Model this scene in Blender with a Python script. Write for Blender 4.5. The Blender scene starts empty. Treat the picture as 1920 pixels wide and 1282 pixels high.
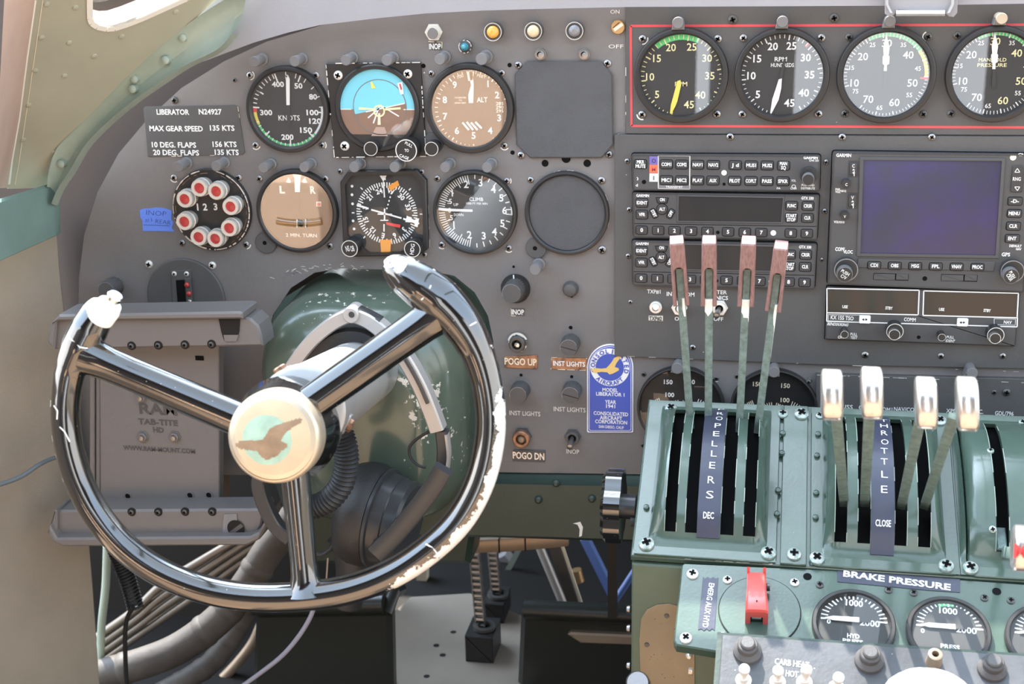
import bpy, bmesh, math, random
from mathutils import Vector, Matrix
random.seed(7)
PI = math.pi
R_ = math.radians
C = bpy.context.scene.collection
scn = bpy.context.scene

# ------------------------------------------------------------------ camera, sky, sun, exposure
FOC = 2557.5; YAW, PIT, ROL = .196066, .308191, .022954
CAM = Vector((0, -1.2695, 1.25))
def _rot():
    cy, sy, cp, sp, cr, sr = math.cos(YAW), math.sin(YAW), math.cos(PIT), math.sin(PIT), math.cos(ROL), math.sin(ROL)
    return Matrix(((cy, -sy, 0), (sy, cy, 0), (0, 0, 1))) @ Matrix(((1, 0, 0), (0, cp, sp), (0, -sp, cp))) @ Matrix(((cr, 0, sr), (0, 1, 0), (-sr, 0, cr)))
RC = _rot()
cd = bpy.data.cameras.new('camera'); cd.sensor_width = 36; cd.lens = FOC * 36 / 1920
cd.clip_start = .02; cd.clip_end = 200
cd.dof.use_dof = True; cd.dof.focus_distance = 1.22; cd.dof.aperture_fstop = 10
co = bpy.data.objects.new('camera', cd); C.objects.link(co); scn.camera = co
r0, f0, u0 = RC.col[0], RC.col[1], RC.col[2]
co.matrix_world = Matrix(((r0.x, u0.x, -f0.x, CAM.x), (r0.y, u0.y, -f0.y, CAM.y), (r0.z, u0.z, -f0.z, CAM.z), (0, 0, 0, 1)))

scn.view_settings.view_transform = 'Standard'; scn.view_settings.look = 'None'
scn.view_settings.gamma = 1; scn.view_settings.exposure = 0.78; scn.view_settings.use_curve_mapping = False

w = bpy.data.worlds.new('sky'); scn.world = w; w.use_nodes = True
nt = w.node_tree; nt.nodes.clear()
tc = nt.nodes.new('ShaderNodeTexCoord'); sx = nt.nodes.new('ShaderNodeSeparateXYZ')
cr_ = nt.nodes.new('ShaderNodeValToRGB'); bg = nt.nodes.new('ShaderNodeBackground'); wo = nt.nodes.new('ShaderNodeOutputWorld')
mr = nt.nodes.new('ShaderNodeMapRange'); mr.inputs[1].default_value = -1; mr.inputs[2].default_value = 1
nt.links.new(tc.outputs['Generated'], sx.inputs[0]); nt.links.new(sx.outputs[2], mr.inputs[0])
nt.links.new(mr.outputs[0], cr_.inputs[0])
# the bright sky around the sun
SUN_FROM = Vector((-.30, .50, .90)).normalized()
nz = nt.nodes.new('ShaderNodeVectorMath'); nz.operation = 'DOT_PRODUCT'; nz.inputs[1].default_value = SUN_FROM; nt.links.new(tc.outputs['Generated'], nz.inputs[0])
gl = nt.nodes.new('ShaderNodeMapRange'); gl.interpolation_type = 'SMOOTHSTEP'; gl.inputs[1].default_value = .80; gl.inputs[2].default_value = .99; gl.inputs[3].default_value = 1; gl.inputs[4].default_value = 5
nt.links.new(nz.outputs['Value'], gl.inputs[0]); vm = nt.nodes.new('ShaderNodeVectorMath'); vm.operation = 'SCALE'; nt.links.new(cr_.outputs[0], vm.inputs[0]); nt.links.new(gl.outputs[0], vm.inputs['Scale'])
sd_ = nt.nodes.new('ShaderNodeMapRange'); sd_.inputs[1].default_value = -1; sd_.inputs[2].default_value = 0; sd_.inputs[3].default_value = 1.8; sd_.inputs[4].default_value = 1   # left sky made brighter, added to light the left side
nt.links.new(sx.outputs[0], sd_.inputs[0]); v2 = nt.nodes.new('ShaderNodeVectorMath'); v2.operation = 'SCALE'; nt.links.new(vm.outputs[0], v2.inputs[0]); nt.links.new(sd_.outputs[0], v2.inputs['Scale'])
nt.links.new(v2.outputs[0], bg.inputs[0]); nt.links.new(bg.outputs[0], wo.inputs[0])
e = cr_.color_ramp.elements
e[0].position = 0; e[0].color = (.30, .24, .19, 1)
e[1].position = 1; e[1].color = (.47, .55, .64, 1)
for p_, c_ in ((.30, (.46, .39, .32, 1)), (.40, (.80, .88, .98, 1)), (.52, (.98, .97, .95, 1)), (.62, (.98, .97, .95, 1)), (.74, (.62, .80, 1.05, 1))):
    q = e.new(p_); q.color = c_
bg.inputs[1].default_value = 2.1

sd = bpy.data.lights.new('sun', 'SUN'); sd.energy = 9; sd.angle = R_(.6); sd.color = (1, .93, .82)
so = bpy.data.objects.new('sun', sd); C.objects.link(so)
so.rotation_euler = SUN_FROM.to_track_quat('Z', 'Y').to_euler()
so.location = (0, 0, 4)

# ------------------------------------------------------------------ measuring helpers
def ray(px, py): return RC @ Vector(((px - 960) / FOC, 1, -(py - 641) / FOC))
def at(px, py, Y=0.0):
    d = ray(px, py); return CAM + d * ((Y - CAM.y) / d.y)
def cam(px, py, z): return CAM + ray(px, py) * z

class Frame:
    """a flat working plane: u to its right, v up along it, h out of it"""
    def __init__(s, O, U, V):
        s.O = Vector(O); s.U = Vector(U).normalized(); s.N = s.U.cross(Vector(V)).normalized(); s.V = s.N.cross(s.U)
    def w(s, u, v, h=0.0): return s.O + s.U * u + s.V * v + s.N * h
    def uv(s, px, py, h=0.0):
        d = ray(px, py); t = (s.O + s.N * h - CAM).dot(s.N) / d.dot(s.N); p = CAM + d * t - s.O
        return p.dot(s.U), p.dot(s.V)
    def at(s, px, py, h=0.0): return s.w(*s.uv(px, py, h), h)
    def sc(s, px, py, h=0.0):
        a = s.uv(px, py, h); b = s.uv(px + 1, py, h); c = s.uv(px, py + 1, h)
        return math.hypot(b[0] - a[0], b[1] - a[1]), math.hypot(c[0] - a[0], c[1] - a[1])
def axis_frame(O, N, up=(0, 0, 1)):
    N = Vector(N).normalized(); U = Vector(up).cross(N)
    if U.length < 1e-4: U = Vector((1, 0, 0))
    U.normalize(); return Frame(O, U, N.cross(U))
P = Frame((0, 0, 0), (1, 0, 0), (0, 0, 1))       # the instrument panel, facing aft

# ------------------------------------------------------------------ materials
def mat(name, col, rough=.5, metal=0.0, spec=.5, bump=None, var=None, specks=None, coat=0.0, cior=1.5, wear=None, aniso=None, emit=None):
    m = bpy.data.materials.new(name); m.use_nodes = True
    t = m.node_tree; b = t.nodes['Principled BSDF']; L = t.links.new
    b.inputs['Base Color'].default_value = (*col, 1); b.inputs['Roughness'].default_value = rough
    b.inputs['Metallic'].default_value = metal; b.inputs['Specular IOR Level'].default_value = spec
    b.inputs['Coat Weight'].default_value = coat; b.inputs['Coat Roughness'].default_value = .08; b.inputs['Coat IOR'].default_value = cior
    co_ = t.nodes.new('ShaderNodeTexCoord'); src = None
    def noise(scale, detail=3, rough_=.55, stretch=None):
        n = t.nodes.new('ShaderNodeTexNoise'); n.inputs['Scale'].default_value = scale; n.inputs['Detail'].default_value = detail
        n.inputs['Roughness'].default_value = rough_
        if stretch:
            mp = t.nodes.new('ShaderNodeMapping'); mp.inputs['Scale'].default_value = stretch
            L(co_.outputs['Object'], mp.inputs[0]); L(mp.outputs[0], n.inputs[0])
        else: L(co_.outputs['Object'], n.inputs[0])
        return n.outputs[0]
    def ramp(s, a, b_):
        r = t.nodes.new('ShaderNodeMapRange'); r.inputs[1].default_value = a; r.inputs[2].default_value = b_; L(s, r.inputs[0]); return r.outputs[0]
    def mix(fac, A, B):
        x = t.nodes.new('ShaderNodeMix'); x.data_type = 'RGBA'
        L(fac, x.inputs[0])
        for k, q in ((6, A), (7, B)):
            if isinstance(q, tuple): x.inputs[k].default_value = (*q, 1)
            else: L(q, x.inputs[k])
        return x.outputs[2]
    if var:
        sc_, amt = var[0], var[1]; st = var[2] if len(var) > 2 else None
        f = ramp(noise(sc_, 4, .6, st), .3, .7)
        c2 = var[3] if len(var) > 3 else tuple(min(1, c * (1 + amt)) for c in col)
        src = mix(f, tuple(c * (1 - amt) for c in col) if len(var) <= 3 else col, c2)
    if specks:
        v = t.nodes.new('ShaderNodeTexVoronoi'); v.inputs['Scale'].default_value = specks[0]; L(co_.outputs['Object'], v.inputs[0])
        f = ramp(v.outputs['Distance'], specks[1], specks[1] * .6)
        sel = t.nodes.new('ShaderNodeSeparateColor'); L(v.outputs['Color'], sel.inputs[0])
        g = t.nodes.new('ShaderNodeMath'); g.operation = 'LESS_THAN'; g.inputs[1].default_value = specks[3] if len(specks) > 3 else .25; L(sel.outputs[0], g.inputs[0])
        mm = t.nodes.new('ShaderNodeMath'); mm.operation = 'MULTIPLY'; L(f, mm.inputs[0]); L(g.outputs[0], mm.inputs[1])
        src = mix(mm.outputs[0], src if src else col, specks[2])
    if wear:   # (colour, noise scale, rough, metal): paint gone, plus painted highlights, where the mesh's own 'wear' value beats the noise
        at_ = t.nodes.new('ShaderNodeAttribute'); at_.attribute_name = 'wear'
        s_ = t.nodes.new('ShaderNodeMath'); s_.operation = 'SUBTRACT'; L(at_.outputs['Fac'], s_.inputs[0]); L(noise(wear[1], 5, .65), s_.inputs[1])
        f = ramp(s_.outputs[0], -.01, .01)
        src = mix(f, src if src else col, wear[0])
        r = t.nodes.new('ShaderNodeMapRange'); r.inputs[3].default_value = rough; r.inputs[4].default_value = wear[2]; L(f, r.inputs[0]); L(r.outputs[0], b.inputs['Roughness'])
    if src: L(src, b.inputs['Base Color'])
    if bump:
        bn = t.nodes.new('ShaderNodeBump'); bn.inputs['Strength'].default_value = bump[1]; bn.inputs['Distance'].default_value = .001
        L(noise(bump[0], 3, .6, bump[2] if len(bump) > 2 else None), bn.inputs['Height']); L(bn.outputs[0], b.inputs['Normal'])
    if emit:
        b.inputs['Emission Color'].default_value = (*emit[0], 1); b.inputs['Emission Strength'].default_value = emit[1]
    return m
def glass_mat(name, refl, tint=(1, 1, 1), rough=.0):
    m = bpy.data.materials.new(name); m.use_nodes = True; t = m.node_tree; t.nodes.clear()
    o = t.nodes.new('ShaderNodeOutputMaterial'); g = t.nodes.new('ShaderNodeBsdfGlossy'); tr = t.nodes.new('ShaderNodeBsdfTransparent')
    mx = t.nodes.new('ShaderNodeMixShader'); g.inputs['Roughness'].default_value = rough; tr.inputs[0].default_value = (*tint, 1)
    mx.inputs[0].default_value = refl
    t.links.new(tr.outputs[0], mx.inputs[1]); t.links.new(g.outputs[0], mx.inputs[2]); t.links.new(mx.outputs[0], o.inputs[0])
    return m
M = dict(
    panel=mat('panel_crackle_grey', (.170, .158, .152), .55, spec=.45, bump=(900, .35), var=(9, .10), specks=(55, .05, (.6, .58, .55), .10)),
    panel2=mat('panel_dark_grey', (.086, .083, .081), .5, spec=.45, bump=(1000, .3), var=(12, .10), specks=(80, .05, (.5, .48, .45), .06)),
    crinkle=mat('crinkle_black', (.095, .094, .097), .5, bump=(1500, 1.0), var=(30, .10)),
    bezel=mat('bezel_black', (.022, .021, .021), .38, spec=.5, bump=(1200, .1), specks=(160, .05, (.5, .48, .45), .06)),
    black=mat('black_plastic', (.026, .025, .026), .42, bump=(1400, .15)),
    radio=mat('radio_face_grey', (.072, .070, .070), .5, bump=(1800, .25), var=(20, .06)),
    key=mat('key_grey', (.040, .039, .040), .42),
    dark=mat('dark_hole', (.006, .006, .006), .8, spec=.1),
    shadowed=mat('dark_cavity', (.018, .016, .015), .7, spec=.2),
    dial=mat('dial_black', (.030, .030, .030), .6),
    white=mat('white_lettering', (.86, .85, .82), .55),
    offwhite=mat('off_white', (.72, .69, .62), .5),
    cream=mat('cream', (.80, .70, .52), .5),
    yellow=mat('yellow_paint', (.85, .70, .12), .5),
    paleyellow=mat('pale_yellow_paint', (.86, .78, .42), .5),
    green_arc=mat('green_arc', (.10, .62, .20), .5),
    red=mat('red_paint', (.72, .06, .06), .45),
    redline=mat('red_line', (.62, .07, .08), .5),
    cyan=mat('horizon_blue', (.20, .62, .74), .5),
    brown=mat('horizon_brown', (.26, .15, .10), .5),
    orange=mat('orange', (.80, .32, .05), .45),
    screw=mat('screw_steel', (.34, .32, .31), .32, metal=.9, bump=(500, .1)),
    screwdark=mat('screw_dark', (.10, .095, .09), .4, metal=.5),
    screwwhite=mat('screw_bright', (.78, .75, .70), .35, metal=.35),
    screwgreen=mat('screw_painted', (.16, .25, .22), .3, metal=.3, var=(260, .1, None, (.62, .62, .56))),
    chrome=mat('chrome', (.82, .81, .79), .12, metal=1.0, bump=(60, .06)),
    brass=mat('brass', (.60, .38, .18), .35, metal=.8, bump=(300, .3)),
    copper=mat('copper_plate', (.50, .26, .14), .4, metal=.5, var=(140, .1, None, (.10, .06, .05))),
    quad=mat('quadrant_green', (.062, .098, .074), .22, spec=.6, bump=(380, .10), var=(24, .14), specks=(260, .05, (.55, .6, .52), .05), coat=.35),
    grn=mat('interior_green', (.050, .080, .050), .45, bump=(260, .15), var=(6, .2, None, (.10, .13, .09))),
    skin=mat('skin_green_hazed', (.36, .35, .265), .45, bump=(90, .12), var=(5, .15)),  # haze put into the colour; the paint beneath is dark green
    rib=mat('rib_green', (.31, .365, .30), .42, bump=(160, .15), var=(16, .14), specks=(60, .06, (.62, .6, .5), .15)),
    dgrn=mat('dark_green', (.026, .046, .036), .42, bump=(260, .15), var=(8, .15), specks=(70, .05, (.35, .36, .3), .08)),
    housing=mat('column_green', (.085, .112, .084), .2, spec=.6, bump=(60, .08), var=(7, .2), coat=.2, wear=((.62, .58, .50), 110, .5)),
    teal=mat('teal_trim', (.16, .25, .22), .5, bump=(300, .15), var=(14, .12)),
    canvas=mat('canvas_brown', (.36, .31, .245), .9, spec=.15, bump=(1600, 1.0), var=(5, .14)),
    gshield=mat('shield_grey', (.30, .29, .30), .5, bump=(500, .15), var=(9, .05)),
    gloss=mat('yoke_black', (.006, .006, .006), .07, spec=.55, coat=1.0, cior=1.9, bump=(420, .03), specks=(300, .10, (.5, .47, .42), .06), wear=((.80, .78, .74), 130, .5)),
    alu=mat('shaft_silver', (.40, .40, .40), .38, metal=.45, bump=(300, .15), var=(26, .06)),
    silver=mat('silver_plastic', (.42, .40, .38), .35, metal=.3),
    hubgold=mat('hub_brass', (.58, .50, .38), .28, metal=.55, bump=(400, .1), var=(30, .07)),
    hubcream=mat('hub_cream', (.54, .43, .28), .38, var=(60, .05)),
    hubaqua=mat('hub_aqua', (.34, .48, .37), .38, var=(90, .15)),
    hubbird=mat('hub_bird', (.27, .18, .11), .4, var=(120, .2)),
    rubber=mat('black_rubber', (.022, .022, .023), .5, bump=(500, .2)),
    tray=mat('tray_black', (.165, .152, .146), .36, bump=(1500, .3)),
    shell=mat('headset_shell', (.035, .037, .040), .3),
    leather=mat('cushion_leather', (.020, .019, .019), .5, bump=(120, .7)),
    wood=mat('handle_phenolic', (.25, .140, .128), .5, bump=(300, .25, (4, 4, .5)), var=(140, .28, (4, 4, .25))),
    lever=mat('lever_green', (.135, .195, .178), .4, bump=(700, .4), var=(180, .35)),
    paintchip=mat('bare_primer', (.84, .84, .78), .6, bump=(300, .3)),
    knobsil=mat('throttle_knob', (.66, .62, .58), .20, metal=.85, bump=(240, .05)),
    knobgrey=mat('knob_grey', (.080, .077, .077), .45, bump=(600, .2)),
    post=mat('post_light_grey', (.17, .165, .165), .5),
    postcream=mat('post_light_cream', (.52, .42, .30), .5),
    tape=mat('blue_tape', (.13, .25, .80), .6, bump=(200, .4, (1, 1, 6))),
    ink=mat('ink_blue', (.02, .025, .16), .6),
    blue=mat('plaque_blue', (.030, .080, .42), .35),
    gold=mat('plaque_gold', (.78, .52, .16), .4),
    label=mat('label_navy', (.045, .048, .075), .30, bump=(300, .1)),
    redguard=mat('guard_red', (.72, .10, .085), .32, coat=.3),
    tan=mat('tan_speckle', (.245, .180, .105), .7, bump=(200, .4), var=(14, .15), specks=(300, .16, (.03, .025, .02), .5)),
    sw=mat('switch_plate', (.066, .069, .076), .38, bump=(240, .2), var=(18, .3), specks=(120, .08, (.45, .45, .44), .2)),
    washer=mat('rubber_washer', (.070, .066, .066), .6, bump=(500, .2)),
    hose=mat('hose_grey', (.072, .062, .054), .6, bump=(160, .35), var=(26, .25)),
    tubealu=mat('tube_aluminium', (.22, .19, .16), .35, metal=.6),
    floorplate=mat('floor_plate', (.25, .21, .17), .6, bump=(140, .25), var=(9, .10), specks=(26, .09, (.08, .07, .06), .35)),
    pedal=mat('pedal_green', (.020, .022, .018), .35, bump=(200, .15)),
    strap=mat('band_tan', (.34, .26, .19), .4, metal=.4),
    chain=mat('chain_steel', (.45, .43, .40), .3, metal=.9),
    block=mat('sprocket_block', (.012, .011, .011), .45),
    bluebar=mat('blue_strut', (.14, .22, .50), .4),
    cable=mat('cable_black', (.014, .014, .014), .5),
    wire=mat('wire_lilac', (.30, .29, .34), .4),
    wiregrey=mat('wire_slate', (.12, .14, .15), .5),
    aft=mat('bulkhead_brown', (.050, .040, .034), .7),
    recess=mat('recess_shade_brown', (.062, .046, .040), .7),
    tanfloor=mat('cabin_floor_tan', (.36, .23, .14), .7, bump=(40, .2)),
    reflector=mat('reflector_tan', (.85, .56, .36), .8, bump=(300, .3)),
    screen=mat('screen_reflection_violet', (.052, .040, .125), .16, spec=.35, var=(22, .3, None, (.045, .044, .058))),  # violet and mottling stand in for window reflections
    lcd=mat('lcd_dark', (.030, .030, .030), .2, spec=.25),
    lcdwarm=mat('lcd_warm', (.028, .025, .022), .12, spec=.45),
    lampamber=mat('amber_lens', (.80, .40, .07), .2, coat=.6),
    lampcream=mat('cream_lens', (.66, .54, .34), .25, coat=.6),
    lampgrey=mat('grey_lens', (.20, .20, .21), .25, coat=.6),
    lampblue=mat('blue_lens', (.04, .26, .34), .12, coat=1),
    lens=mat('red_lens', (.46, .035, .035), .3, coat=.3),
    lampring=mat('ring_aluminium', (.70, .67, .62), .35, metal=.5),
    violet=mat('marker_violet', (.17, .13, .38), .4), markred=mat('marker_red', (.80, .17, .08), .4), markwhite=mat('marker_white', (.86, .87, .87), .4),
    pink=mat('frame_pinkish', (.48, .33, .26), .5, bump=(120, .2), var=(8, .15)),
)
M['glass'] = glass_mat('instrument_glass', .15)
M['glass_dull'] = glass_mat('dull_glass', .055)
M['tube_glass'] = glass_mat('slip_tube_glass', .12, (.82, .72, .55), .05)

# ------------------------------------------------------------------ mesh building
WL = {}          # world location of each empty / object origin
class MB:
    def __init__(s): s.v = []; s.f = []; s.mi = []; s.mats = []; s.wear = {}
    def mid(s, m):
        m = M[m] if isinstance(m, str) else m
        if m not in s.mats: s.mats.append(m)
        return s.mats.index(m)
    def add(s, vs, fs, m):
        o = len(s.v); k = s.mid(m); s.v += [Vector(q) for q in vs]
        for f in fs: s.f.append([i + o for i in f]); s.mi.append(k)
        return o
    # --- shapes in a frame
    def lathe(s, fr, u, v, prof, m, n=32, flute=None, cap=(True, True)):
        vs = []; fs = []
        for j, (r, h) in enumerate(prof):
            for i in range(n):
                a = 2 * PI * i / n; rr = r
                if flute and flute[1] <= j <= flute[2] and i % 2: rr = r * (1 - flute[0])
                vs.append(fr.w(u + rr * math.cos(a), v + rr * math.sin(a), h))
        for j in range(len(prof) - 1):
            for i in range(n):
                k = (i + 1) % n; fs.append((j * n + i, j * n + k, (j + 1) * n + k, (j + 1) * n + i))
        if cap[0]: fs.append(tuple(reversed(range(n))))
        if cap[1]: fs.append(tuple(range((len(prof) - 1) * n, len(prof) * n)))
        # faces wound so that a profile climbing in h faces outward
        s.add(vs, fs, m)
    def plate(s, fr, poly, h0, h1, m, ch=0.0, back=False):
        n = len(poly); fs = []
        if area2(poly) < 0: poly = poly[::-1]
        top = inset(poly, ch) if ch else poly
        rings = [(poly, h0), (poly, h1 - ch if h1 > h0 else h1 + ch)] + ([(top, h1)] if ch else [])
        vs = [fr.w(x, y, h) for pl, h in rings for x, y in pl]
        for j in range(len(rings) - 1):
            for i in range(n): fs.append((j * n + i, j * n + (i + 1) % n, (j + 1) * n + (i + 1) % n, (j + 1) * n + i))
        fs.append(tuple(range((len(rings) - 1) * n, len(rings) * n))); 
        if back: fs.append(tuple(reversed(range(n))))
        s.add(vs, fs, m)
    def ringplate(s, fr, outer, inner, h0, h1, m, ch=0.0):
        """outer and inner loops with equally many points: a flat frame with an opening"""
        if area2(outer) < 0: outer = outer[::-1]
        if area2(inner) < 0: inner = inner[::-1]
        n = len(outer); o2 = inset(outer, ch) if ch else outer
        rings = [(outer, h0), (outer, h1 - ch), (o2, h1), (inner, h1), (inner, h0)]
        vs = [fr.w(x, y, h) for pl, h in rings for x, y in pl]; fs = []
        for j in range(4):
            for i in range(n): fs.append((j * n + i, j * n + (i + 1) % n, (j + 1) * n + (i + 1) % n, (j + 1) * n + i))
        s.add(vs, fs, m)
    def flat(s, fr, poly, h, m):
        if area2(poly) < 0: poly = poly[::-1]
        s.add([fr.w(x, y, h) for x, y in poly], [tuple(range(len(poly)))], m)
    def arc(s, fr, u, v, ra, rb, a0, a1, h, m, n=None):
        n = n or max(2, int(abs(a1 - a0) / 6)); vs = []; fs = []
        for i in range(n + 1):
            a = R_(a0 + (a1 - a0) * i / n)
            for r in (ra, rb): vs.append(fr.w(u + r * math.cos(a), v + r * math.sin(a), h))
        for i in range(n):
            q = (2 * i, 2 * i + 1, 2 * i + 3, 2 * i + 2); fs.append(q if a1 > a0 else q[::-1])
        s.add(vs, fs, m)
    def ticks(s, fr, u, v, ra, rb, a0, a1, n, wd, h, m, skip=()):
        for i in range(n + 1):
            if i in skip: continue
            a = R_(a0 + (a1 - a0) * i / n) if n else R_(a0)
            c, t = math.cos(a), math.sin(a)
            s.flat(fr, [(u + r * c - k * wd / 2 * t, v + r * t + k * wd / 2 * c) for r, k in ((ra, -1), (rb, -1), (rb, 1), (ra, 1))], h, m)
    def line(s, fr, a, b, wd, h, m):
        dx, dy = b[0] - a[0], b[1] - a[1]; l = math.hypot(dx, dy) or 1; nx, ny = -dy / l * wd / 2, dx / l * wd / 2
        s.flat(fr, [(a[0] - nx, a[1] - ny), (b[0] - nx, b[1] - ny), (b[0] + nx, b[1] + ny), (a[0] + nx, a[1] + ny)], h, m)
    # --- shapes in space
    def tube(s, pts, r, m, n=10, closed=False, caps=True, flat=None, up=None):
        pts = [Vector(p) for p in pts]; N = len(pts); rs = r if isinstance(r, (list, tuple)) else [r] * N
        vs = []; fs = []; prev = None
        for i, p in enumerate(pts):
            a = pts[(i - 1) % N] if closed or i else p; b = pts[(i + 1) % N] if closed or i < N - 1 else p
            t = (b - a).normalized()
            if up is not None: x = Vector(up) - t * Vector(up).dot(t)
            elif prev is None:
                x = t.orthogonal()
            else: x = prev - t * prev.dot(t)
            x.normalize(); prev = x; y = t.cross(x)
            for k in range(n):
                q = 2 * PI * k / n; fx, fy = flat if flat else (1, 1)
                vs.append(p + (x * math.cos(q) * fx + y * math.sin(q) * fy) * rs[i])
        for i in range(N if closed else N - 1):
            for k in range(n):
                i2 = (i + 1) % N; k2 = (k + 1) % n; fs.append((i * n + k, i * n + k2, i2 * n + k2, i2 * n + k))
        if caps and not closed: fs += [tuple(reversed(range(n))), tuple(range((N - 1) * n, N * n))]
        return s.add(vs, fs, m)
    def strip(s, pts, wv, tv, m):
        """a rectangular bar swept along pts; wv, tv = half width / half thickness vectors (or lists)"""
        vs = []; fs = []; N = len(pts)
        for i, p in enumerate(pts):
            a = wv[i] if isinstance(wv, list) else wv; b = tv[i] if isinstance(tv, list) else tv
            p = Vector(p); a = Vector(a); b = Vector(b); k = .80
            vs += [p - a * k - b, p + a * k - b, p + a - b * k, p + a + b * k, p + a * k + b, p - a * k + b, p - a + b * k, p - a - b * k]
        for i in range(N - 1):
            for k in range(8): fs.append((i * 8 + k, i * 8 + (k + 1) % 8, i * 8 + 8 + (k + 1) % 8, i * 8 + 8 + k))
        fs += [tuple(reversed(range(8))), tuple(range((N - 1) * 8, N * 8))]
        return s.add(vs, fs, m)
    def grid(s, rows, m, close=False):
        n = len(rows[0]); vs = [p for r in rows for p in r]; fs = []
        for j in range(len(rows) - 1):
            for i in range(n if close else n - 1): fs.append((j * n + i, j * n + (i + 1) % n, (j + 1) * n + (i + 1) % n, (j + 1) * n + i))
        return s.add(vs, fs, m)
    def ball(s, c, r, m, n=14, sq=(1, 1, 1)):
        c = Vector(c); rows = []
        for j in range(n // 2 + 1):
            a = PI * j / (n // 2)
            rows.append([c + Vector((r * max(math.sin(a), 1e-4) * math.cos(2 * PI * i / n) * sq[0], r * max(math.sin(a), 1e-4) * math.sin(2 * PI * i / n) * sq[1], -r * math.cos(a) * sq[2])) for i in range(n)])
        s.grid(rows, m, close=True)
    def screw(s, fr, u, v, r, h, m='screw', rot=None, dk='dark'):
        s.lathe(fr, u, v, [(r, h - .0005), (r * .96, h + r * .30), (r * .66, h + r * .52), (r * .2, h + r * .6)], m, 14)
        a0 = rot if rot is not None else random.uniform(0, 90)
        for k in (0, 90):
            c, t = math.cos(R_(a0 + k)), math.sin(R_(a0 + k)); l, wd = r * .58, r * .20
            s.flat(fr, [(u + x * l * c - y * wd * t, v + x * l * t + y * wd * c) for x, y in ((-1, -1), (1, -1), (1, 1), (-1, 1))], h + r * .64, dk)
    def build(s, name, parent=None, smooth=35, origin=None):
        me = bpy.data.meshes.new(name)
        if origin is None: origin = WL[parent.name] if parent else Vector((sum(p.x for p in s.v) / len(s.v), sum(p.y for p in s.v) / len(s.v), min(p.z for p in s.v)))
        me.from_pydata([tuple(p - origin) for p in s.v], [], s.f); me.update()
        for m in s.mats: me.materials.append(m)
        me.polygons.foreach_set('material_index', s.mi)
        if s.wear:
            a = me.attributes.new('wear', 'FLOAT', 'POINT'); a.data.foreach_set('value', [s.wear.get(i, 0.0) for i in range(len(s.v))])
        if smooth: me.shade_smooth(); me.set_sharp_from_angle(angle=R_(smooth))
        o = bpy.data.objects.new(name, me); C.objects.link(o)
        if parent: o.parent = parent
        else: o.location = origin
        WL[o.name] = origin
        return o
def area2(p): return sum(p[i][0] * p[(i + 1) % len(p)][1] - p[(i + 1) % len(p)][0] * p[i][1] for i in range(len(p)))
def inset(poly, d):
    n = len(poly); out = []
    for i in range(n):
        a, b, c = poly[i - 1], poly[i], poly[(i + 1) % n]
        def nrm(p, q):
            x, y = q[0] - p[0], q[1] - p[1]; l = math.hypot(x, y) or 1e-9; return -y / l, x / l
        n1, n2 = nrm(a, b), nrm(b, c); x, y = n1[0] + n2[0], n1[1] + n2[1]; k = max(.4, (x * x + y * y) / 2)
        out.append((b[0] + x * d / k, b[1] + y * d / k))
    return out
def rrect(cx, cy, w_, h_, r, n=4, rot=0):
    r = min(r, w_ / 2 - 1e-6, h_ / 2 - 1e-6); pts = []
    for k, (sx_, sy_) in enumerate(((1, 1), (-1, 1), (-1, -1), (1, -1))):
        for i in range(n + 1):
            a = R_(90 * k + 90 * i / n); pts.append((sx_ * (w_ / 2 - r) + r * math.cos(a), sy_ * (h_ / 2 - r) + r * math.sin(a)))
    c, t = math.cos(R_(rot)), math.sin(R_(rot))
    return [(cx + x * c - y * t, cy + x * t + y * c) for x, y in pts]
def circ(u, v, r, n=32, a0=0): return [(u + r * math.cos(2 * PI * i / n + a0), v + r * math.sin(2 * PI * i / n + a0)) for i in range(n)]
def smoothline(pts, k=4):
    """Catmull-Rom through points (tuples or Vectors)"""
    P_ = [Vector(p) for p in pts]; out = []
    for i in range(len(P_) - 1):
        a = P_[i - 1] if i else P_[0] * 2 - P_[1]; b, c = P_[i], P_[i + 1]; d = P_[i + 2] if i + 2 < len(P_) else c * 2 - b
        for j in range(k):
            t = j / k; out.append(.5 * (2 * b + (c - a) * t + (2 * a - 5 * b + 4 * c - d) * t * t + (3 * b - a - 3 * c + d) * t ** 3))
    out.append(P_[-1]); return out
def pxpoly(fr, pts, h=0.0): return [fr.uv(x, y, h) for x, y in pts]
def pxrect(fr, x0, y0, x1, y1, h=0.0, r=0.0, n=4):
    a = fr.uv(x0, (y0 + y1) / 2, h); b = fr.uv(x1, (y0 + y1) / 2, h); c = fr.uv((x0 + x1) / 2, y0, h); d = fr.uv((x0 + x1) / 2, y1, h)
    return rrect((a[0] + b[0]) / 2, (c[1] + d[1]) / 2, b[0] - a[0], c[1] - d[1], r or 1e-5, n if r else 1)

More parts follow.
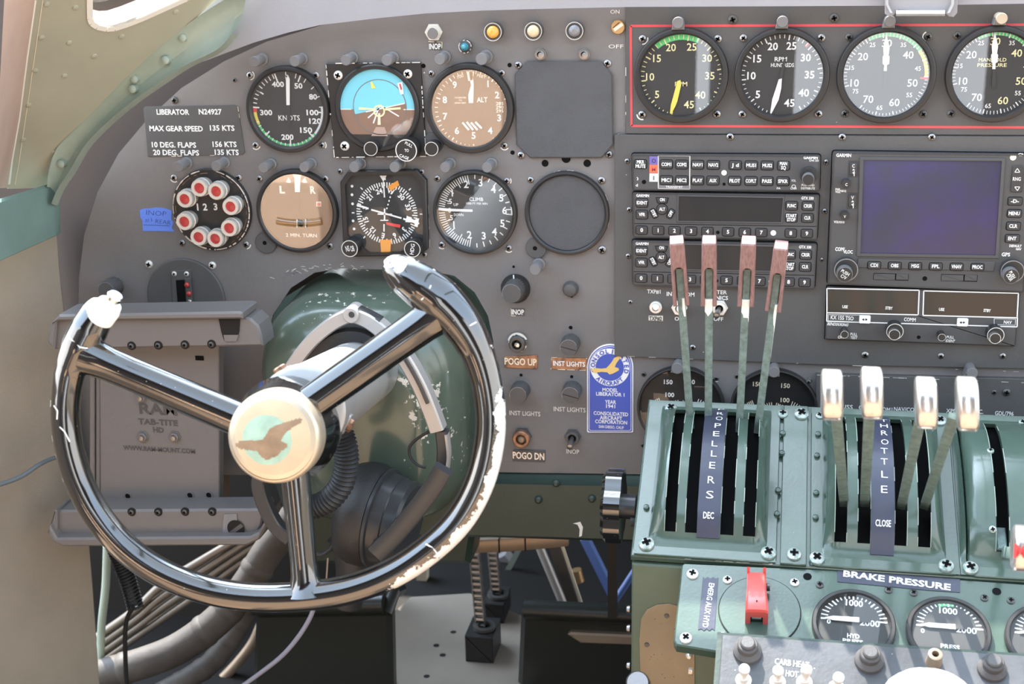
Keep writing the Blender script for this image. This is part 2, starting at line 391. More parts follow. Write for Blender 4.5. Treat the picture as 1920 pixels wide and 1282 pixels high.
# ------------------------------------------------------------------ lettering (Blender's own font, turned into flat mesh)
_tx = {}
def glyphs(s, bold):
    k = (s, bold)
    if k not in _tx:
        def conv(t):
            cu = bpy.data.curves.new('t', 'FONT'); cu.body = t; cu.offset = bold; cu.resolution_u = 2
            ob = bpy.data.objects.new('t', cu); C.objects.link(ob); dg = bpy.context.evaluated_depsgraph_get(); dg.update()
            me = ob.evaluated_get(dg).to_mesh(); vs = [(v.co.x, v.co.y) for v in me.vertices]; fs = [tuple(p.vertices) for p in me.polygons]
            ob.evaluated_get(dg).to_mesh_clear(); bpy.data.objects.remove(ob); bpy.data.curves.remove(cu); return vs, fs
        if 'cap' not in _tx: v_, _ = conv('H'); _tx['cap'] = max(y for x, y in v_)
        cap = _tx['cap']; vs, fs = conv(s)
        x0, x1 = min(x for x, y in vs), max(x for x, y in vs)
        out = [((x - (x0 + x1) / 2) / cap, y / cap - .5) for x, y in vs]
        fs = [f if area2([out[i] for i in f]) > 0 else f[::-1] for f in fs]
        _tx[k] = (out, fs, (x1 - x0) / cap)
    return _tx[k]
def text(mb, fr, s, u, v, h, cap, m='white', width=None, rot=0, bold=.012, shear=0):
    vs, fs, wd = glyphs(s, bold); kx = (width / wd) if width else cap
    c, t = math.cos(R_(rot)), math.sin(R_(rot))
    mb.add([fr.w(u + (x * kx + y * cap * shear) * c - y * cap * t, v + (x * kx + y * cap * shear) * t + y * cap * c, h) for x, y in vs], fs, m)
def T(mb, fr, s, px, py, hp, m='white', h=.0004, wp=None, rot=0, bold=.012, shear=0):
    """lettering centred on a measured spot; hp / wp are its measured cap height and width"""
    u, v = fr.uv(px, py, h); a, b = fr.sc(px, py, h)
    text(mb, fr, s, u, v, h, hp * b, m, wp * a if wp else None, rot, bold, shear)

# ------------------------------------------------------------------ things
def tag(o, label, cat, group=None, kind=None):
    if label: o['label'] = label
    if cat: o['category'] = cat
    if group: o['group'] = group
    if kind: o['kind'] = kind
    return o
def thing(name, label, cat, loc, group=None):
    o = bpy.data.objects.new(name, None); o.empty_display_size = .01; C.objects.link(o); o.location = loc; WL[o.name] = Vector(loc)
    return tag(o, label, cat, group)
def struct(o): o['kind'] = 'structure'; return o
def dup(root, shift, label):
    r = root.copy(); C.objects.link(r); r.location = root.location + Vector(shift); WL[r.name] = WL[root.name] + Vector(shift); r['label'] = label
    for ch in list(root.children):
        c = ch.copy(); C.objects.link(c); c.parent = r
        for g in list(ch.children):
            d = g.copy(); C.objects.link(d); d.parent = c
    return r

# ================================================================== THE INSTRUMENT PANEL AND ITS BACKING PLATES
def poly3(mb, fr, outer, h0, h1, m):
    """thick sheet from a measured outline that may be concave"""
    pl = pxpoly(fr, outer)
    if area2(pl) < 0: pl = pl[::-1]
    bm = bmesh.new(); vs = [bm.verts.new((x, y, 0)) for x, y in pl]; es = [bm.edges.new((vs[i], vs[(i + 1) % len(vs)])) for i in range(len(vs))]
    r = bmesh.ops.triangle_fill(bm, use_beauty=True, use_dissolve=False, edges=es); bm.verts.index_update(); n = len(pl)
    fs = []
    for f in bm.faces:
        q = [v.index for v in f.verts]
        if area2([pl[i] for i in q]) < 0: q = q[::-1]
        fs.append(tuple(q)); fs.append(tuple(i + n for i in reversed(q)))
    bm.free()
    vs = [fr.w(x, y, h1) for x, y in pl] + [fr.w(x, y, h0) for x, y in pl]
    fs += [((i + 1) % n, i, i + n, (i + 1) % n + n) for i in range(n)]
    mb.add(vs, fs, m)
def holes(mb, fr, lst, h, m='dark'):
    for x, y, r in lst:
        u, v = fr.uv(x, y, h); mb.flat(fr, circ(u, v, r * fr.sc(x, y)[0], 20), h, m)
def nicks(mb, fr, pts, h, dens=.5, wd=.0007, m='offwhite', closed=True):
    """short bare-metal nicks along an edge"""
    n = len(pts)
    for i in range(n if closed else n - 1):
        a, b = Vector(pts[i]), Vector(pts[(i + 1) % n]); L = (b - a).length; t = 0
        while t < L:
            l = random.uniform(.001, .009)
            if random.random() < dens: mb.line(fr, a.lerp(b, t / L), a.lerp(b, min(1, (t + l) / L)), wd * random.uniform(.5, 1.3), h, m)
            t += l + random.uniform(.0003, .003)

H1, H2, H3 = .0025, .0045, .0065
OUT = [(150, 890), (147, 600), (148, 520), (158, 440), (183, 360), (222, 288), (275, 225), (340, 165), (420, 115), (500, 78), (600, 48), (700, 30), (800, 15), (1000, -10), (1190, -25), (1500, -30),
       (2350, -30), (2350, 905), (1500, 893), (1200, 889), (928, 885), (926, 720), (925, 640), (915, 592), (890, 548), (852, 517), (800, 507), (640, 503), (590, 511), (545, 540), (512, 590), (500, 640), (500, 890)]
mp = thing('instrument_panel', 'large dark grey crackle painted instrument panel filling the back of the cockpit', 'panel', at(700, 885))
mb = MB(); poly3(mb, P, OUT, -.003, 0, 'panel')
holes(mb, P, [(794, 123.5, 4), (955.5, 122, 4), (961, 286, 4), (1022, 306, 6.5), (1061.5, 297, 8.5), (1101, 306, 7), (963, 500, 2.5), (1070, 614, 3.5), (977, 703, 3), (1072, 706, 3)], .0003)
for s_, x, y, h_, w_ in (('ON', 1153, 22, 7, 17), ('OFF', 1155, 87, 7, 28)): T(mb, P, s_, x, y, h_, 'offwhite', wp=w_, bold=0)
for s_, x, y, w_ in (('INST LIGHTS', 984, 775, 58), ('INST LIGHTS', 1068, 767.6, 60), ('INOP', 1074, 846.5, 24)): T(mb, P, s_, x, y, 8, 'offwhite', wp=w_)
# rubbed paint above the column opening
for k in range(90):
    x = random.choice((random.gauss(540, 12), random.gauss(600, 40), random.gauss(645, 30))); y = 503 + random.uniform(-8, 4) + (max(0, 575 - x) * .35)
    a = P.uv(x, y); l = random.uniform(.001, .006); an = random.uniform(-.5, .7)
    mb.line(P, a, (a[0] + l * math.cos(an), a[1] + l * math.sin(an)), .0004, .0003, 'lampgrey' if k % 3 else 'offwhite')
mb.build('panel_sheet', mp)
def screws(lst, root, h, m='screw'):
    for x, y, r in lst:
        s = MB(); u, v = P.uv(x, y, h); s.screw(P, u, v, r * P.sc(x, y)[0], h, m); s.build('screw', root)
screws([(328, 188, 6.5), (440, 150, 4), (1072, 128, 3)], mp, 0, 'screwdark')

EX = 1173
ep = thing('engine_gauge_panel', 'dark panel outlined in red that holds the row of large engine gauges', 'panel', at(1540, 240))
mb = MB(); mb.plate(P, pxpoly(P, [(EX, 250), (2350, 255), (2350, -30), (EX, -30)]), 0, H1, 'panel2', .0006)
a, b, c, d = pxpoly(P, [(1182.5, 48.5), (1184, 236), (2350, 240), (2350, 45)], H1)
for q, r in ((d, a), (a, b), (b, c)): mb.line(P, q, r, .0022, H1 + .0003, 'redline')
nicks(mb, P, pxpoly(P, [(EX + 1, 246), (EX + 1, 30)]), H1 + .0003, .25, .0005, closed=False)
mb.build('panel_sheet', ep)
screws([(1374, 37, 9), (1564, 34, 9)], ep, H1, 'screwdark'); screws([(1162, 254, 5)], ep, H1, 'screwdark')

rp = thing('radio_panel', 'dark grey sheet panel carrying the radio stack below the engine gauges', 'panel', at(1540, 680))
mb = MB(); mb.plate(P, pxpoly(P, [(1153, 251), (2350, 256), (2350, 697), (1540, 681), (1153, 665)]), 0, H2, 'panel2', .0005)
nicks(mb, P, pxpoly(P, [(1154, 664), (1540, 680), (1920, 694)]), H2 + .0002, .15, .0004, closed=False)
for s_, x, y, h_, w_ in (('TXP#1', 1226, 546.5, 7, 25), ('INTERCOM', 1276, 551.5, 7.5, 52), ('MASTER', 1343, 547.5, 7, 40), ('AVIONICS', 1341, 558, 7, 48), ('OFF', 1274, 597.5, 7, 18), ('OFF', 1347, 598, 7, 18)):
    T(mb, P, s_, x, y, h_, 'white', H2 + .0004, w_)
mb.build('panel_sheet', rp)
screws([(1176, 302, 5), (1180, 393, 5), (1178, 480, 5), (1299, 651, 5.5), (1549, 304, 5.5), (1546, 396, 5.5), (1541, 487, 4), (1369, 256.5, 7), (1579, 257, 7), (1747, 257, 7), (1622, 665, 7), (1764, 667, 6), (1880, 667, 6), (1182, 566, 4)], rp, H2, 'screw')

lp = thing('breaker_label_panel', 'narrow black lettered strip panel behind the throttle knobs', 'panel', at(1700, 800))
mb = MB(); mb.plate(P, pxpoly(P, [(1530, 698), (2350, 716), (2350, 812), (1530, 800)]), 0, H2 + .0015, 'panel2', .0005)
nicks(mb, P, pxpoly(P, [(1532, 699), (1760, 707), (1988, 716)]), H2 + .0018, .55, .0005, closed=False)
for s_, x, y, w_ in (('BUSS', 1585, 762.5, 28), ('GPS', 1620, 764, 20), ('COM1', 1660, 767.5, 26), ('NAV/COM', 1699, 767.5, 46), ('1', 1757, 770.5, 3), ('XPDR', 1788, 770.5, 28), ('ENC.', 1833, 771.5, 22), ('GDL/796', 1883, 775, 35)):
    T(mb, P, s_, x, y, 7.5, 'white', H2 + .0020, w_)
mb.build('panel_sheet', lp)
screws([(1516, 716, 5), (1887, 735, 8), (1864, 735, 5)], lp, H2 + .0015, 'screwdark')

# ================================================================== ROUND GAUGES
def gauge(name, label, cx, cy, rpx, base=0.0, ri=.87, screws_=(), sm='screw', deep=.0075, group=None, cat='gauge', bez='bezel', dialm='dial', lug=None, glass='glass', hd=.0015):
    u, v = P.uv(cx, cy, base + deep); r = rpx * sum(P.sc(cx, cy, base + deep)) / 2
    root = thing(name, label, cat, P.w(u, v - r, base), group)
    b = MB(); b.lathe(P, u, v, [(r, base), (r, base + deep * .72), (r * .985, base + deep * .94), (r * .955, base + deep), (r * (ri + .035), base + deep), (r * ri, base + deep * .8), (r * (ri - .012), base + hd)], bez, 64, cap=(False, False))
    if lug:
        lu, lv = P.uv(lug[0], lug[1], base); b.plate(P, circ(lu, lv, lug[2] * P.sc(cx, cy)[0], 20), base, base + .003, 'panel2', .0006)
        b.flat(P, circ(lu - .001, lv, .0022, 14), base + .0032, 'dark')
    b.build('bezel', root)
    d = MB(); d.flat(P, circ(u, v, r * (ri - .008), 56), base + hd, dialm)
    g = MB(); g.flat(P, circ(u, v, r * (ri + .004), 48), base + deep * .80, glass)
    for q in screws_:
        s = MB(); rr = q[2] if len(q) > 2 else 6; h = q[3] if len(q) > 3 else base
        s.screw(P, *P.uv(q[0], q[1], h), rr * P.sc(cx, cy)[0], h, sm)
        if random.random() < .45:
            su, sv = P.uv(q[0], q[1], h); aa = random.uniform(0, 360); s.arc(P, su, sv, rr * 1.1 * P.sc(cx, cy)[0], rr * 1.45 * P.sc(cx, cy)[0], aa, aa + random.uniform(60, 150), h + .0003, 'offwhite')
        s.build('screw', root)
    class G: pass
    G.root, G.u, G.v, G.r, G.h, G.d, G.g, G.px = root, u, v, r, base + hd + .0003, d, g, P.sc(cx, cy)[0]
    G.hn = base + deep * .5
    return G
def gdone(G, glass=True):
    G.d.build('dial_face', G.root, smooth=0)
    if glass: G.g.build('cover_glass', G.root, smooth=0)
def num(G, lst, hp, m='white', bold=.02, wpc=None):
    for s_, x, y in lst: T(G.d, P, s_, x, y, hp, m, G.h + .0001, wpc * len(s_) if wpc and len(s_) > 1 else None, bold=bold)
def needle(G, pts, m, tail=None, name='needle'):
    n = MB(); pl = pxpoly(P, pts, G.hn); n.plate(P, pl, G.hn - .0006, G.hn, m)
    if tail: n.plate(P, pxpoly(P, tail, G.hn), G.hn - .0006, G.hn - .0001, 'dial')
    return n.build(name, G.root, smooth=0)

# ---- airspeed
G = gauge('airspeed_gauge', 'round airspeed gauge lettered KNOTS with green and white arcs', 537, 206, 79.5, screws_=[(469, 141), (593, 141), (480, 272), (604, 272)], lug=None)
cu, cv = P.uv(540.5, 206, G.h); k = G.px
for ra, rb, a0, a1, m in ((61, 69, 5, -42, 'white'), (61, 69, -42, -156, 'green_arc'), (60, 69, -156, -176, 'yellow'), (59, 69, -176, -183, 'red')): G.d.arc(P, cu, cv, ra * k, rb * k, a0, a1, G.h, m)
G.d.ticks(P, cu, cv, 58 * k, 67 * k, 90, 5, 5, 1.6 * k, G.h + .0001, 'white'); G.d.ticks(P, cu, cv, 54 * k, 67 * k, 66, 66, 0, 2.4 * k, G.h + .0001, 'white')
G.d.ticks(P, cu, cv, 60 * k, 69 * k, -46, -160, 15, 1.8 * k, G.h + .0002, 'white'); G.d.ticks(P, cu, cv, 53 * k, 69 * k, -90, -90, 0, 2.4 * k, G.h + .0002, 'white')
G.d.ticks(P, cu, cv, 59 * k, 69 * k, 176, 112, 9, 1.8 * k, G.h + .0001, 'white'); G.d.ticks(P, cu, cv, 52 * k, 67 * k, 148, 108, 1, 2.6 * k, G.h + .0001, 'white')
for a in (-4, -48, -135, -184): G.d.ticks(P, cu, cv, 54 * k, 68 * k, a, a, 0, 2.4 * k, G.h + .0002, 'white')
num(G, [('0', 538, 145), ('50', 559.6, 161), ('80', 587, 181.5), ('100', 586, 211), ('120', 591, 227), ('150', 574, 244), ('200', 539, 257), ('300', 499, 211), ('400', 521, 158)], 9.5, wpc=7.6, bold=.03)
T(G.d, P, 'KNOTS', 542, 221, 9.5, 'white', G.h, 40)
needle(G, [(537, 197), (543, 197), (543, 148), (540, 141), (536, 148)], 'white', [(538, 236), (545, 236), (543, 197), (537, 197)])
gdone(G)

# ---- artificial horizon, square case
u, v = P.uv(706, 203.5, .007); k = P.sc(706, 203)[0]; hz = thing('attitude_indicator', 'square cased horizon instrument with light blue sky over brown ground', 'gauge', P.w(u, v - .05))
sq = pxpoly(P, [(611, 119), (788, 117), (799, 293), (627, 295)], .004)
mb = MB(); mb.plate(P, sq, 0, .004, 'bezel', .0006); nicks(mb, P, sq, .0041, .6, .0009)
mb.lathe(P, u, v, [(78.5 * k, .004), (78.5 * k, .0062), (76 * k, .0075), (70.5 * k, .0075), (69 * k, .0045)], 'bezel', 56, cap=(False, False))
mb.build('case_front', hz, smooth=30)
mb = MB(); u2, v2 = P.uv(707.5, 203, .0046); hy = P.uv(707, 205, .0046)[1] - v2; R1 = 69.5 * k
th = [i * PI / 40 for i in range(81)]; full = [(R1 * math.cos(a), R1 * math.sin(a)) for a in th]
low = P.uv(707, 252, .0046)[1] - v2
top_ = [(x, max(y, hy)) for x, y in full]; bot_ = [(x, max(min(y, hy), low)) for x, y in full]
mb.flat(P, [(u2 + x, v2 + y) for x, y in full], .0043, 'bezel')
mb.flat(P, [(u2 + x, v2 + y) for x, y in top_], .0046, 'cyan'); mb.flat(P, [(u2 + x, v2 + y) for x, y in bot_], .0047, 'brown')
for sx_ in (-1, 1): mb.line(P, (u2 + sx_ * R1 * .99, v2 + hy), (u2 + sx_ * R1 * .70, v2 + hy), 1.4 * k, .0049, 'white')
mb.build('sky_and_ground_ring', hz, smooth=0)
mb = MB(); u3, v3 = P.uv(712, 201, .005); R2 = 48.5 * k; tl = R_(12)
mb.lathe(P, u3, v3, [(R2 * 1.03, .0046), (R2 * 1.03, .0050), (R2, .0050)], 'lampgrey', 48, cap=(False, False))
disc = [(R2 * math.cos(a), R2 * math.sin(a)) for a in th]
def cutline(p): return -.0015 + math.tan(tl) * p[0]
mb.flat(P, [(u3 + x, v3 + max(y, cutline((x, y)))) for x, y in disc], .0049, 'cyan'); mb.flat(P, [(u3 + x, v3 + min(y, cutline((x, y)))) for x, y in disc], .0048, 'brown')
mb.line(P, (u3 - R2 * .55, v3 + cutline((-R2 * .55, 0))), (u3 + R2 * .96, v3 + cutline((R2 * .96, 0))), 2 * k, .0051, 'white')
for (xa, ya), (xb, yb) in (((700, 231), (712, 197)), ((713, 197), (748, 218)), ((690, 221), (711, 203))): mb.line(P, P.uv(xa, ya, .005), P.uv(xb, yb, .005), 2.4 * k, .0051, 'white')
mb.arc(P, *P.uv(711, 208, .005), 8 * k, 11 * k, 0, 359, .0052, 'paleyellow')
mb.flat(P, pxpoly(P, [(696, 255), (727, 255), (721, 238), (705, 238)], .005), .0050, 'pink'); mb.flat(P, pxpoly(P, [(708, 234), (714, 234), (713, 212), (709, 212)], .005), .0053, 'cream')
mb.build('tilting_disc', hz, smooth=0)
mb = MB()
mb.plate(P, pxpoly(P, [(673, 201), (700, 203), (700, 206), (673, 206)], .0055), .0052, .0056, 'paleyellow'); mb.plate(P, pxpoly(P, [(722, 203), (751, 201), (751, 205), (722, 207)], .0055), .0052, .0056, 'paleyellow')
mb.flat(P, pxpoly(P, [(695, 154), (698, 153), (705, 165), (697, 166)], .005), .0056, 'yellow')
mb.flat(P, pxpoly(P, [(745, 156), (755, 153), (757, 176), (751, 177)], .005), .0056, 'white'); mb.line(P, P.uv(750, 157, .005), P.uv(753, 168, .005), 3 * k, .0057, 'redline')
mb.build('miniature_aircraft', hz, smooth=0)
mb = MB(); mb.flat(P, circ(u2, v2, R1, 40), .0066, 'glass_dull'); mb.build('cover_glass', hz, smooth=0)
screws([(634.6, 141, 8.5), (765, 138.5, 8.5), (647, 273.5, 8.5)], hz, .004, 'screwwhite')
def facedknob(px, py, rp, h0, h1, root, rim='offwhite', face='bezel', words=(), name='knob', m='bezel', flute=.0, rot=0):
    """a knob standing out of the panel, measured on its front face"""
    s = MB(); u, v = P.uv(px, py, h1); r = rp * P.sc(px, py, h1)[0]
    s.lathe(P, u, v, [(r * .96, h0), (r, h0 + .001), (r, h1 - .0006), (r * .95, h1)], m, 36, (flute, 1, 2) if flute else None)
    if rim: s.arc(P, u, v, r * .90, r * .985, 0, 360, h1 + .0001, rim, 36)
    if face != m: s.flat(P, circ(u, v, r * .9, 28), h1 + .0001, face)
    for w_, dx, dy, hp, wp, ro in words: T(s, P, w_, px + dx, py + dy, hp, 'white', h1 + .0003, wp, ro)
    return s.build(name, root)
facedknob(695, 279, 13, .004, .016, hz)
facedknob(761.5, 282, 20.5, .004, .022, hz, words=[('PULL', 5, -11, 5.5, 15, -28), ('TO', 1, 0, 5.5, 8, 0), ('CAGE', -4, 12, 5.5, 18, -20)], name='cage_knob')

# ---- altimeter
G = gauge('altimeter', 'round altimeter lettered ALT whose dial reflects warm tan', 879, 204, 84, ri=.85, screws_=[(809, 138), (941, 137), (946, 273)], lug=(812, 268, 20), glass='glass')
cu, cv = P.uv(886, 206, G.h); k = G.px
for i in range(50):
    a = 90 - i * 7.2; big = i % 5 == 0
    G.d.ticks(P, cu, cv, (63 if big else 65) * k, 71 * k, a, a, 0, (2.2 if big else 1.3) * k, G.h, 'white')
num(G, [('1', 915, 157), ('2', 932, 178), ('3', 936, 221), ('4', 919, 245), ('5', 888, 254), ('6', 856.6, 245), ('7', 834.6, 218), ('8', 834, 187), ('9', 852.5, 159)], 12, wpc=8, bold=.02)
T(G.d, P, 'ALT', 904, 187, 9, 'white', G.h, 20)
for y, s_ in ((194, '285'), (201, '290'), (208, '295')): T(G.d, P, s_, 937, y, 5.5, 'offwhite', G.h, 14)
G.d.flat(P, pxpoly(P, [(867, 233), (876, 221), (898, 222), (905, 237), (893, 244), (873, 241)], G.h), G.h, 'dial')
for i in range(4): G.d.line(P, P.uv(868 + i * 8, 229 - (i % 2)), P.uv(880 + i * 8, 243 - 3 * (i == 3)), 3.6 * k, G.h + .0002, 'white')
for y in (183, 188, 193): T(G.d, P, 'CALIBRATED' if y < 185 else ('TO' if y < 190 else '20000 FEET'), 863, y, 2.6, 'offwhite', G.h, 22 if y != 188 else 6)
T(G.d, P, '100', 863, 143, 6, 'offwhite', G.h, 12, 20); T(G.d, P, 'FEET', 903, 143, 5, 'offwhite', G.h, 17, -15)
needle(G, [(879, 193), (887, 193), (888, 160), (886, 133), (879, 133), (883, 160), (878, 178)], 'white', name='long_needle')
needle(G, [(878, 152), (886, 150), (889, 134), (875, 134)], 'offwhite', name='short_needle')
gdone(G); facedknob(809, 279, 13, .003, .018, G.root, name='setting_knob')

# ---- blanking plates
bl = thing('square_blanking_plate', 'square black crinkle blanking plate with cut corners beside the altimeter', 'blanking plate', at(1058, 293))
oc = pxpoly(P, [(990, 118), (1124, 118), (1145, 141), (1147, 269), (1127, 293), (995, 293), (971, 270), (968, 141)], .003)
mb = MB(); mb.plate(P, oc, 0, .002, 'bezel', .0004); mb.plate(P, inset(oc, .0016), .002, .0038, 'crinkle', .0012); nicks(mb, P, inset(oc, .0004), .0022, .7, .0010); mb.build('plate', bl)
screws([(972, 122, 7), (1139, 119, 7.5), (977, 291, 7), (1142, 289.5, 7)], bl, 0)
G = gauge('round_blanking_plate', 'round black crinkle blanking cap below the square blanking plate', 1062, 401, 79, ri=.90, dialm='crinkle', cat='blanking plate', screws_=[(995, 337), (1128, 338, 7), (1129, 468, 8)], lug=(1006, 464, 20), deep=.006, hd=.0025)
nicks(G.d, P, circ(G.u, G.v, G.r * 1.0, 40), .0003, .15, .0006); gdone(G, False)

# ---- ring of eight indicator lights
G = gauge('light_ring_indicator', 'round indicator holding a ring of eight red lights and numbers 1 2 3', 396, 394, 75, ri=.95, bez='bezel', dialm='bezel', deep=.004, hd=.003, screws_=[(327, 333), (448, 333), (342, 455), (462, 458)], cat='indicator')
nicks(G.d, P, circ(G.u, G.v, G.r * .965, 60), .0046, .75, .0011, 'lampring'); nicks(G.d, P, circ(G.u, G.v, G.r * .90, 60), .0046, .5, .0006, 'brown')
num(G, [('1', 370.5, 388), ('2', 384.5, 388), ('3', 404, 387.5)], 12, bold=.03)
gdone(G, False)
for x, y in ((373, 353), (404.6, 359), (431.7, 387.7), (429, 428), (403, 448), (371.7, 445), (345, 416), (345.6, 373.7)):
    h = .019; u, v = P.uv(x, y, h); k = P.sc(x, y, h)[0]
    s = MB(); s.lathe(P, u, v, [(14.5 * k, .003), (14.5 * k, .009), (16.5 * k, .0092), (16.5 * k, .012), (15.4 * k, .0122), (15.6 * k, h - .0015), (14.5 * k, h), (9.6 * k, h), (9.2 * k, h - .0012)], 'lampring', 28, cap=(False, False))
    o = s.build('indicator_light', G.root)
    s = MB(); s.lathe(P, u, v, [(9.5 * k, h - .0014), (7 * k, h - .0009), (3 * k, h - .0006)], 'lens', 20, cap=(False, True)); s.build('red_lens', o)

# ---- turn and bank
G = gauge('turn_and_bank_gauge', 'turn and bank gauge with L and R marks and curved ball tube', 555, 397, 77, ri=.885, screws_=[(487, 335), (610.5, 335), (619, 461)], lug=(500, 454, 20))
for s_, x, y in (('L', 529, 355.5), ('R', 586.5, 356)): T(G.d, P, s_, x, y, 13, 'white', G.h, 10, bold=.04)
for pl in ([(536, 341), (541, 332), (546, 341), (543, 343), (538, 342)], [(565, 341), (572, 332), (576, 342), (571, 343)]): G.d.flat(P, pxpoly(P, pl, G.h), G.h, 'white')
T(G.d, P, '2 MIN. TURN', 565, 441, 6, 'white', G.h, 58)
G.d.flat(P, pxpoly(P, [(593, 378), (602, 378), (602, 387), (593, 387)], G.h), G.h, 'offwhite'); G.d.flat(P, pxpoly(P, [(595, 380), (601, 380), (601, 386), (595, 386)], G.h), G.h + .0002, 'lens')
needle(G, [(553, 360), (562, 360), (563, 334), (566, 326), (548, 326), (552, 334)], 'white', [(556, 396), (560, 396), (561, 360), (554, 360)])
arcp = [P.at(x, 418 + ((x - 564) / 44) ** 2 * -5, .0045) for x in range(520, 609, 6)]
s = MB(); s.tube(arcp, 7.5 * G.px, 'tube_glass', 12); tb = s.build('slip_tube', G.root)
s = MB(); s.ball(P.at(565, 418, .0045), 6.6 * G.px, 'bezel', 12); s.build('ball', tb)
s = MB()
for x in (557, 573): s.tube([P.at(x, 411, .0072), P.at(x, 426, .0072)], .0007, 'white', 6)
s.build('centre_wire', tb); gdone(G)

# ---- horizontal situation indicator
hs = thing('heading_indicator', 'square framed compass heading instrument with rotated card and orange bug', 'gauge', at(722, 480))
oc = pxpoly(P, [(653, 320), (781, 318), (799, 338), (803, 466), (786, 479), (661, 481), (644, 462), (638, 341)], .006)
ic = pxpoly(P, [(660, 328), (775, 326), (791, 343), (794, 449), (774, 472), (692, 474), (652, 441), (647, 346)], .006)
mb = MB(); mb.ringplate(P, oc, ic, 0, .007, 'bezel', .001); nicks(mb, P, oc, .0005, .2, .0006); mb.build('bezel', hs, smooth=30)
mb = MB(); mb.flat(P, ic, .0010, 'dial'); hu, hv = P.uv(725.5, 400, .0012); k = P.sc(725, 400)[0]
for i in range(72):
    a = 77 + i * 5; mb.ticks(P, hu, hv, (50 if i % 2 else 47) * k, 57 * k, a, a, 0, 2.0 * k, .0014, 'white')
for i in range(8): mb.ticks(P, hu, hv, 61 * k, 66 * k, 45 * i, 45 * i, 0, 2 * k, .0014, 'white')
for s_, a in (('24', 107), ('21', 137), ('S', 167), ('15', 197), ('12', 227), ('E', 257), ('6', 287), ('3', 317), ('N', 347), ('33', 17), ('30', 47), ('W', 77)):
    text(mb, P, s_, hu + 42 * k * math.cos(R_(a)), hv + 42 * k * math.sin(R_(a)), .0014, 8.5 * k, 'white', None, a - 90, .03)
mb.flat(P, pxpoly(P, [(712, 329), (725, 329), (719, 341)], .0014), .0016, 'white'); mb.line(P, P.uv(719, 341, .0014), P.uv(721, 370, .0014), 2.4 * k, .0016, 'white')
mb.flat(P, pxpoly(P, [(727, 349), (746, 338), (749, 347), (733, 358)], .0014), .0018, 'orange')
for x, y in ((660, 349), (660, 365), (661, 382), (662, 414), (664, 429)): mb.flat(P, circ(*P.uv(x, y, .0014), 2.6 * k, 10), .0014, 'white')
mb.build('compass_card', hs, smooth=0)
mb = MB()
for a_, b_, w_ in (((669, 384), (691, 391), 3.4), ((696, 393), (753, 409), 3.0), ((756, 410), (786, 419), 3.4)): mb.line(P, P.uv(*a_, .003), P.uv(*b_, .003), w_ * k, .003, 'white')
mb.flat(P, pxpoly(P, [(763, 404), (786, 418), (760, 416)], .003), .0032, 'white'); mb.flat(P, pxpoly(P, [(778, 411), (786, 409), (783, 426), (777, 424)], .003), .0031, 'white')
for t in range(5): mb.line(P, P.uv(734 - t * 2.0, 361 + t * 7, .003), P.uv(733 - t * 2.0, 364 + t * 7, .003), 2.2 * k, .003, 'white')
mb.line(P, P.uv(720, 420, .003), P.uv(720, 434, .003), 2.4 * k, .003, 'white'); mb.line(P, P.uv(713, 413, .003), P.uv(728, 413, .003), 2 * k, .003, 'white')
mb.build('course_pointer', hs, smooth=0)
mb = MB(); mb.line(P, P.uv(708, 401, .0035), P.uv(735, 402, .0035), 2.6 * k, .0035, 'white'); mb.line(P, P.uv(721, 391, .0035), P.uv(721, 414, .0035), 2.6 * k, .0035, 'white'); mb.build('aircraft_symbol', hs, smooth=0)
mb = MB(); mb.flat(P, pxpoly(P, [(724, 416), (751, 421), (750, 427), (725, 421)], .003), .0034, 'red'); mb.build('warning_flag', hs, smooth=0)
mb = MB(); mb.flat(P, pxpoly(P, [(713, 449), (734, 449), (732, 474), (715, 474)], .003), .0036, 'orange'); mb.build('orange_tab', hs, smooth=0)
mb = MB(); mb.flat(P, ic, .0052, 'glass_dull'); mb.build('cover_glass', hs, smooth=0)
screws([(638, 321, 5), (791, 322, 5), (796, 477, 5)], hs, 0)
facedknob(655.5, 466, 15.5, .002, .020, hs, words=[('NS', -4, 0, 10, 7, 12), ('OB', 5, 0, 10, 7, 12)], name='knob')
facedknob(773, 467, 15.5, .002, .020, hs, words=[('HDG', 0, 0, 7, 20, 80)], name='knob')

# ---- rate of climb
G = gauge('vertical_speed_gauge', 'round rate gauge lettered CLIMB with white needle pointing left to zero', 889, 400, 79, ri=.90, screws_=[(820, 334.5), (950.5, 339), (829, 458.5), (954, 465)])
cu, cv = P.uv(890, 396, G.h); k = G.px
for i in range(0, 21):
    for sg in (1, -1): G.d.ticks(P, cu, cv, (56 if i % 5 else 50) * k, 68 * k, 180 - sg * i * 4.0, 180 - sg * i * 4.0, 0, 1.7 * k, G.h, 'white')
for i in range(1, 9):
    for sg in (1, -1): G.d.ticks(P, cu, cv, (60 if i % 2 else 58) * k, 68 * k, 100 * sg - sg * i * 12, 100 * sg - sg * i * 12, 0, 2 * k, G.h, 'white')
num(G, [('2', 874, 345.5), ('3', 901, 342.5), ('4', 925, 355), ('5', 940, 371), ('6', 946, 394.5), ('5', 942, 418.5), ('4', 927, 434.5), ('3', 907, 442), ('2', 880, 440)], 13, wpc=9.5, bold=.02)
num(G, [('1', 848, 362), ('1', 851, 421)], 12); num(G, [('.5', 843, 377.5), ('0', 843, 394), ('.5', 845, 408)], 9)
T(G.d, P, 'I', 961, 395, 13, 'white', G.h, 6, bold=.02); G.d.line(P, P.uv(957, 388), P.uv(966, 388), 1.6 * k, G.h, 'white'); G.d.line(P, P.uv(957, 402), P.uv(966, 402), 1.6 * k, G.h, 'white')
